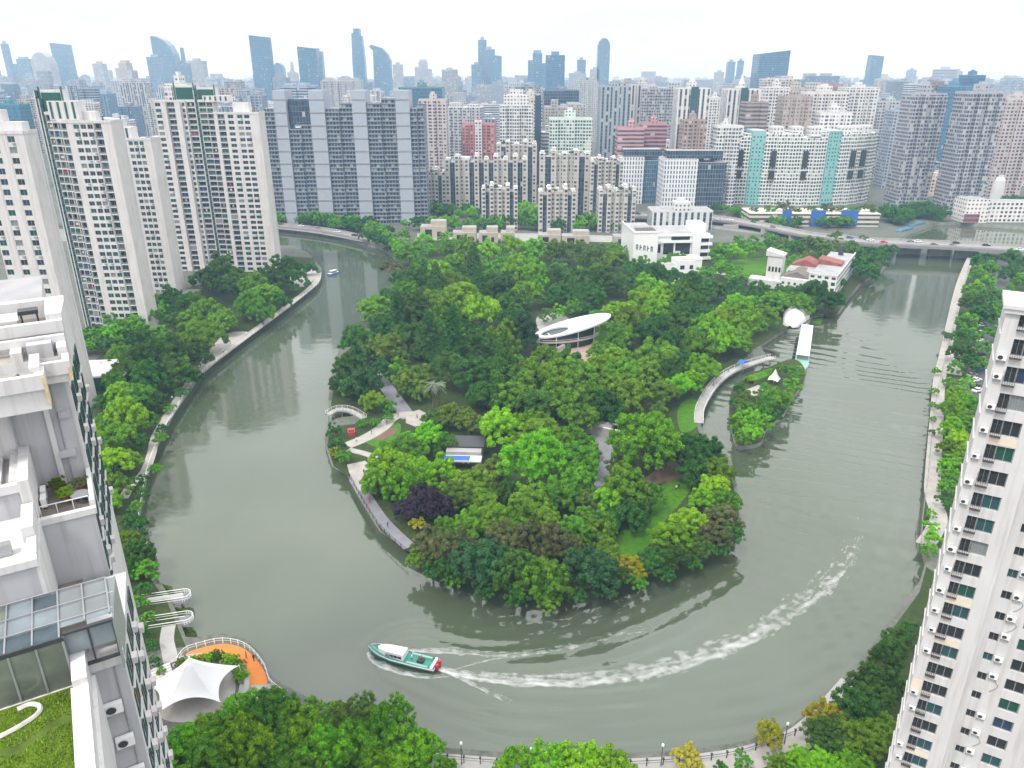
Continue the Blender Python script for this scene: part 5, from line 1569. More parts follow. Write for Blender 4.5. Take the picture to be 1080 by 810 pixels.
# --- mid-distance estate: cream and dark glazed apartment blocks
def estate(px0, px1, ytop, yb, label, nst=2, h_extra=0, depth=16):
    d = dist_of(yb)
    x0, z = at_y(px0, (ytop+yb)/2, d); x1, _ = at_y(px1, (ytop+yb)/2, d)
    _, z = at_y((px0+px1)/2, ytop, d)
    h = z - GZ; wdt = x1 - x0
    root = thing('apartment_block', ((x0+x1)/2, d, GZ), 0, label, 'apartment block', 'cream and dark glass apartment blocks behind the park')
    mb = MB(); mb.wall = (0.49, 0.465, 0.43)
    g = MB()
    n_ = nst*4 + 1
    u = wdt / n_
    dk = MB(); dk.wall = (0.14, 0.15, 0.18)
    for i in range(n_):
        a, b = -wdt/2 + i*u, -wdt/2 + (i+1)*u
        j = i % 4
        if j == 1 or j == 3:
            if i % 8 in (1, 7) or nst > 2 and j == 1:
                dk = MB(); dk.wall = (0.14, 0.15, 0.18); dk.prism([(a,1.2),(b,1.2),(b,depth),(a,depth)], 0, h-2.5, 'facade_darkglass', 'roof_grey'); dk.build('glazed_bay', root)
            else:
                mb.prism([(a,2.2),(b,2.2),(b,depth),(a,depth)], 0, h-1, 'facade_small', 'roof_grey')
        elif j == 2:
            mb.prism([(a,-.8),(b,-.8),(b,depth),(a,depth)], 0, h+2.2, 'facade_flats', 'roof_pale')
        else:
            mb.prism([(a,0),(b,0),(b,depth),(a,depth)], 0, h, 'facade_flats', 'roof_pale')
    mb.build('wall', root)
    rnd = random.Random(int(px0))
    for i in range(0, n_, 2):
        a = -wdt/2 + (i+0.5)*u
        pb = MB(); pb.wall = (0.50, 0.47, 0.43)
        hh = h + (2.2 if i % 4 == 2 else -1.0 if i % 4 in (1, 3) else 0)
        pb.box(a-u*0.36, a+u*0.36, 2, 9, hh+0.003, hh+rnd.uniform(0.8, 2.2), 'plain_wall', 'roof_pale')
        pb.build('penthouse', root)
    # roof planting seen as dark green tufts
    for k in range(2 if nst < 3 else 3):
        o = link('roof_planting', LOWCROWN[3], root)
        o.material_slots[0].link = 'OBJECT'; o.material_slots[0].material = M['leaf_dark']
        o.location = (rnd.uniform(-0.4, 0.4)*wdt, 3, h-1); s = rnd.uniform(1.6, 2.4); o.scale = (s, s, s)
    reserve((x0+x1)/2, d+8, wdt/2+4)
estate(508, 546, 199, 243, 'low cream and dark glass block, left one of the three nearest the park')
estate(568, 607, 202, 245, 'low cream and dark glass block, middle one of the three nearest the park')
estate(631, 670, 201, 245, 'low cream and dark glass block, right one of the three nearest the park')
estate(470, 556, 168, 226, 'wide cream block behind the left low block of the estate', 4)
estate(569, 622, 162, 227, 'tall cream block behind the middle low block of the estate', 2)
estate(622, 656, 170, 229, 'narrow cream block behind the right low block of the estate', 2)
estate(524, 566, 152, 214, 'tallest cream block at the back of the estate', 2)
estate(436, 470, 182, 226, 'bluish lower block between the grey slab and the cream estate', 2)

# --- turquoise-striped curved block on its podium
yb = 217; d = dist_of(yb)
xa, zt = at_y(770, 142, d); xb_, _ = at_y(942, 142, d)
root = thing('striped_apartment_block', ((xa+xb_)/2, d+14, GZ), 0, 'curved white apartment block with two turquoise stripes beside the bridge', 'apartment block')
W = xb_-xa; h = zt-GZ
mb = MB(); mb.wall = (0.74, 0.76, 0.74)
tl = MB(); tl.wall = (0.20, 0.48, 0.47); tl2 = MB(); tl2.wall = tl.wall
n_ = 26
sx = []
for i in range(n_+1):
    t = i/n_
    x = -W/2 + t*W
    y = -14 + 26*(2*t-1)**2*0.55 + (10*(t-0.82)/0.18 if t > 0.82 else 0)
    sx.append((x, y))
for i in range(n_):
    (u0, v0), (u1, v1) = sx[i], sx[i+1]
    o = 1.4 if i % 2 else 0
    hh = h + (2 if i % 5 == 0 else 0) - (3 if i in (1, 2, 12, 13, 14) else 0)
    B_ = mb
    if i in (4, 5, 16, 17):
        B_ = tl if i < 10 else tl2; hh = h+3; o = -0.6
    B_.prism([(u0,v0+o),(u1,v1+o),(u1,16),(u0,16)], 0, hh, 'facade_small' if B_ is not mb else 'facade_dense', 'roof_pale')
mb.build('wall', root); tl.build('turquoise_stripe', root); tl2.build('turquoise_stripe', root)
for i in (2, 7, 12, 20, 22):
    dk = MB()
    (u0, v0), (u1, v1) = sx[i], sx[i+1]
    dk.box(u0+0.3, u1-0.3, min(v0, v1)-0.9, min(v0, v1)-0.2, h-26, h-13, 'glass_dark')
    dk.box(u0+0.3, u1-0.3, min(v0, v1)-0.9, min(v0, v1)-0.2, h-36, h-29, 'glass_dark')
    dk.build('sky_garden_opening', root)
for i in (2, 8, 11, 14, 19, 21, 23):
    pb = MB(); pb.wall = (0.62, 0.62, 0.61)
    u0, v0 = sx[i]
    pb.box(u0-4, u0+5, v0+5, v0+16, h-2, h+6, 'facade_small', 'roof_pale')
    pb.build('penthouse', root)
reserve((xa+xb_)/2, d+12, W/2+6)
# podium
d2 = dist_of(239)
xa, zt = at_y(792, 222, d2); xb_, _ = at_y(927, 228, d2)
root = thing('podium_building', ((xa+xb_)/2, d2, GZ), R(-2), 'cream podium with blue panels below the turquoise-striped block', 'podium')
W = xb_-xa; h = 9
mb = MB(); mb.wall = (0.62, 0.55, 0.47)
mb.box(-W/2, W/2, 0, 24, 0, h, 'facade_bands', 'roof_pale')
mb.build('wall', root)
for t0, t1 in ((0.25,0.32),(0.47,0.58),(0.70,0.83)):
    m2 = MB(); m2.box(-W/2+t0*W, -W/2+t1*W, -0.8, -0.003, 0.5, h+3, 'blue_panel'); m2.build('blue_panel', root)
m2 = MB(); m2.wall = (0.66, 0.60, 0.52); m2.box(-W/2-.3, W/2+.3, -0.4, 24.3, h+0.003, h+0.6, 'plain_wall'); m2.build('cornice', root)
for k in range(9):
    o = link('roof_planting', LOWCROWN[k % 4], root); o.location = (-W/2+W*(k+.5)/9, 8, h-1); s_ = 3.0 + (k*7 % 3); o.scale = (s_*1.3, s_, s_); o.material_slots[0].link = 'OBJECT'; o.material_slots[0].material = M['leaf_' + ('dark','mid','olive')[k % 3]]
xs_, _ = at_y(768, 232, dist_of(232)); 
# --- offices with dotted facades
def offices(px0, px1, pxs, ytop, yb, label, right):
    d = dist_of(yb)
    xa, zt = at_y(px0, ytop, d); xm, _ = at_y(pxs, ytop, d); xb_, _ = at_y(px1, ytop, d)
    root = thing('office_building', ((xa+xb_)/2, d, GZ), 0, label, 'office building', 'offices with dotted facades')
    c = (xa+xb_)/2; h = zt-GZ
    m1 = MB(); m1.wall = (0.68, 0.69, 0.72); m1.box(xa-c, xm-c, 0, 26, 0, h, 'facade_dots', 'roof_grey'); m1.build('dotted_wall', root)
    m2 = MB(); m2.wall = (0.22, 0.28, 0.34); m2.box(xm-c, xb_-c, 3, 26, 0, h-3, right, 'roof_grey'); m2.build('glazed_wall', root)
    m3 = MB(); m3.wall = (0.15, 0.2, 0.25); m3.box(xa-c+3, xb_-c-3, 6, 22, h+0.003, h+6, 'facade_darkglass', 'roof_grey'); m3.build('penthouse', root)
    reserve(c, d+13, (xb_-xa)/2+4)
offices(655, 703, 680, 166, 215, 'white dotted office block with blue glass end, left of the pair', 'facade_curtain')
offices(701, 768, 737, 168, 222, 'white dotted office block with dark glass half, right of the pair', 'facade_darkglass')
block('low_office', 688, 752, 224, dist_of(243), 20, 'facade_stripes', (0.62,0.63,0.64), 'low pale grey building with ribbed walls behind the white showroom', nd=0, pent=1)

# --- white complex at the edge of the park
d = dist_of(278)
xa, _ = at_y(668, 260, d)
def wx(p, y=262): return at_y(p, y, d)[0] - xa
root = thing('white_showroom', (xa, d, GZ), R(4), 'white cubic building with dark glyphs on its blank left wall', 'building')
mb = MB(); 
hL = at_y(680, 246, d)[1]-GZ
mb.box(0, wx(694), 0, 34, 0, hL, 'boat_white', 'roof_grey')
mb.box(wx(694)+.003, wx(753), 6, 34, 0, hL-2, 'boat_white', 'roof_grey')
mb.box(wx(733), wx(742), 3, 6.0, 0, hL-1, 'boat_white')
for k in range(4): mb.box(wx(742)+.003, wx(753)+1, 3.4, 5.997, k*4.2+1.0, k*4.2+2.4, 'boat_white')
mb.box(wx(694)+.003, wx(733)-.003, 4.6, 5.997, hL-7, hL-5.6, 'boat_white')
mb.box(wx(694)+.003, wx(733)-.003, 5.0, 5.997, hL-3.2, hL-1.9, 'boat_white')
mb.box(-0.3, wx(694)+0.3, -0.3, 0.3, hL+0.003, hL+1.1, 'boat_white')
mb.box(-0.3, 0.3, 0.303, 34, hL+0.003, hL+1.1, 'boat_white')
mb.build('wall', root)
for i, (p0, p1, z0, z1) in enumerate(((695,700,hL-13,hL-8),(703,714,hL-14,hL-7.2),(716,722,hL-12,hL-7.2),(722,732,hL-14,hL-7.2),(711,731,hL-5.5,hL-3.4),(743,752,2.5,5.1),(743,752,6.8,9.2),(743,752,11,13.4))):
    m2 = MB(); m2.box(wx(p0), wx(p1), 5.85, 5.98, z0, z1, 'glass_dark'); m2.build('window', root)
gl = MB()
rnd = random.Random(3)
for i in range(5):
    u = 1.6 + i*2.2
    gl.box(u, u+0.45, -0.12, -0.003, hL-9.5-i*0.35, hL-6.4-i*0.35, 'dark_metal')
    gl.box(u+0.45, u+1.2, -0.12, -0.003, hL-7.2-i*0.35 - (i % 2)*1.0, hL-6.6-i*0.35 - (i % 2)*1.0, 'dark_metal')
    if i % 2 == 0: gl.box(u+0.8, u+1.2, -0.12, -0.003, hL-9.5-i*0.35, hL-7.2-i*0.35, 'dark_metal')
gl.build('wall_lettering', root)
m2 = MB()
for k in range(9):
    m2.box(3+k*1.3, 3.5+k*1.3, 2, 14, hL+0.004, hL+0.9, 'roof_deck')
m2.build('roof_grating', root)
m2 = MB(); m2.box(wx(735), wx(750), 10, 24, hL-1.99, hL+3, 'boat_white', 'roof_pale'); m2.build('penthouse', root)
reserve(xa+18, d+17, 30)
d3 = dist_of(290)
xa, _ = at_y(703, 280, d3); xb_, _ = at_y(741, 280, d3)
root = thing('white_pavilion', ((xa+xb_)/2, d3, GZ), R(8), 'small white house with tan roof terrace in front of the white showroom', 'building')
w_ = (xb_-xa)
mb = MB(); mb.box(-w_/2+6, w_/2, 0, 11, 0, 8, 'boat_white', 'roof_pale'); mb.box(-w_/2, -w_/2+5.997, 3, 11, 0, 5, 'boat_white', 'roof_grey'); mb.box(w_/2-4, w_/2+.2, -0.2, 11, 8.003, 9, 'boat_white'); mb.build('wall', root)
for a, b in ((2.5,4.0),(8,9)): 
    m2 = MB(); m2.box(-w_/2+6+a-1, -w_/2+6+b, -0.1, -0.003, 3.2, 5.4, 'glass_dark'); m2.build('window', root)
m2 = MB(); m2.box(-w_/2+10, w_/2-4.2, 1, 8, 8.003, 8.4, 'beige_stone'); m2.build('roof_terrace', root)

# --- low beige villas at the park's far edge
for i, (p0, p1, yt, ybv, lb) in enumerate(((443,470,236,251,'beige low stone house with stepped top, leftmost by the park'),(477,502,243,255,'beige low stone house with dark door, second by the park'),(505,525,243,256,'small beige stone house, third by the park'),(528,543,243,255,'narrow beige stone house, fourth by the park'),(568,592,246,256,'beige stone house below the middle low block'),(593,622,247,257,'beige stone house with pale porch below the estate'),(648,672,247,260,'beige stone gatehouse left of the white showroom'))):
    d = dist_of(ybv)
    xa, zt = at_y(p0, yt, d); xb_, _ = at_y(p1, yt, d)
    root = thing('stone_house', ((xa+xb_)/2, d, GZ), 0, lb, 'house', 'low stone houses beside the park')
    w_, h = xb_-xa, zt-GZ
    mb = MB(); mb.box(-w_/2, w_/2, 0, 10, 0, h*0.8, 'beige_stone', 'roof_grey'); mb.box(-w_/2+w_*0.4, w_/2, 2, 10, h*0.8+.003, h+1.5, 'beige_stone', 'roof_grey'); mb.build('wall', root)
    m2 = MB(); m2.box(-w_*0.32, -w_*0.05, -0.12, -0.003, 0.5, h*0.6, 'glass_dark'); m2.build('window', root)
    m2 = MB(); m2.box(w_*0.15, w_*0.3, -0.12, -0.003, 0.5, h*0.45, 'glass_dark'); m2.build('door', root)

# --- named mid-distance towers:  px0, px1, ytop, dist, depth, material, wall, label, bay, notch
MID = [
 ('office_tower',420,466,93,900,40,'facade_curtain',TEALG,'dark teal office block rising behind the right end of the grey slab',0,1),
 ('apartment_tower',441,470,106,760,22,'facade_flats',PINK,'greyish pink apartment tower just right of the grey slab',6,2),
 ('apartment_tower',487,522,132,800,24,'facade_flats',RED,'red and white apartment block behind the cream estate',7,2),
 ('apartment_tower',527,562,112,720,22,'facade_dense',WHITE,'white apartment tower with stepped top in the middle of the city',6,3),
 ('apartment_tower',546,572,104,780,20,'facade_flats',CREAM,'cream apartment tower with dark glass strip beside the white stepped tower',6,1),
 ('apartment_tower',580,625,126,700,20,'facade_dense',PALEG,'pale green wide apartment block behind the estate',7,2),
 ('office_tower',574,611,96,1000,34,'facade_darkglass',NAVY,'dark navy glass block behind the pale green apartment block',0,1),
 ('office_tower',634,666,92,760,26,'facade_stripes',(0.30,0.36,0.40),'dark vertically striped office tower with pale piers',0,1),
 ('apartment_tower',666,692,90,860,24,'facade_stripes',(0.52,0.50,0.50),'pale ribbed tower right of the dark striped tower',6,2),
 ('apartment_tower',652,680,136,690,18,'facade_bands',(0.50,0.26,0.27),'pinkish red low block behind the left dotted office',8,1),
 ('apartment_tower',678,704,131,700,18,'facade_bands',(0.46,0.22,0.23),'taller red block behind the dotted offices',8,1),
 ('office_tower',692,712,105,1000,24,'facade_curtain',STEEL,'blue glass tower behind the red block',0,0),
 ('office_tower',716,750,94,720,24,'facade_stripes',WHITE,'white office tower with pointed cap, left of the pair',0,1),
 ('office_tower',768,803,95,740,24,'facade_stripes',WHITE,'white office tower with pointed cap, right of the pair',0,1),
 ('apartment_tower',749,764,104,900,20,'facade_flats',WHITE,'narrow white tower between the two pointed towers',6,1),
 ('apartment_tower',722,746,128,650,18,'facade_flats',BROWN,'brown apartment block above the right dotted office',7,2),
 ('apartment_tower',757,782,134,640,18,'facade_dense',WHITE,'white rounded apartment tower left of the turquoise-striped block',5,2),
 ('apartment_tower',788,811,109,680,20,'facade_bands',BROWN,'brown banded tower above the turquoise-striped block',8,2),
 ('apartment_tower',828,858,103,690,20,'facade_small',(0.36,0.30,0.28),'taupe ribbed tower behind the turquoise-striped block',5,2),
 ('apartment_tower',808,834,93,780,20,'facade_flats',WHITE,'white apartment tower between the brown and taupe towers',5,2),
 ('apartment_tower',852,896,98,760,22,'facade_flats',(0.66,0.64,0.62),'wide pale apartment block behind the turquoise stripes',6,3),
 ('apartment_tower',893,928,93,800,22,'facade_flats',WHITE,'tall white apartment block behind the right turquoise stripe',6,3),
 ('apartment_tower',866,900,120,680,16,'facade_flats',WHITE,'lower white apartment block just behind the turquoise stripes',6,2),
 ('apartment_tower',928,958,108,820,20,'facade_flats',GREY,'grey apartment tower right of the tall white block',6,2),
 ('apartment_tower',966,1001,100,640,22,'facade_dense',(0.36,0.37,0.41),'tall dark grey apartment tower, left of the pair by the bridge',4,3),
 ('apartment_tower',1024,1062,98,610,22,'facade_dense',(0.36,0.37,0.41),'tall dark grey apartment tower, right of the pair by the bridge',4,3),
 ('office_tower',1002,1026,92,860,26,'facade_curtain',(0.10,0.24,0.38),'blue glass office tower between the dark grey towers',0,1),
 ('office_tower',1024,1040,80,920,24,'facade_curtain',(0.08,0.20,0.34),'taller dark blue tower behind the right dark grey tower',0,0),
 ('apartment_tower',1064,1100,106,700,22,'facade_flats',PINK,'pinkish apartment tower at the right edge of the city',6,2),
 ('apartment_tower',944,966,118,760,20,'facade_flats',BLUEGREY,'blue-grey apartment tower beside the left dark grey tower',6,2),
 ('office_tower',-10,20,111,760,18,'facade_curtain',(0.04,0.22,0.30),'teal glass building at the left edge behind the white towers',0,0),
 ('apartment_tower',172,196,90,520,20,'facade_dense',WHITE,'white apartment tower peeping above the riverside towers',5,2),
]
for nm, p0, p1, yt, dd, dep, mt, wl, lb, bay, nd in MID:
    root, w_, h = block(nm, p0, p1, yt, dd, dep, mt, wl, lb, bay=bay or 8, nd=nd*0.9, cat='apartment tower' if nm.startswith('ap') else 'office tower', pent=1 if w_ < 0 else 2 if False else 1)
    if 'pointed cap' in lb:
        m2 = MB(); m2.wall = (0.6, 0.6, 0.6)
        m2.lathe([(3.2, h+5), (1.6, h+9), (0.05, h+16)], 'plain_wall', 8); m2.build('spire', root)
        m2 = MB(); m2.box(-3.2, 3.2, -dep/2-0.6, -dep/2+0.2, 2, h+2, 'glass_teal'); m2.build('glazed_strip', root)
    if 'dark glass strip' in lb:
        m2 = MB(); m2.box(w_/2-7, w_/2-1, -dep/2-0.5, -dep/2+0.3, 2, h+3, 'glass_blue'); m2.build('glazed_strip', root)
    if 'stepped top' in lb:
        m2 = MB(); m2.wall = WHITE; m2.box(-w_*.38, w_*.38, -6, 8, h+.005, h+9, 'facade_small', 'roof_pale'); m2.box(-w_*.2, w_*.2, -4, 6, h+9.003, h+14, 'facade_small', 'roof_pale'); m2.build('stepped_top', root)
    if 'red and white' in lb:
        m2 = MB(); m2.wall = WHITE; m2.box(-3.5, 3.5, -dep/2-0.7, -dep/2+1.4, 0, h+4, 'facade_flats', 'roof_pale'); m2.build('white_bay', root)

# --- right bank beyond the bridge
block('cream_block', 973, 1015, 189, dist_of(207), 18, 'facade_flats', (0.66,0.56,0.42), 'low cream apartment block beyond the river basin', nd=0.8, bay=8, pent=1)
block('blue_block', 1014, 1042, 193, dist_of(217), 18, 'facade_bands', (0.50,0.55,0.68), 'small pale blue banded block beyond the river basin', nd=0, pent=1)
d = dist_of(213); xa, zt = at_y(1056, 186, d)
root = thing('white_stele', (xa, d, GZ), 0, 'slender white round-topped tower over the basin', 'tower')
h = zt-GZ
mb = MB(); mb.lathe([(5.6, 0), (5.2, h*0.55), (4.4, h*0.85), (3.0, h*0.96), (0.05, h)], 'membrane', 16, sx=1, sy=0.7); mb.build('shaft', root)
mb = MB(); mb.lathe([(2.0, 0), (2.0, 2.5), (0, 2.5)], 'membrane', 12, c=(0.5, 0, h-1.5)); mb.build('cap', root)
reserve(xa, d, 10)
d = dist_of(236); xa, zt = at_y(1024, 213, d); xb_, _ = at_y(1110, 213, d)
root = thing('old_mill', (xa, d+4, GZ), R(-1), 'white four-storey old factory with red brick corner across the basin', 'factory')
W = xb_-xa; h = zt-GZ
mb = MB(); mb.wall = (0.74, 0.71, 0.70)
mb.box(0, 17, 0, 18, 0, h+1, 'facade_small', 'roof_grey'); mb.box(17.003, W, 2.5, 18, 0, h-1, 'facade_flats', 'roof_grey'); mb.build('wall', root)
m2 = MB(); m2.wall = (0.34, 0.10, 0.11); m2.box(-0.3, 11, -0.4, -0.003, 0, 6.5, 'facade_bands'); m2.build('brick_corner', root)
reserve(xa+W/2, d+10, W/2)
d = dist_of(217); xa, zt = at_y(943, 209, d); xb_, _ = at_y(970, 209, d)
root = thing('market_hall', ((xa+xb_)/2, d, GZ), R(-6), 'low hall with green sheet roof near the basin', 'hall')
w_ = xb_-xa
mb = MB(); mb.box(-w_/2, w_/2, 0, 18, 0, 5, 'white_wall', 'roof_grey'); mb.build('wall', root)
mb = MB(); mb.profile([(-w_/2-1,5.003),(w_/2+1,5.003),(0,8.5)], -1, 19, 'sign_green'); mb.build('roof', root)
rnd = random.Random(8)
for i in range(26):
    px, py = rnd.uniform(945, 1085), rnd.uniform(196, 206)
    x, y = at(px, py)
    if any(math.hypot(x-a, y-b) < c+7 for a, b, c in PLACED): continue
    root = thing('row_house', (x, y, GZ), rnd.uniform(-0.2, 0.2))
    w_, dp, h = rnd.uniform(9, 18), rnd.uniform(8, 11), rnd.uniform(6, 12)
    mb = MB(); mb.wall = rnd.choice([CREAM, WHITE, PINK, GREY]); mb.box(-w_/2, w_/2, 0, dp, 0, h, 'facade_flats'); mb.build('wall', root)
    mb = MB(); mb.profile([(-w_/2-.5,h+.003),(w_/2+.5,h+.003),(w_/2-2,h+3),(-w_/2+2,h+3)], -.6, dp+.6, rnd.choice(['red_roof', 'red_roof', 'roof_grey'])); mb.build('roof', root)
    reserve(x, y+5, w_/2)
    tag(root, f'{ORD[len(PLACED) % 29 + 1]} of the small pitched-roof houses beyond the basin', 'house', 'pitched-roof houses beyond the basin')

# --- skyline, far beyond: px0, px1, ytop, distance, shape, wall, label
SKY = [
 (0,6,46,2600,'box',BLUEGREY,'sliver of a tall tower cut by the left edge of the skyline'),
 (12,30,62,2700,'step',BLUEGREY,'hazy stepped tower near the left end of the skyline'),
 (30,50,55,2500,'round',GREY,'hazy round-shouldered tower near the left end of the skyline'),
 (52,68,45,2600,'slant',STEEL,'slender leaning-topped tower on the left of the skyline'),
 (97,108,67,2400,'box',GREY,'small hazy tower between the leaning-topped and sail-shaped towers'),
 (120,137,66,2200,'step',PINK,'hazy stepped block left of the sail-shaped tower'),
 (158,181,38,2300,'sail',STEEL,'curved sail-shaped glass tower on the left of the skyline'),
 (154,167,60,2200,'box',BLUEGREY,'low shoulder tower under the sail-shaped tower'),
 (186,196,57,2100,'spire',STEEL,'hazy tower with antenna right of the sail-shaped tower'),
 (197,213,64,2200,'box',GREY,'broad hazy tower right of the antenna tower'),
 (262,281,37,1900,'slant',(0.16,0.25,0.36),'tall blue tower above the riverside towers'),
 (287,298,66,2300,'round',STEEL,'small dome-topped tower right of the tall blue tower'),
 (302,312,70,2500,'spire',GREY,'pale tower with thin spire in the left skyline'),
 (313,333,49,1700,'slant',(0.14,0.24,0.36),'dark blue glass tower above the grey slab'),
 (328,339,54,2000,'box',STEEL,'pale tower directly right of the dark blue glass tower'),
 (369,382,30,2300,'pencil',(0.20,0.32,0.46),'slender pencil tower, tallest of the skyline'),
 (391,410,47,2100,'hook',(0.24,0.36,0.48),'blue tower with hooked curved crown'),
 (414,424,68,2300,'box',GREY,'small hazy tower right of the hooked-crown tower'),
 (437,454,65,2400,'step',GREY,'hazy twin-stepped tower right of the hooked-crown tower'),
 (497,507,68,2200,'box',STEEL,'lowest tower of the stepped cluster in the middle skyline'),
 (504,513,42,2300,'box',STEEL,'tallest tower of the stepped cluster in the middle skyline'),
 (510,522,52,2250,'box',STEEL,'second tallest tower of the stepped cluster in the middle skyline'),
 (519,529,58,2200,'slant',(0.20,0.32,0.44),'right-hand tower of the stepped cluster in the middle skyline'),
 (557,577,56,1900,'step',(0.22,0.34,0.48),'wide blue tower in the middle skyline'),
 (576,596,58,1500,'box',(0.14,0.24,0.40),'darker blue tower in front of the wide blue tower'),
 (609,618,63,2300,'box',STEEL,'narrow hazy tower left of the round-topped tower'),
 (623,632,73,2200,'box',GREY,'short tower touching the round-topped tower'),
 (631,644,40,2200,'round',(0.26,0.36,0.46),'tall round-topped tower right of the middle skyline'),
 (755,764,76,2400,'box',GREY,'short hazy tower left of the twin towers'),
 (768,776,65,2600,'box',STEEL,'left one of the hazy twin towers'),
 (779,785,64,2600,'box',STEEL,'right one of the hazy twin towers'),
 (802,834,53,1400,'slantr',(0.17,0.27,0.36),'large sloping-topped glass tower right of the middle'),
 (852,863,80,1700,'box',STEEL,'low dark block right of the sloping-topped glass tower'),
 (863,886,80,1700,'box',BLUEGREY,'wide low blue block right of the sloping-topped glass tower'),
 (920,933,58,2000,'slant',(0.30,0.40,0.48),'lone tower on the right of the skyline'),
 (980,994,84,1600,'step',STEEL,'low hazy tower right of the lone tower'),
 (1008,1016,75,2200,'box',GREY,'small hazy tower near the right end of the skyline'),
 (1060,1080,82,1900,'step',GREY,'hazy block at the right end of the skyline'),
]
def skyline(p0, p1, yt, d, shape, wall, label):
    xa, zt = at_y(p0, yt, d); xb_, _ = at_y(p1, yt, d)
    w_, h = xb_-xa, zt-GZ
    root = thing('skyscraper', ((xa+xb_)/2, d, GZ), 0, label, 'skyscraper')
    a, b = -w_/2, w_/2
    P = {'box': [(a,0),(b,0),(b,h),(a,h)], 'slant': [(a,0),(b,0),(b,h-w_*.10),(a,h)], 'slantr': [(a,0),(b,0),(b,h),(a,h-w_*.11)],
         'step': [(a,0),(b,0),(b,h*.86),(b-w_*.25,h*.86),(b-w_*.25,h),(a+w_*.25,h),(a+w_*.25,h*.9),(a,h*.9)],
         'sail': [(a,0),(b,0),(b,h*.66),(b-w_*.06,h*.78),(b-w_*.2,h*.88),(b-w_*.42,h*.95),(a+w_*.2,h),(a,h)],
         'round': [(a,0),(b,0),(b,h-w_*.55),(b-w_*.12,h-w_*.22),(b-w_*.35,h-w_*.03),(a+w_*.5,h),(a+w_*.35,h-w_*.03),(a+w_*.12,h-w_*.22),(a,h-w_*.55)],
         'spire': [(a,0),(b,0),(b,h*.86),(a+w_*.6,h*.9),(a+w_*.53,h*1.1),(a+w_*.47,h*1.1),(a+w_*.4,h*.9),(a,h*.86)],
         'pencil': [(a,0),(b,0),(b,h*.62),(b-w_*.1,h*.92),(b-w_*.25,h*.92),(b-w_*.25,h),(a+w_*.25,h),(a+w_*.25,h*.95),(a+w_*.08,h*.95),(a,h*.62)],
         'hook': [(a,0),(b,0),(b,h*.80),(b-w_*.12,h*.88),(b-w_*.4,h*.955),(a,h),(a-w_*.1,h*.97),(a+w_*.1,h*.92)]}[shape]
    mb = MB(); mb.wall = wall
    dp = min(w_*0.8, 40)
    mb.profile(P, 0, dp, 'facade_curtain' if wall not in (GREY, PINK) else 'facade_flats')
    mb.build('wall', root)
    m2 = MB(); m2.wall = tuple(c*0.8 for c in wall)
    if shape in ('box', 'step'):
        m2.box(-w_*.2, w_*.2, dp*.2, dp*.8, h+.003, h+h*0.03+2, 'plain_wall'); m2.build('roof_plant', root)
    reserve((xa+xb_)/2, d+dp/2, w_/2)
for s in SKY: skyline(*s)

# --- the rest of the city, building by building out to about two kilometres
LM = [(60,'leaning-topped tower'),(169,'sail-shaped tower'),(271,'tall blue tower'),(323,'dark blue glass tower'),(375,'pencil tower'),(400,'hooked-crown tower'),(513,'stepped skyline cluster'),(586,'darker blue tower'),(637,'round-topped tower'),(733,'left pointed tower'),(785,'right pointed tower'),(818,'sloping-topped glass tower'),(926,'lone skyline tower'),(1012,'blue glass office tower')]
PAL = [(WHITE,'white'),(CREAM,'cream'),(GREY,'grey'),(BLUEGREY,'blue-grey'),(PINK,'pinkish'),(BROWN,'brown'),(STEEL,'steel blue'),((0.6,0.6,0.62),'pale grey'),((0.55,0.50,0.47),'taupe'),((0.42,0.20,0.19),'brick red')]
PW = [5,4,4,4,3.2,1.2,2.5,5,3,0.6]
rnd = random.Random(21)
FILL = []
rows = [(620,58),(690,56),(765,58),(845,58),(930,60),(1020,62),(1120,66),(1230,70),(1350,76),(1490,84),(1640,92),(1800,104)]
def fill_building(x, y, full=True, mb=None):
    wdt = rnd.uniform(18, 44); dep = rnd.uniform(14, 24)
    top = rnd.choice([rnd.uniform(18, 45), rnd.uniform(45, 80), rnd.uniform(60, 98), rnd.uniform(70, 100)])
    if y < 800: top = min(top, rnd.uniform(20, 74))
    (wl, word) = rnd.choices(PAL, PW)[0]
    kk = rnd.uniform(0.62, 1.0); wl = (wl[0]*kk*.95, wl[1]*kk*.98, wl[2]*kk*1.03)
    mt = rnd.choice(['facade_flats','facade_flats','facade_dense','facade_small','facade_stripes','facade_bands'] if word not in ('steel blue',) else ['facade_curtain','facade_darkglass'])
    return wdt, dep, top, wl, word, mt
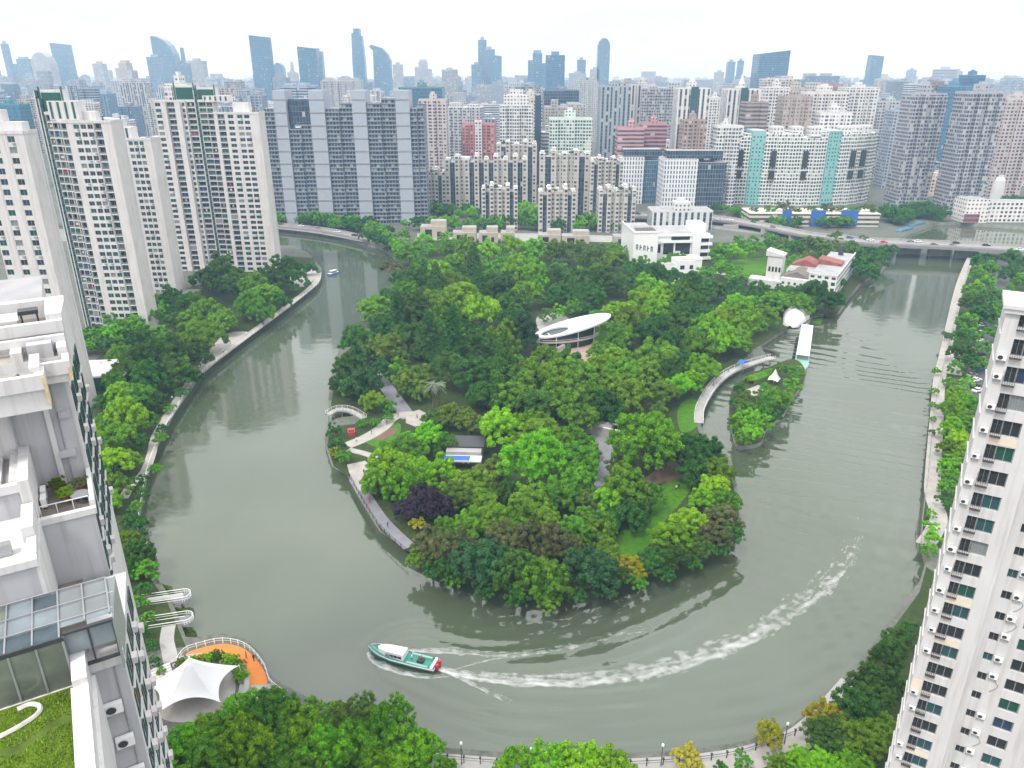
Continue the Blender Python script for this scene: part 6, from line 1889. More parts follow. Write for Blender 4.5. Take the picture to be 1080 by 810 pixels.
for y0, step in rows:
    half = 0.66*y0 + 60
    x = -half
    while x < half:
        xx = x + rnd.uniform(-0.25, 0.25)*step; yy = y0 + rnd.uniform(-28, 28)
        x += step*rnd.uniform(0.85, 1.25)
        wdt, dep, top, wl, word, mt = fill_building(xx, yy)
        if any(math.hypot(xx-a, yy-b) < c + wdt*0.55 for a, b, c in PLACED): continue
        px, py, _ = to_px(xx, yy, 40)
        if px < 262 and yy < 900: continue
        if yy < 720 and 740 < px < 1090: continue
        if yy < 660: top = min(top, 30)
        rz = rnd.choice([0, 0, rnd.uniform(-0.5, 0.5), rnd.uniform(-0.2, 0.2)])
        root = thing('city_building', (xx, yy, GZ), rz)
        mb = MB(); mb.wall = wl
        fp = notch(wdt, dep, rnd.uniform(4, 8), rnd.uniform(0.8, 2.2))
        mb.prism(fp, 0, top, mt, rnd.choice(['roof_grey','roof_pale','roof_grey']))
        mb.build('wall', root)
        pb = MB(); pb.wall = wl
        nn = 1 if wdt < 28 else 2
        for k in range(nn):
            cx = -wdt/2 + wdt*(k+.5)/nn; a = wdt*rnd.uniform(.12, .25)/nn*1.4
            hh = rnd.uniform(2.5, 7)
            pb.box(cx-a, cx+a, -dep*.25, dep*.3, top+.003, top+hh, 'facade_small', 'roof_pale')
        pb.box(-wdt/2, wdt/2, dep/2-.5, dep/2, top+.003, top+1.2, 'plain_wall')
        pb.build('roof_plant', root)
        reserve(xx, yy, wdt*0.5)
        FILL.append((root, px, yy, word, top))
        if len(FILL) >= 235: break
groups = {}
for root, px, yy, word, top in FILL:
    lm = min(LM, key=lambda l: abs(l[0]-px))
    side = 'left' if px < lm[0] else 'right'
    groups.setdefault((word, lm[1], side), []).append((abs(px-lm[0]), root, yy, top))
for (word, lm, side), lst in groups.items():
    lst.sort(key=lambda q: q[0])
    for i, (_, root, yy, top) in enumerate(lst):
        hw = 'high-rise' if top > 70 else ('mid-rise' if top > 35 else 'low-rise')
        tag(root, f'{word} {hw}, {ORD[i+1]} of its colour to the {side} of the {lm}', 'building', 'buildings filling the hazy city')
print('fill buildings', len(FILL))
# beyond: one mass
mb = MB()
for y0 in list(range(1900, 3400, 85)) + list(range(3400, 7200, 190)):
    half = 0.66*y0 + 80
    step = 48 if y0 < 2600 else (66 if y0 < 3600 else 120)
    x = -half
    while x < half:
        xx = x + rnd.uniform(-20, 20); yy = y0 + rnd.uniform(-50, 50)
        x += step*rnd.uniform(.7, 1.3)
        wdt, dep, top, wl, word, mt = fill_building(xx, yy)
        wdt *= 0.75 + y0/6000; top = min(top*rnd.uniform(0.7, 1.05) + (rnd.uniform(15, 45) if rnd.random() < 0.09 else 0), 150); wl = (wl[0]*.8, wl[1]*.86, wl[2]*.95)  # walls tinted bluer: the haze of distance put into their colour
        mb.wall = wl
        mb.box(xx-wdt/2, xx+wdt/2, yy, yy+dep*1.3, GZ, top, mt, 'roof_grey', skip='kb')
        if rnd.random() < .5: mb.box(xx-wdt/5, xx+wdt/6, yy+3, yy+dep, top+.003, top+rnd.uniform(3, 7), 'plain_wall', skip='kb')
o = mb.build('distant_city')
tag(o, 'distant city of countless hazy buildings along the horizon', 'city', kind='stuff')
# ================================================================== DETAILS
# --- road bridge over the right reach
def bridge(name, px, width, z, label, piers, thick=1.2):
    pts = smooth_path([at(x, y, z) for x, y in px], 6)
    c = pts[len(pts)//2]
    root = thing(name, (c[0], c[1], 0), 0, label, 'bridge')
    q = [(x-c[0], y-c[1]) for x, y in pts]
    mb = MB(); mb.ribbon(q, width, z, 'road_grey', thick); mb.build('deck', root)
    for s in (1, -1):
        L, Rr = offset_path(q, width/2 - 0.15)
        e = L if s > 0 else Rr
        mb = MB(); mb.ribbon(e, 0.35, z+1.05, 'pale_paving', 1.04); mb.build('parapet', root)
    L, Rr = offset_path(q, 0.1)
    mb = MB(); mb.ribbon(q, 0.25, z+0.006, 'paint_white')
    for s in (0.25, -0.25):
        a, b = offset_path(q, abs(s)*width); mb.ribbon(a if s > 0 else b, 0.15, z+0.006, 'paint_white')
    mb.build('lane_marking', root)
    for (x, y) in piers:
        X, Y = at(x, y, 0)
        mb = MB(); mb.box(X-c[0]-width*0.42, X-c[0]+width*0.42, Y-c[1]-0.9, Y-c[1]+0.9, -1.4, z-thick, 'concrete'); mb.build('pier', root)
    return root
bridge('road_bridge', [(880,250),(905,254),(950,256),(1000,258),(1050,261),(1120,266)], 17, 8.5, 'wide grey road bridge crossing the right reach of the river', [(958,268),(990,270),(1018,272)], 1.6)
bridge('elevated_road', [(640,226),(700,228),(752,230),(800,237),(850,247),(885,251)], 13, 6.5, 'curved elevated road behind the park leading to the bridge', [(770,245),(810,250),(840,256)], 1.1)
bridge('quayside_road', [(180,229),(240,232),(300,238),(350,244),(415,259)], 8, 3.4, 'raised quay road below the grey apartment slab', [], 3.6)

# --- oval pavilion with tilted white roof
X, Y = at(604, 362); 
pv_ = thing('oval_pavilion', (X, Y, GZ), R(22), 'glass pavilion in the park under a tilted white oval roof with open court', 'pavilion')
A_, Bq = 17.0, 7.0
def oval(a, b, n=48, cx=0, cy=0): return [(cx+a*math.cos(2*math.pi*k/n), cy+b*math.sin(2*math.pi*k/n)) for k in range(n)]
zr = lambda x, y: 7.0 + 0.16*(x+6)
outer_ = oval(A_, Bq); hole = oval(6.0, 3.6, 32, -8.5, -0.6)
rb = MB()
fl = outer_ + hole
for tri in tessellate_polygon([[Vector((x, y, 0)) for x, y in outer_], [Vector((x, y, 0)) for x, y in hole]]):
    p = [fl[k] for k in tri]
    nz = (p[1][0]-p[0][0])*(p[2][1]-p[0][1])-(p[1][1]-p[0][1])*(p[2][0]-p[0][0])
    if nz < 0: p = p[::-1]
    rb.face([(x, y, zr(x, y)) for x, y in p], 'membrane'); rb.face([(x, y, zr(x, y)-0.7) for x, y in p[::-1]], 'membrane')
for ring, sgn in ((outer_, 1), (hole, -1)):
    for k in range(len(ring)):
        a, b = ring[k], ring[(k+1) % len(ring)]
        f_ = [(a[0],a[1],zr(*a)-.7),(b[0],b[1],zr(*b)-.7),(b[0],b[1],zr(*b)),(a[0],a[1],zr(*a))]
        rb.face(f_ if sgn > 0 else f_[::-1], 'membrane')
rb.build('roof', pv_)
wb = MB(); wb.prism(oval(12.5, 5.2, 36, -3), 0, 0, 'glass_dark', zf=lambda x, y: zr(x, y)-0.703); wb.build('glass_wall', pv_)
wb = MB(); wb.ribbon(oval(14.0, 6.2, 36, -3)[18:36]+[(-3+14.0, 0)], 1.6, 3.4, 'pale_paving', 0.3); wb.build('gallery', pv_)
wb = MB(); wb.tube([(x, y, 4.4) for x, y in oval(14.7, 6.9, 36, -3)[18:36]], 0.06, 'white_metal', 5); wb.build('handrail', pv_)
wb = MB(); wb.box(-16, -8, -9.4, -7.8, 0, 0.5, 'brick_brown'); 
for k in range(10): wb.box(-16+k*0.8, -15.2+k*0.8, -9.3, -7.9, 0.503, 0.6+k*0.3, 'concrete')
wb.build('stair', pv_)
for k in (20, 24, 28, 32):
    x, y = oval(14, 6.0, 36, -3)[k]
    wb = MB(); wb.tube([(x, y, 0), (x, y, zr(x, y)-0.7)], 0.14, 'white_metal', 7); wb.build('column', pv_)
wb = MB(); wb.tube([(8, 1, zr(8, 1)), (8, 1, zr(8, 1)+4.5)], 0.06, 'grey_metal', 5); wb.build('mast', pv_)
wb = MB(); wb.lathe([(3.0, 0.2), (3.0, 5.5), (0.0, 5.6)], 'roof_pale', 20, c=(-8.5, -0.6, 0)); wb.build('court_drum', pv_)

# --- old white building at the river and its red-brown quay deck
p0 = at(868, 308); p1 = at(880, 311); p2 = at(898, 284); p3 = at(840, 300)
cx, cy = at(866, 297)
ang = math.atan2(at(900, 285)[1]-at(879, 314)[1], at(900, 285)[0]-at(879, 314)[0]) - math.pi/2
rbld = thing('riverside_warehouse', (*at(879, 316), GZ), ang, 'old white building with red and dark roofs beside the river deck', 'building')
Lw = math.hypot(at(900,287)[0]-at(879,314)[0], at(900,287)[1]-at(879,314)[1])
mb = MB(); mb.wall = (0.72, 0.72, 0.71)
mb.box(-13, 0, 0, Lw, 0, 11, 'facade_flats', 'roof_grey')
mb.box(-27, -13.003, 3, 16, 0, 7, 'facade_small', 'roof_pale')
mb.box(-27, -13.003, 16.003, 40, 0, 9, 'facade_small', 'roof_grey')
mb.box(-44, -27.003, 6, 14, 0, 4, 'white_wall', 'roof_pale')
mb.box(-0.4, 0.1, -0.1, Lw, 11.003, 12, 'white_wall'); mb.box(-13, -0.4, -0.1, 0.4, 11.003, 12, 'white_wall')
mb.build('wall', rbld)
mb = MB(); mb.profile([(-13.5,9.2),(-2,11.6),(-2,12.2),(-13.5,14)], 26, 36, 'red_roof'); mb.profile([(-27.2,9.003),(-13.1,9.003),(-13.1,9.8),(-20,12.5)], 26, 38, 'red_roof'); mb.build('red_roof', rbld)
mb = MB(); mb.profile([(-27.4,7.003),(-12.9,7.003),(-20,10.2)], 6, 22, 'roof_deck'); mb.build('dark_roof', rbld)
mb = MB(); mb.box(-36, -28.5, 10, 17, 4.003, 16, 'white_wall', 'roof_pale'); mb.profile([(-37,16.003),(-28,16.003),(-28,17),(-37,19)], 9.5, 17.5, 'white_wall'); mb.build('stair_tower', rbld)
for k in range(4):
    m2 = MB(); m2.box(-35+k*1.7, -34+k*1.7, 9.88, 9.997, 8, 10.5, 'glass_dark'); m2.build('window', rbld)
mb = MB(); mb.box(-8, -5.5, Lw-8, Lw-6, 11.003, 16, 'dark_metal'); mb.build('chimney', rbld)
deck = thing('river_deck', (*at(885, 325, 1.5), 0), 0, 'red-brown timber river deck beside the old white building', 'deck')
o = at(885, 325, 1.5)
dp = [(at(x, y, 1.5)[0]-o[0], at(x, y, 1.5)[1]-o[1]) for x, y in ((848,330),(881,331),(913,296),(905,290),(900,292),(876,323),(850,323))]
mb = MB(); mb.prism(dp, -1.2, 1.5, 'wood_dark', 'deck_red'); mb.build('planking', deck)
mb = MB()
L = dp[0:3]
mb.tube([(x, y, 2.5) for x, y in L], 0.05, 'dark_metal', 5)
for a, b in zip(L, L[1:]):
    n_ = int(math.hypot(b[0]-a[0], b[1]-a[1])/2.5)
    for k in range(n_+1): 
        x, y = a[0]+(b[0]-a[0])*k/n_, a[1]+(b[1]-a[1])*k/n_
        mb.box(x-.04, x+.04, y-.04, y+.04, 1.5, 2.5, 'dark_metal')
mb.build('railing', deck)

# --- landing stage: white vaulted canopy, pontoon, small jetties
X, Y = at(836, 342, 1.2)
cn_ = thing('vaulted_canopy', (X, Y, 1.2), R(-28), 'white canopy of four stepped vaults at the boat landing', 'canopy')
mb = MB(); mb.box(-6, 6, -9, 16, -1.6, 0, 'concrete'); mb.build('landing', cn_)
for k in range(4):
    rr_ = 3.6 + k*0.75; yk = -5 + k*4.6
    mb = MB()
    for j in range(8):
        for a in range(14):
            P = lambda jj, aa: (rr_*math.cos(math.pi*aa/14)*math.cos(1.35*(1-jj/8)), yk - rr_*1.1*math.sin(1.35*(1-jj/8)), 1.0 + rr_*0.95*math.sin(math.pi*aa/14)*math.cos(1.35*(1-jj/8)))
            q = [P(j, a), P(j, a+1), P(j+1, a+1), P(j+1, a)]
            mb.face(q, 'membrane')
            mb.face([((x)*.97, y+.1, 1.0+(z-1.0)*.96) for x, y, z in q[::-1]], 'membrane')
    for a in range(14):
        c0, s0, c1, s1 = math.cos(math.pi*a/14), math.sin(math.pi*a/14), math.cos(math.pi*(a+1)/14), math.sin(math.pi*(a+1)/14)
        mb.face([(rr_*c0, yk+1.2, 1+rr_*.95*s0), (rr_*c1, yk+1.2, 1+rr_*.95*s1), (rr_*c1, yk, 1+rr_*.95*s1), (rr_*c0, yk, 1+rr_*.95*s0)], 'membrane')
        mb.face([(rr_*c0*.97, yk+1.2, 1+rr_*.91*s0), (rr_*c0*.97, yk, 1+rr_*.91*s0), (rr_*c1*.97, yk, 1+rr_*.91*s1), (rr_*c1*.97, yk+1.2, 1+rr_*.91*s1)], 'grey_metal')
        mb.face([(rr_*c0, yk+1.2, 1+rr_*.95*s0), (rr_*c0*.97, yk+1.2, 1+rr_*.91*s0), (rr_*c1*.97, yk+1.2, 1+rr_*.91*s1), (rr_*c1, yk+1.2, 1+rr_*.95*s1)], 'membrane')
    mb.build('vault', cn_)
for x in (-3.6, 3.6):
    for y in (-4, 4, 11):
        mb = MB(); mb.tube([(x, y, 0), (x, y, 2.2)], 0.1, 'grey_metal', 6); mb.build('column', cn_)
a, b = at(847, 390, 0), at(853, 350, 0)
L_ = math.hypot(b[0]-a[0], b[1]-a[1])
pt = thing('pontoon_boat', ((a[0]+b[0])/2-1, (a[1]+b[1])/2, 0), math.atan2(b[1]-a[1], b[0]-a[0])-math.pi/2, 'long white covered pontoon boat with mint green bow moored at the landing', 'boat')
w_ = 2.6
hull = [(-w_,-L_/2+4),(-w_*.6,-L_/2),(w_*.6,-L_/2),(w_,-L_/2+4),(w_,L_/2),(-w_,L_/2)]
mb = MB(); mb.prism(hull, -0.4, 1.0, 'boat_white', 'boat_mint'); mb.build('hull', pt)
mb = MB(); mb.box(-w_*.8, w_*.8, -L_/2+9, L_/2-13, 1.003, 3.2, 'glass_pale', 'boat_white'); mb.box(-w_*.8, w_*.8, L_/2-11, L_/2-1, 1.003, 3.2, 'glass_pale', 'boat_white'); mb.build('cabin', pt)
mb = MB(); mb.box(-w_*.92, w_*.92, -L_/2+8, L_/2-12.5, 3.203, 3.45, 'boat_white'); mb.box(-w_*.92, w_*.92, L_/2-11.5, L_/2-.5, 3.203, 3.45, 'boat_white'); mb.build('roof', pt)
mb = MB()
for k in range(7): mb.box(-w_-1.2, -w_-.003, -L_/2+8+k*4.5, -L_/2+9+k*4.5, 0.1, 0.8, 'rubber')
mb.build('fender', pt)
for i, (q0, q1, lb) in enumerate((((806,358),(820,352),'upper wooden jetty beside the boat landing'),((802,366),(822,372),'lower wooden jetty beside the boat landing'))):
    a, b = at(*q0, 0.9), at(*q1, 0.9)
    t = thing('jetty', (a[0], a[1], 0), math.atan2(b[1]-a[1], b[0]-a[0]), lb, 'jetty', 'wooden jetties')
    l_ = math.hypot(b[0]-a[0], b[1]-a[1])
    mb = MB(); mb.box(0, l_, -0.8, 0.8, 0.6, 0.9, 'wood_dark'); mb.build('planking', t)
    for k in range(5):
        mb = MB(); mb.tube([(l_*k/4, 0, -1.4), (l_*k/4, 0, 0.597)], 0.14, 'wood_dark', 6); mb.build('pile', t)
t = thing('planted_raft', (*at(856, 337, 0.2), 0), R(-25), 'floating green planted raft by the river deck', 'raft')
mb = MB(); mb.box(-4.5, 4.5, -6, 6, -0.2, 0.25, 'wood_dark', 'lawn_green'); mb.build('raft', t)

# --- islet with white sail tent and hedge
IS_PX = [(772,413),(780,407),(794,400),(812,390),(836,382),(848,392),(846,408),(834,424),(826,440),(808,456),(802,470),(786,474),(776,471),(770,450),(769,430)]
isl = [at(x, y, 0) for x, y in IS_PX]
mb = MB(); mb.prism(smooth_path(isl, 4, True), -1.5, 1.4, 'quay_wall', 'park_floor'); structure(mb.build('islet'))
for o_ in TREES[-0:]: pass
X, Y = at(816, 404, 1.5)
t = thing('sail_tent', (X, Y, 1.4), R(10), 'small white pointed sail tent on the islet', 'tent')
mb = MB()
n_ = 8
prev = None
for k in range(n_+1):
    a = 2*math.pi*k/n_; r_ = 2.6 if k % 2 == 0 else 2.0
    ring = [(0.15*math.cos(a), 0.15*math.sin(a), 5.4), (r_*.45*math.cos(a), r_*.45*math.sin(a), 3.4), (r_*math.cos(a), r_*math.sin(a), 1.5 if k % 2 == 0 else 2.0)]
    if prev:
        for u, v in ((0, 1), (1, 2)): mb.face([prev[u], prev[v], ring[v], ring[u]], 'membrane')
    prev = ring
mb.build('canopy', t)
mb = MB(); mb.tube([(0, 0, 0), (0, 0, 5.6)], 0.08, 'white_metal', 6); mb.build('pole', t)
p_ = [at(x, y, 1.6) for x, y in ((790,403),(808,397),(814,395))]
t = thing('clipped_hedge', (p_[1][0], p_[1][1], 1.4), 0, 'bright clipped hedge bed beside the sail tent', 'hedge')
mb = MB(); mb.ribbon([(x-p_[1][0], y-p_[1][1]) for x, y in p_], 4.0, 1.2, 'plant_green', 1.2); mb.build('foliage_base', t)
for (x, y) in smooth_path(p_, 4):
    o = link('foliage', LOWCROWN[3], t); o.location = (x-p_[1][0], y-p_[1][1], 0.3); o.scale = (2.0, 2.0, 1.5); o.material_slots[0].link = 'OBJECT'; o.material_slots[0].material = M['leaf_bright']
mb = MB(); mb.sheet([at(x, y, 1.41) for x, y in ((784,412),(800,406),(806,410),(800,417),(788,418))], 1.41, 'pale_paving'); structure(mb.build('islet_terrace'))

# --- curved walkway from the park to the landing
def walkway(name, px, width, z, label, rails=True, mat='concrete'):
    pts = smooth_path([at(x, y, z) for x, y in px], 6)
    c = pts[len(pts)//2]
    q = [(x-c[0], y-c[1]) for x, y in pts]
    root = thing(name, (c[0], c[1], 0), 0, label, 'walkway')
    mb = MB(); mb.ribbon(q, width, z, mat, 0.5); mb.build('deck', root)
    if rails:
        for e in offset_path(q, width/2-0.1):
            mb = MB(); mb.tube([(x, y, z+1.05) for x, y in e], 0.05, 'white_metal', 5)
            mb.tube([(x, y, z+0.55) for x, y in e], 0.03, 'white_metal', 4)
            for k in range(0, len(e), 2): mb.box(e[k][0]-.04, e[k][0]+.04, e[k][1]-.04, e[k][1]+.04, z, z+1.05, 'white_metal')
            mb.build('railing', root)
    mb = MB()
    for k in range(0, len(q), 4): mb.tube([(q[k][0], q[k][1], -1.4), (q[k][0], q[k][1], z-0.5)], 0.25, 'concrete', 7)
    mb.build('pier', root)
    return root
walkway('curved_walkway', [(737,446),(738,432),(746,416),(757,402),(772,391),(790,384),(806,379),(815,377)], 3.0, 2.6, 'curved pale walkway with railings between the park and the islet')
X, Y = at(783, 386, 3.2)
t = thing('blue_stall', (X, Y, 2.6), R(40), 'small blue canopy stall on the curved walkway', 'stall')
mb = MB(); mb.profile([(-2.2,2.2),(2.2,2.2),(0,3.0)], -1.2, 1.2, 'blue_panel'); mb.build('canopy', t)
for x in (-2, 2):
    for y in (-1, 1): mb = MB(); mb.tube([(x, y, 0), (x, y, 2.2)], 0.05, 'grey_metal', 5); mb.build('post', t)
walkway('footbridge', [(346,437),(356,432),(370,433),(384,441)], 2.2, 2.7, 'small railed footbridge over the pond inlet on the left shore of the park')

# --- left shore quay railing of the park, boardwalk
def railing(name, px, z, label, mat='dark_metal', step=2.2, h=1.1, zbase=GZ, cat='railing', balls=False, posts=True):
    pts = [at(x, y, zbase) for x, y in px]
    sp = smooth_path(pts, 8)
    c = sp[len(sp)//2]
    root = thing(name, (c[0], c[1], zbase), 0, label, cat)
    q = [(x-c[0], y-c[1]) for x, y in sp]
    mb = MB()
    mb.tube([(x, y, h) for x, y in q], 0.05, mat, 5); mb.tube([(x, y, h*.55) for x, y in q], 0.03, mat, 4)
    mb.build('rail', root)
    d = np.concatenate([[0], np.cumsum([math.dist(a, b) for a, b in zip(q, q[1:])])])
    n_ = max(2, int(d[-1]/step))
    pm = MB(); pm.box(-.07, .07, -.07, .07, 0, h+.08, mat)
    if balls: pm.box(-.16, .16, -.16, .16, h+.083, h+.4, mat)
    pm = pm.mesh('post')
    for k in range(min(n_+1, 100)):
        s = d[-1]*k/n_
        o = link('post', pm, root); o.location = (float(np.interp(s, d, [p[0] for p in q])), float(np.interp(s, d, [p[1] for p in q])), 0)
    return root
railing('quay_railing', [(369,503),(381,526),(401,557),(429,583)], 1, 'dark quay railing on the left shore of the park', step=2.5)
path('boardwalk', [(374,505),(386,524),(405,551),(432,577)], 3.2, 'grey_path', 0.012)
railing('riverside_railing', [(338,289),(335,300),(304,325),(254,362),(212,395),(184,435),(161,480),(151,520),(144,563)], 1, 'long pale balustrade along the left bank of the river', mat='white_metal', step=4.2)
railing('riverside_railing', [(455,801),(540,808),(640,809),(720,805),(781,796),(838,776)], 1, 'dark post railing along the near bank of the river', step=2.6, balls=True)
railing('riverside_railing', [(1023,277),(1000,366),(986,430),(979,500),(973,545),(971,575)], 1, 'grey railing along the right bank promenade', mat='grey_metal', step=5.0)

# --- left bank: orange deck, tent plaza, railed landing loops
DK_PX = [(192,700),(196,690),(207,685),(235,679),(259,685),(276,703),(282,720),(272,722),(258,722),(256,713),(246,706),(230,701),(212,700)]
o = at(240, 700)
t = thing('curved_deck', (o[0], o[1], GZ), 0, 'curved orange viewing deck on the river bank', 'deck')
mb = MB(); mb.sheet([(x-o[0], y-o[1]) for x, y in smooth_path([at(*p) for p in DK_PX], 3, True)], 0.02, 'orange_floor'); mb.build('orange_floor', t)
railing('deck_railing', [(187,699),(195,689),(207,684),(235,678),(260,684),(278,703),(285,721),(298,732)], 1, 'pale curved railing round the orange deck', mat='white_metal', step=1.6, h=1.2)
patch('tent_plaza', [(168,735),(172,722),(190,706),(214,702),(236,704),(246,712),(248,730),(235,755),(190,762),(168,755)], 'pale_paving', 0.010, 3)
patch('deck_plaza', [(256,722),(284,721),(300,735),(280,740),(258,735)], 'pale_paving', 0.012)
path('bank_walk', [(178,660),(176,676),(180,700),(172,722)], 2.6, 'concrete', 0.014)
for i, (px, py, r_) in enumerate(((192,703,1.0),(202,702,1.0),(212,699,1.0),(222,697,1.0),(231,697,1.2),(240,699,1.1),(247,702,1.1),(253,710,1.0),(255,718,1.1),(252,704,0.9))):
    X, Y = at(px, py)
    t = thing('shrub', (X, Y, GZ), i, f'{ORD[i+1]} shrub from the left in the bed between orange deck and white tent', 'shrub', 'shrubs between deck and tent')
    c_ = link('foliage', CROWN['flat'][i % 2], t); c_.scale = (r_*1.3,)*3; c_.material_slots[0].link = 'OBJECT'; c_.material_slots[0].material = M['leaf_' + ('olive','bright','yellow','bright','dark','bright','bright','bright','bright','dark')[i]]
    s_ = link('stem', TRUNK, t); s_.scale = (r_*.6,)*3
# tent: tensile membrane with four low corners and one high point
X, Y = at(203, 730)
tn = thing('membrane_tent', (X, Y, GZ), R(-18), 'large white peaked membrane tent on the river plaza', 'tent')
CORN = [(-7.2,-3.2),(-0.5,-7.6),(8.0,-2.2),(5.6,6.2),(-4.6,5.2)]
mb = MB()
ns, nr_ = 12, 9
per = []
for i in range(len(CORN)):
    a, b = Vector((*CORN[i], 2.4)), Vector((*CORN[(i+1) % len(CORN)], 2.4))
    mid = (a+b)/2; inw = -mid.normalized(); inw.z = 0
    for k in range(ns):
        u = k/ns
        p = a.lerp(b, u); sag = 4*u*(1-u)
        q = p + inw*sag*1.5
        per.append((q.x, q.y, 2.2 + (0.9 if i % 2 else 0.6)*sag))
peak = Vector((0.3, 0.2, 7.0))
rings = []
for j in range(nr_+1):
    v = j/nr_
    ring = []
    for q in per:
        r2 = 0.05 + 0.95*v
        x = peak.x + (q[0]-peak.x)*r2; y = peak.y + (q[1]-peak.y)*r2
        z = q[2] + (peak.z-q[2])*((1-v)**1.7)
        ring.append((x, y, z))
    rings.append(ring)
N_ = len(per)
for j in range(nr_):
    for k in range(N_):
        mb.face([rings[j][k], rings[j+1][k], rings[j+1][(k+1) % N_], rings[j][(k+1) % N_]], 'membrane')
mb.face(rings[0], 'membrane')
o = mb.build('canopy', tn, smooth=True, weld=True)
mb = MB(); mb.tube([(0.3, 0.2, 0), (0.3, 0.2, 7.1)], 0.14, 'white_metal', 8); mb.build('mast', tn)
for (x, y) in CORN:
    mb = MB(); mb.tube([(x*1.03, y*1.03, 0), (x, y, 2.35)], 0.1, 'white_metal', 6); mb.build('corner_post', tn)
t = thing('amphitheatre', (X, Y, GZ), R(-18), 'ring of pale stone seating steps round the white tent', 'seating')
for k in range(2):
    a0 = [(9.0+k*0.9)*Vector((math.cos(a), math.sin(a)*.85)) for a in np.linspace(-0.2, 2.6, 22)]
    mb = MB(); mb.ribbon([(p.x, p.y) for p in a0], 0.9, 0.45+k*0.4, 'concrete', 0.45+k*0.4); mb.build('step', t)
t = thing('stone_stairs', (*at(166, 722), GZ), R(35), 'short flight of pale stairs between the left building and the tent', 'stairs')
for k in range(6):
    mb = MB(); mb.box(-3, 3, k*0.6, k*0.6+0.6, 0, 0.15*(k+1), 'stone_pale'); mb.build('step', t)
# two railed landing loops over the bank
for i, (px, py, lb) in enumerate(((186,632,'railed landing loop on the left bank, the farther of two'),(188,656,'railed landing loop on the left bank, the nearer of two'))):
    X, Y = at(px, py, 2)
    t = thing('landing_loop', (X, Y, 0), R(14), lb, 'landing', 'railed landing loops')
    out_ = [(-7,-1.5),(1.5,-1.5)] + [(1.5+1.5*math.sin(a), -1.5*math.cos(a)) for a in np.linspace(0.3, 2.84, 8)] + [(1.5,1.5),(-7,1.5)]
    mb = MB(); mb.prism(out_, 1.6, 2.2, 'concrete', 'grey_path'); mb.build('deck', t)
    mb = MB(); mb.tube([(x, y, 3.3) for x, y in out_], 0.07, 'white_metal', 6); mb.tube([(x, y, 2.75) for x, y in out_], 0.04, 'white_metal', 5)
    for (x, y) in out_: mb.box(x-.05, x+.05, y-.05, y+.05, 2.2, 3.3, 'white_metal')
    mb.build('railing', t)
    mb = MB(); mb.box(-6, 1.5, -0.05, 0.05, 2.203, 3.3, 'white_metal') if i == 0 else mb.tube([(-6, 0, 3.2), (1.5, 0, 3.2)], 0.06, 'white_metal', 5); mb.build('divider', t)
    for x in (-4, 1):
        mb = MB(); mb.tube([(x, 0, -1.4), (x, 0, 1.6)], 0.3, 'concrete', 7); mb.build('pile', t)
for i, (q, lb) in enumerate(((((181,644),(196,647),(200,654),(186,652)),'upper floating bed of green water plants by the landing loops'),(((184,664),(203,664),(205,682),(190,684)),'lower floating bed of green water plants by the landing loops'),(((166,618),(180,622),(184,632),(170,630)),'topmost bed of green water plants on the left shore'))):
    pp = [at(x, y, 0.3) for x, y in q]
    c = (sum(p[0] for p in pp)/4, sum(p[1] for p in pp)/4)
    t = thing('water_plant_bed', (c[0], c[1], 0), 0, lb, 'plant bed', 'beds of water plants')
    mb = MB(); mb.prism([(x-c[0], y-c[1]) for x, y in pp][::-1] if sum((pp[k][0]*pp[(k+1) % 4][1]-pp[(k+1) % 4][0]*pp[k][1]) for k in range(4)) < 0 else [(x-c[0], y-c[1]) for x, y in pp], -1.2, 0.35, 'wood_dark', 'roof_grass'); mb.build('bed', t)
    for k in range(3):
        a = (pp[0][0]+(pp[1][0]-pp[0][0])*(k+.5)/3-c[0], pp[0][1]+(pp[1][1]-pp[0][1])*(k+.5)/3-c[1]); b = (pp[3][0]+(pp[2][0]-pp[3][0])*(k+.5)/3-c[0], pp[3][1]+(pp[2][1]-pp[3][1])*(k+.5)/3-c[1])
        for v in np.linspace(.15, .85, 3):
            o = link('reed_clump', LOWCROWN[3], t); o.location = (a[0]+(b[0]-a[0])*v, a[1]+(b[1]-a[1])*v, 0.25); o.scale = (0.9, 0.9, 0.7); o.material_slots[0].link = 'OBJECT'; o.material_slots[0].material = M['leaf_olive']

# --- small teal building with white roof at the foot of the left towers
X, Y = at(104, 412)
t = thing('clubhouse', (X, Y, GZ), R(6), 'low teal building with a white roof below the left towers', 'building')
mb = MB(); mb.box(-9, 9, 0, 16, 0, 5, 'glass_green'); mb.build('wall', t)
mb = MB(); mb.box(-9.6, 9.6, -0.6, 16.6, 5.003, 5.6, 'membrane'); mb.lathe([(8.8, 5.603), (6, 6.3), (0, 6.6)], 'membrane', 20, c=(0, 8, 0)); mb.build('roof', t)
# dark podium roof between the towers
for i, (px, py, lb) in enumerate(((186,318,'dark flat canopy roof at the foot of the shorter white tower'),)):
    X, Y = at(px, py)
    t = thing('canopy_building', (X, Y, GZ), 0, lb, 'building')
    mb = MB(); mb.box(-9, 9, 0, 7, 0, 3.6, 'brick_brown'); mb.build('wall', t)
    mb = MB(); mb.box(-10, 10, -1, 8, 3.603, 4.1, 'roof_deck'); mb.build('roof', t)

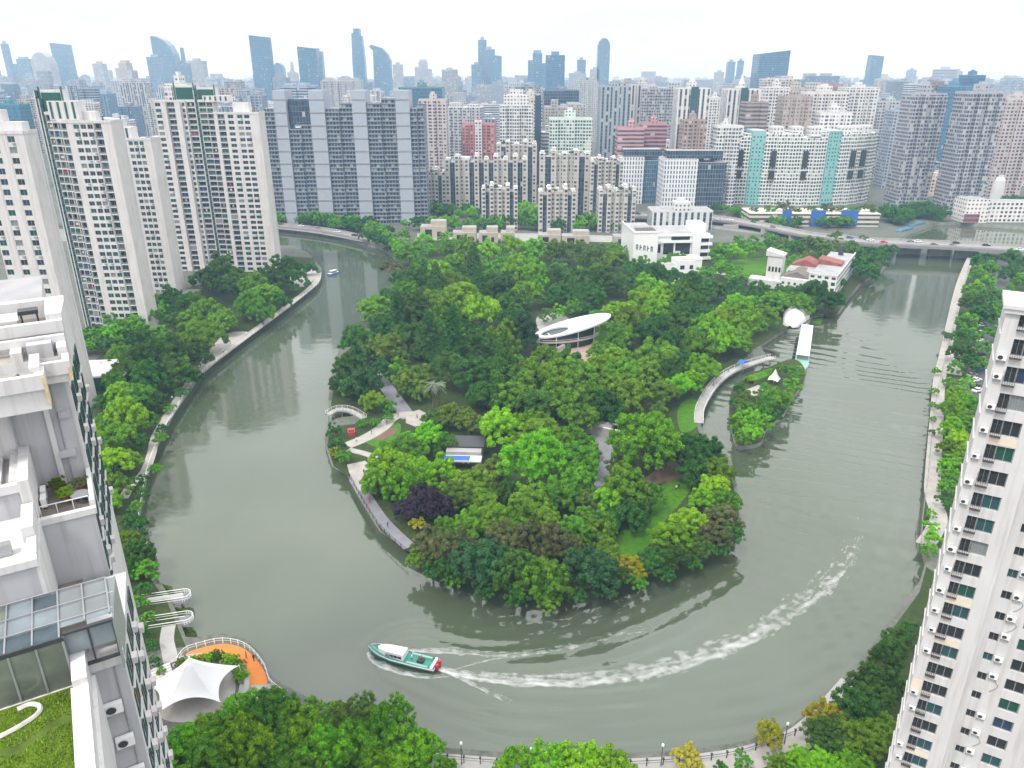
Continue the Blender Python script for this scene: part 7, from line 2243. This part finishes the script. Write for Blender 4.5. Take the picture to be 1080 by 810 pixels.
# --- park pieces: blue-roofed kiosk, slide-like canopy, palms
X, Y = at(489, 490)
t = thing('park_kiosk', (X, Y, GZ), R(-3), 'grey park kiosk with blue-white roof terrace among the trees', 'kiosk')
mb = MB(); mb.box(-5, 5, 0, 9, 0, 4, 'concrete', 'roof_grey'); mb.build('wall', t)
mb = MB(); mb.box(-5.3, 5.3, -3.5, -.003, 2.6, 3.0, 'roof_pale'); mb.box(-5.3, 2.0, -3.2, -0.6, 3.003, 3.1, 'blue_panel'); mb.build('lower_roof', t)
mb = MB(); mb.box(-5.6, 5.6, 2.5, 9.6, 4.003, 4.5, 'dark_metal'); mb.build('upper_roof', t)
for x in (-0.5, 1.0):
    mb = MB(); mb.box(x, x+0.8, -0.1, -.004, 0.3, 2.3, 'white_metal'); mb.build('door', t)
for x in (-5, 5):
    mb = MB(); mb.tube([(x, -3.3, 0), (x, -3.3, 2.6)], 0.12, 'white_metal', 6); mb.build('column', t)
X, Y = at(624, 458)
t = thing('tunnel_entrance', (X, Y, GZ), R(-25), 'pale sloping concrete portal at the head of the park path', 'portal')
mb = MB(); mb.profile([(-5,0),(5.5,0),(5.5,2.8),(3.5,2.8),(-5,4.6)], 0, 4.5, 'concrete'); mb.build('wall', t)
mb = MB(); mb.box(3.6, 9, 0.2, 0.5, 2.6, 3.0, 'white_metal'); mb.box(3.6, 9, 4, 4.3, 2.6, 3.0, 'white_metal'); mb.build('beam', t)
mb = MB(); mb.box(8.6, 8.9, 0.2, 0.5, 0, 2.6, 'white_metal'); mb.box(8.6, 8.9, 4, 4.3, 0, 2.6, 'white_metal'); mb.build('post', t)
def palm(px, py, h, lb, col='silver'):
    X, Y = at(px, py)
    t = thing('palm_tree', (X, Y, GZ), 0.4, lb, 'palm tree')
    mb = MB(); mb.tube([(0,0,-.2),(0.1,0,h*.5),(0,0.1,h)], [0.32,0.24,0.2], 'bark', 8); mb.build('trunk', t)
    V, Fc, T = [], [], []
    rr = random.Random(int(px))
    for k in range(46):
        a = 2.4*k; el = rr.uniform(-0.5, 1.1); L_ = rr.uniform(2.2, 3.2)
        prev = None
        for s in range(6):
            u = s/5
            r_ = L_*u*math.cos(el*(1-u*.5)); z = h + L_*u*math.sin(el) - 1.4*u*u*L_*.5
            wd_ = 0.42*(1-u)+.05
            c, sn = math.cos(a), math.sin(a)
            p = ((r_*c - wd_*sn, r_*sn + wd_*c, z-.1), (r_*c + wd_*sn, r_*sn - wd_*c, z-.1), (r_*c, r_*sn, z+.12))
            if prev:
                b = len(V); V += [prev[0], prev[2], p[2], p[0], prev[1], p[1]]
                Fc += [(b, b+1, b+2, b+3), (b+1, b+4, b+5, b+2)]; T += [rr.random()]*6
            prev = p
    me = bpy.data.meshes.new('fronds'); me.from_pydata(V, [], Fc)
    me.attributes.new('tint', 'FLOAT', 'POINT').data.foreach_set('value', np.array(T, dtype=np.float32))
    me.materials.append(M['leaf_' + col]); link('crown', me, t)
palm(457, 434, 9.5, 'tall silvery palm, front one beside the paved path'); palm(463, 431, 8.5, 'tall silvery palm, rear one beside the paved path')

# --- lawn detail: red sign, litter-sized kiosk
t = thing('red_stand', (*at(371, 459), GZ), 0.2, 'small red stand by the pale park path', 'stand')
mb = MB(); mb.box(-.9, .9, -.5, .5, 0, 1.0, 'boat_red'); mb.build('counter', t)
mb = MB(); mb.box(-1.1, 1.1, -.7, .7, 2.0, 2.15, 'boat_red'); mb.build('roof', t)
for x in (-1, 1): mb = MB(); mb.box(x-.05, x+.05, -.05, .05, 1.003, 1.997, 'white_metal'); mb.build('post', t)

# --- green and white boat under way
bx, by = at(424, 694, 0.3)
hx, hy = at(389, 686, 0.3); tx, ty = at(461, 704, 0.3)
bl = math.hypot(tx-hx, ty-hy)
bang = math.atan2(hy-ty, hx-tx)
boat = thing('river_boat', ((hx+tx)/2, (hy+ty)/2, 0), bang, 'green and white cabin boat speeding across the river with a foaming wake', 'boat')
Lh = bl/2; wb_ = 1.75
def outline(sc, n=10):
    st = [(-Lh, -wb_*.92), (-Lh*.4, -wb_), (Lh*.25, -wb_*.98), (Lh*.6, -wb_*.78), (Lh*.85, -wb_*.42), (Lh, -0.05)]
    return [(x*(1 if sc == 1 else .985), y*sc) for x, y in st] + [(x*(1 if sc == 1 else .985), -y*sc) for x, y in st[::-1]]
def sheer(x): return 1.05 + 0.55*max(0, x/Lh)**2
mb = MB()
lo, md, hi = [(x*.94, y*.62) for x, y in outline(1)], [(x*.99, y*.96) for x, y in outline(1)], outline(1)
n_ = len(hi)
for k in range(n_):
    a, b = k, (k+1) % n_
    mb.face([(*lo[a], -.35), (*lo[b], -.35), (*md[b], .55), (*md[a], .55)], 'green_frame')
    mb.face([(*md[a], .55), (*md[b], .55), (*hi[b], sheer(hi[b][0])-.25), (*hi[a], sheer(hi[a][0])-.25)], 'boat_green')
    mb.face([(*hi[a], sheer(hi[a][0])-.25), (*hi[b], sheer(hi[b][0])-.25), (hi[b][0]*.99, hi[b][1]*.95, sheer(hi[b][0])), (hi[a][0]*.99, hi[a][1]*.95, sheer(hi[a][0]))], 'boat_white')
mb.build('hull', boat)
mb = MB(); mb.prism([(x*.985, y*.93) for x, y in outline(1)], .3, .7, 'boat_green', zf=lambda x, y: sheer(x)-.12 if x > -Lh*.12 else .72); mb.build('deck', boat)
mb = MB()
cab = [(-.10*Lh,-1.25),(.42*Lh,-1.12),(.66*Lh,-.62),(.72*Lh,0),(.66*Lh,.62),(.42*Lh,1.12),(-.10*Lh,1.25)]
cabt = [(x*.97, y*.9) for x, y in cab]
for k in range(len(cab)):
    a, b = k, (k+1) % len(cab)
    mb.face([(*cab[a], .9), (*cab[b], .9), (*cabt[b], 2.15-.25*max(0, cabt[b][0]/Lh)), (*cabt[a], 2.15-.25*max(0, cabt[a][0]/Lh))], 'boat_white')
mb.prism(cabt, 2.0, 2.2, 'boat_white', zf=lambda x, y: 2.28-.3*max(0, x/Lh)); mb.build('cabin', boat)
for s in (-1, 1):
    for k in range(4):
        x0 = -.05*Lh + k*.12*Lh
        mb = MB(); mb.box(x0, x0+.10*Lh, s*1.24-.03, s*1.24+.03, 1.35, 1.82, 'glass_dark'); mb.build('window', boat)
for (x0, x1) in ((-.95*Lh, -.88*Lh),):
    mb = MB(); mb.box(x0, x1, -1.5, 1.5, .72, 1.25, 'boat_white'); mb.build('transom', boat)
for s in (-1, 1):
    mb = MB(); mb.box(-.8*Lh, -.2*Lh, s*1.25-.22, s*1.25+.22, .723, 1.12, 'boat_mint'); mb.build('bench', boat)
mb = MB(); mb.box(-.62*Lh, -.45*Lh, -.55, .55, .723, 1.3, 'dark_metal'); mb.build('engine_cover', boat)
for y in (-.55, .55):
    mb = MB(); mb.box(-1.0*Lh-.55, -1.0*Lh+.05, y-.28, y+.28, .35, 1.55, 'boat_red'); mb.box(-1.0*Lh-.45, -1.0*Lh-.1, y-.15, y+.15, -.5, .347, 'dark_metal'); mb.build('outboard_motor', boat)
mb = MB(); mb.tube([(.45*Lh, 0, 2.2), (.42*Lh, 0, 3.4)], 0.035, 'white_metal', 5); mb.build('mast', boat)
mb = MB()
rl = [(x*.9, y*.86, sheer(x)+.55) for x, y in outline(1) if x > .2*Lh]
mb.tube(rl, .03, 'white_metal', 4); mb.build('bow_rail', boat)

# --- small cruiser on the left reach
X, Y = at(352, 289, 0)
t = thing('small_cruiser', (X, Y, 0), R(60), 'small white and blue boat near the left bank upstream', 'boat')
mb = MB(); mb.prism([(-4,-1.3),(2,-1.3),(4.2,0),(2,1.3),(-4,1.3)], -.2, .9, 'blue_panel', 'boat_white'); mb.build('hull', t)
mb = MB(); mb.box(-2.2, 1.6, -1, 1, .903, 2.1, 'glass_pale', 'boat_white'); mb.box(-2.5, 1.9, -1.15, 1.15, 2.103, 2.25, 'boat_white'); mb.build('cabin', t)
# blue work boats by the far bridge
for i, (px, py, lb) in enumerate(((968,241,'right one of two blue covered barges beyond the bridge'),(955,247,'left one of two blue covered barges beyond the bridge'))):
    X, Y = at(px, py, 0)
    t = thing('covered_barge', (X, Y+2, 0), R(38), lb, 'barge', 'blue covered barges')
    mb = MB(); mb.prism([(-11,-2.5),(10,-2.5),(13,0),(10,2.5),(-11,2.5)], -.3, 1.2, 'dark_metal', 'wood_dark'); mb.build('hull', t)
    mb = MB(); mb.profile([(-10,1.203),(9,1.203),(9,3),(7,3.8),(-8,3.8),(-10,3)], -2.2, 2.2, 'barge_blue'); mb.build('cover', t)

# --- parked and moving cars
def car_parts(paint):
    mb = MB()
    body = [(-2.2,.35),(2.2,.35),(2.25,.75),(1.9,.92),(.95,1.0),(-1.95,1.05),(-2.25,.85)]
    mb.profile(body, -.88, .88, paint)
    b = mb.mesh('body')
    mb = MB(); mb.profile([(-1.75,1.04),(.95,.99),(.3,1.42),(-1.25,1.46)], -.74, .74, 'glass_dark'); mb.box(-1.2, .28, -.7, .7, 1.462, 1.49, paint); c = mb.mesh('cabin')
    return b, c
wm = MB(); wm.lathe([(0, -.1), (.31, -.1), (.33, 0), (.31, .1), (0, .1)], 'rubber', 12); WH = wm.mesh('wheel')
PAINT = {'white': 'boat_white', 'silver': 'grey_metal', 'black': 'dark_metal', 'blue': 'blue_panel', 'red': 'boat_red'}
CARM = {k: car_parts(v) for k, v in PAINT.items()}
def car(x, y, z, rz, colr, lb, grp):
    t = thing('car', (x, y, z), rz, lb, 'car', grp)
    b, c = CARM[colr]
    link('body', b, t); link('cabin', c, t)
    for wx_ in (-1.35, 1.4):
        for wy in (-.8, .8):
            o = link('wheel', WH, t); o.location = (wx_, wy, .33); o.rotation_euler = (R(90), 0, 0)
cols_ = ['white','white','silver','black','white','blue','silver','white','black','white','white','silver']
for i, (px, py) in enumerate(((1034,352),(1032,360),(1031,368),(1034,375),(1030,382),(1033,390),(1025,397),(1029,402),(1027,408),(1031,413),(1036,344),(1037,338))):
    X, Y = at(px, py)
    car(X, Y, GZ+.012, R(20)+(0.1 if i % 2 else 0), cols_[i], f'{cols_[i]} car, {ORD[sorted([352,360,368,375,382,390,397,402,408,413,344,338]).index(py)+1]} from the far end of the tree-lined right bank row', 'cars parked on the right bank road')
for i, (px, py, zz, c_, lb) in enumerate(((918,254,8.5,'white','white car at the left end of the wide road bridge'),(960,255,8.5,'silver','silver car in the middle of the wide road bridge'),(985,259,8.5,'black','dark car in the middle of the wide road bridge'),(1040,259,8.5,'white','white car at the right end of the wide road bridge'),(1008,257,8.5,'black','black car right of the bridge middle'))):
    X, Y = at(px, py, zz)
    car(X, Y, zz+.012, R(-8), c_, lb, 'cars on the bridge')
for i, (px, py, c_) in enumerate(((318,239,'white'),(336,242,'silver'),(356,245,'white'),(374,249,'black'),(770,232.5,'white'),(815,240,'silver'))):
    zz = 3.4 if px < 600 else 6.5
    X, Y = at(px, py, zz)
    car(X, Y, zz+.012, R(-24), c_, f'{c_} car on the elevated road, {["leftmost of four below the slab","second of four below the slab","third of four below the slab","rightmost of four below the slab","left of two behind the park","right of two behind the park"][i]}', 'cars on the elevated roads')

for i in range(16):
    u = i/15
    px_ = 648 + u*185 if i < 10 else 896 + (i-10)*36
    if i < 10:
        zz = 6.5; py_ = float(np.interp(px_, [640,700,752,800,850], [226,228,230,237,247])) + (1.2 if i % 2 else -1.0)
    else:
        zz = 8.5; py_ = float(np.interp(px_, [880,905,950,1000,1050,1120], [250,254,256,258,261,266])) + (1.3 if i % 2 else -1.2)
    X, Y = at(px_, py_, zz)
    c_ = ['white','silver','black','white','blue','red'][i % 6]
    car(X, Y, zz+.012, R(-20) if i < 10 else R(-6), c_, f'{c_} car, {ORD[i+1]} from the left in the traffic on the roads behind the park', 'traffic behind the park')
# --- people
def person_mesh(shirt, trousers, sit=False):
    import bmesh
    me = bpy.data.meshes.new('person')
    hip, kn = 0.92, 0.48
    if sit:
        J = {'pel':(0,0,.5),'che':(0,.03,.95),'neck':(0,.03,1.10),'head':(0,.0,1.27),'top':(0,0,1.40)}
        legs = [((s*.1,-.05,.48),(s*.12,-.45,.48),(s*.12,-.45,.06),(s*.12,-.58,.04)) for s in (-1,1)]
        arms = [((s*.19,.03,1.02),(s*.24,-.06,.76),(s*.16,-.30,.62)) for s in (-1,1)]
    else:
        J = {'pel':(0,0,.95),'che':(0,0,1.30),'neck':(0,0,1.47),'head':(0,-.02,1.60),'top':(0,-.01,1.73)}
        legs = [((s*.1,0,.90),(s*.12,-.04+s*.06,.48),(s*.12,.02+s*.10,.07),(s*.13,-.12+s*.10,.03)) for s in (-1,1)]
        arms = [((s*.2,0,1.38),(s*.27,.02,1.10),(s*.28,-.10,.86)) for s in (-1,1)]
    v, e, r_ = [], [], []
    def add(p, rad, par=None):
        v.append(p); r_.append(rad); i = len(v)-1
        if par is not None: e.append((par, i))
        return i
    pl = add(J['pel'], .14); ch = add(J['che'], .155, pl); nk = add(J['neck'], .06, ch); hd = add(J['head'], .10, nk); add(J['top'], .085, hd)
    for L_ in legs:
        p = pl
        for q, rad in zip(L_, (.09,.065,.045,.045)): p = add(q, rad, p)
    for A2 in arms:
        p = ch
        for q, rad in zip(A2, (.06,.045,.035)): p = add(q, rad, p)
    me.from_pydata(v, e, [])
    ob = bpy.data.objects.new('person_rig', me); COL.objects.link(ob)
    md = ob.modifiers.new('skin', 'SKIN')
    for i, rad in enumerate(r_):
        me.skin_vertices[0].data[i].radius = (rad, rad*(.75 if i == 1 else 1))
    me.skin_vertices[0].data[0].use_root = True
    ss = ob.modifiers.new('sub', 'SUBSURF'); ss.levels = 1; ss.render_levels = 1
    dg = bpy.context.evaluated_depsgraph_get()
    out = bpy.data.meshes.new_from_object(ob.evaluated_get(dg))
    bpy.data.objects.remove(ob)
    for k in (shirt, trousers, 'skin', 'rubber'): out.materials.append(M[k])
    nk_, hp_ = J['neck'][2], J['pel'][2]
    for p in out.polygons:
        c = p.center
        if c.z > nk_ + .17: p.material_index = 3 if c.y > -.04 else 2
        elif c.z > nk_: p.material_index = 2
        elif sit and c.y < -.12 and c.z > .58: p.material_index = 2
        elif c.z > hp_ - .06 and not (sit and c.y < -.12): p.material_index = 0
        elif c.z < .06: p.material_index = 3
        else: p.material_index = 1
        p.use_smooth = True
    return out
PM = {}
def person(x, y, z, rz, shirt, trousers, lb, sit=False, grp=None):
    k = (shirt, trousers, sit)
    if k not in PM: PM[k] = person_mesh(*k)
    o = link('person', PM[k]); o.location = (x, y, z); o.rotation_euler = (0, 0, rz)
    tag(o, lb, 'person', grp)
X, Y = at(713, 517); person(X, Y, GZ+.012, 0.4, 'white_metal', 'dark_metal', 'person in a white top standing on the bright lawn')
X, Y = at(716, 515); person(X, Y, GZ+.012, 2.4, 'dark_metal', 'dark_metal', 'person in dark clothes standing on the bright lawn')
X, Y = at(268, 697); person(X, Y, GZ+.03, 1.0, 'dark_metal', 'dark_metal', 'person in dark clothes on the orange deck')
X, Y = at(260, 694); person(X, Y, GZ+.03, 2.0, 'blue_panel', 'dark_metal', 'person in blue on the orange deck')
for i, (px, py, s_, lb) in enumerate(((205,397,'boat_red','person in red on the left bank promenade'),(236,372,'white_metal','person in white on the left bank promenade'),(206,391,'blue_panel','person in blue on the left bank promenade'))):
    X, Y = at(px, py); person(X, Y, GZ+.03, i, s_, 'dark_metal', lb)
for i, (px, py) in enumerate(((331,301),(322,308),(309,319),(296,329),(283,338),(262,354),(246,363),(228,375),(216,387),(197,408),(187,422),(181,432))):
    X, Y = at(px, py); person(X - rnd.uniform(0.5, 1.6), Y, GZ+.03, i*1.3, ('white_metal','dark_metal','boat_red','blue_panel','grey_metal')[i % 5], ('dark_metal','grey_metal')[i % 2], f'{ORD[i+1]} walker from the far end of the left bank promenade', grp='walkers on the left promenade')
for i, (px, py) in enumerate(((1016,303),(1007,335),(1000,360),(992,402),(989,432),(986,470),(986,498))):
    X, Y = at(px, py); person(X + 0.5, Y, GZ+.03, i*2.1, ('dark_metal','white_metal','boat_red','grey_metal')[i % 4], 'dark_metal', f'{ORD[i+1]} walker from the bridge on the right promenade', grp='walkers on the right promenade')
for i, (px, py) in enumerate(((376,466),(392,458),(408,448),(420,440),(440,441),(446,445),(384,500),(389,530),(409,556),(634,510),(637,488),(631,530),(752,407),(768,393))):
    X, Y = at(px, py, 2.6); person(X, Y, (2.6 if i > 11 else GZ+.03), i*1.7, ('white_metal','dark_metal','boat_red','blue_panel','grey_metal')[i % 5], ('dark_metal','grey_metal')[i % 2], f'{ORD[i+1]} walker from the left on the paths of the park', grp='walkers in the park')
bm4 = Matrix.Translation(boat.location) @ boat.rotation_euler.to_matrix().to_4x4()
q = bm4 @ Vector((-.30*Lh, .25, .72)); person(*q, bang + R(90), 'white_metal', 'dark_metal', 'person in white standing behind the boat cabin')
q = bm4 @ Vector((-.55*Lh, -.15, .80)); person(*q, bang + R(90), 'boat_red', 'dark_metal', 'person in red sitting amidships in the speeding boat', True)

# --- promenade lamps on near bank
for i, (px, py) in enumerate(((487,806),(560,812),(697,808),(827,785))):
    X, Y = at(px, py)
    t = thing('lamp_post', (X, Y, GZ), 0, f'{["leftmost","second","third","rightmost"][i]} dark lamp post on the near bank promenade', 'lamp post', 'lamp posts on the near promenade')
    mb = MB(); mb.tube([(0,0,0),(0,0,4.2)], [.09,.05], 'dark_metal', 7); mb.build('pole', t)
    mb = MB(); mb.lathe([(.05,4.2),(.22,4.35),(.2,4.7),(.05,4.8)], 'white_metal', 10); mb.build('lamp_head', t)

# ------------------------------------------------------------------ tree labels: colour, shape and the landmark they stand by
TLM = [('oval white roof', 604, 362), ('white showroom', 700, 275), ('old riverside warehouse', 868, 300), ('vaulted landing canopy', 836, 342), ('white sail tent', 816, 404),
       ('bright park lawn', 705, 530), ('grey park kiosk', 489, 490), ('silvery palms', 459, 434), ('curved park walkway', 757, 402), ('pond footbridge', 362, 437), ('left park quay railing', 395, 550),
       ('pale park portal', 624, 458), ('purple trees', 452, 545), ('southern park tip', 575, 630), ('large white membrane tent', 205, 730), ('speeding boat', 425, 694), ('landing loops', 186, 650),
       ('shorter white tower', 190, 318), ('left promenade plaza', 235, 358), ('teal clubhouse', 104, 412), ('left river railing', 160, 480), ('upstream small cruiser', 352, 289), ('grey slab', 400, 250),
       ('cream estate', 560, 250), ('wide road bridge', 935, 258), ('parked car row', 1031, 380), ('right promenade', 990, 500), ('white right-hand tower', 960, 700), ('near stone terrace', 780, 800), ('park meadow', 805, 282),
       ('left park shore', 345, 400), ('upper left park shore', 415, 320)]
TLM = [(n_, *at(x, y)) for n_, x, y in TLM]
tg = {}
for t in TREES:
    lm = min(TLM, key=lambda l: (l[1]-t['x'])**2 + (l[2]-t['y'])**2)
    tg.setdefault((t['col'], lm[0]), []).append((math.hypot(lm[1]-t['x'], lm[2]-t['y']), t))
for (col, lm), lst in tg.items():
    lst.sort(key=lambda q: q[0])
    for i, (_, t) in enumerate(lst):
        o = t['o']
        nm = {'cone': 'conifer', 'flat': 'tree'}.get(t['shape'], 'tree')
        place = f'{ORD[i+1]} nearest of its colour to the {lm}' if len(lst) > 1 else f'the only one of its colour by the {lm}'
        o['label'] = f"{LEAFWORD[col]} {SHAPEWORD[t['shape']]} {nm}, {place}"
        o['group'] = 'trees around the river bend'
        if t['shape'] == 'cone': o.name = 'conifer_tree'
# islet trees stand on the islet's lower ground
for t in TREES:
    if inside((t['x'], t['y']), isl): t['o'].location.z = 1.4
# ================================================================== HAZE
hz = bpy.data.meshes.new('haze')
mbh = MB(); mbh.box(-9500, 9500, -450, 9500, -3, 520, 'membrane')
me = mbh.mesh('haze')
me.materials.clear()
hm = bpy.data.materials.new('haze_air')
hm.use_nodes = True
hn = hm.node_tree
hn.nodes.remove(hn.nodes['Principled BSDF'])
pv = hn.nodes.new('ShaderNodeVolumePrincipled')
pv.inputs['Density'].default_value = HAZE_DENSITY
pv.inputs['Color'].default_value = HAZE_COLOR
pv.inputs['Absorption Color'].default_value = (1, 1, 1, 1)
hn.links.new(pv.outputs[0], hn.nodes['Material Output'].inputs['Volume'])
me.materials.append(hm)
tag(link('haze', me), 'pale blue summer haze over the whole city', 'haze', kind='stuff')
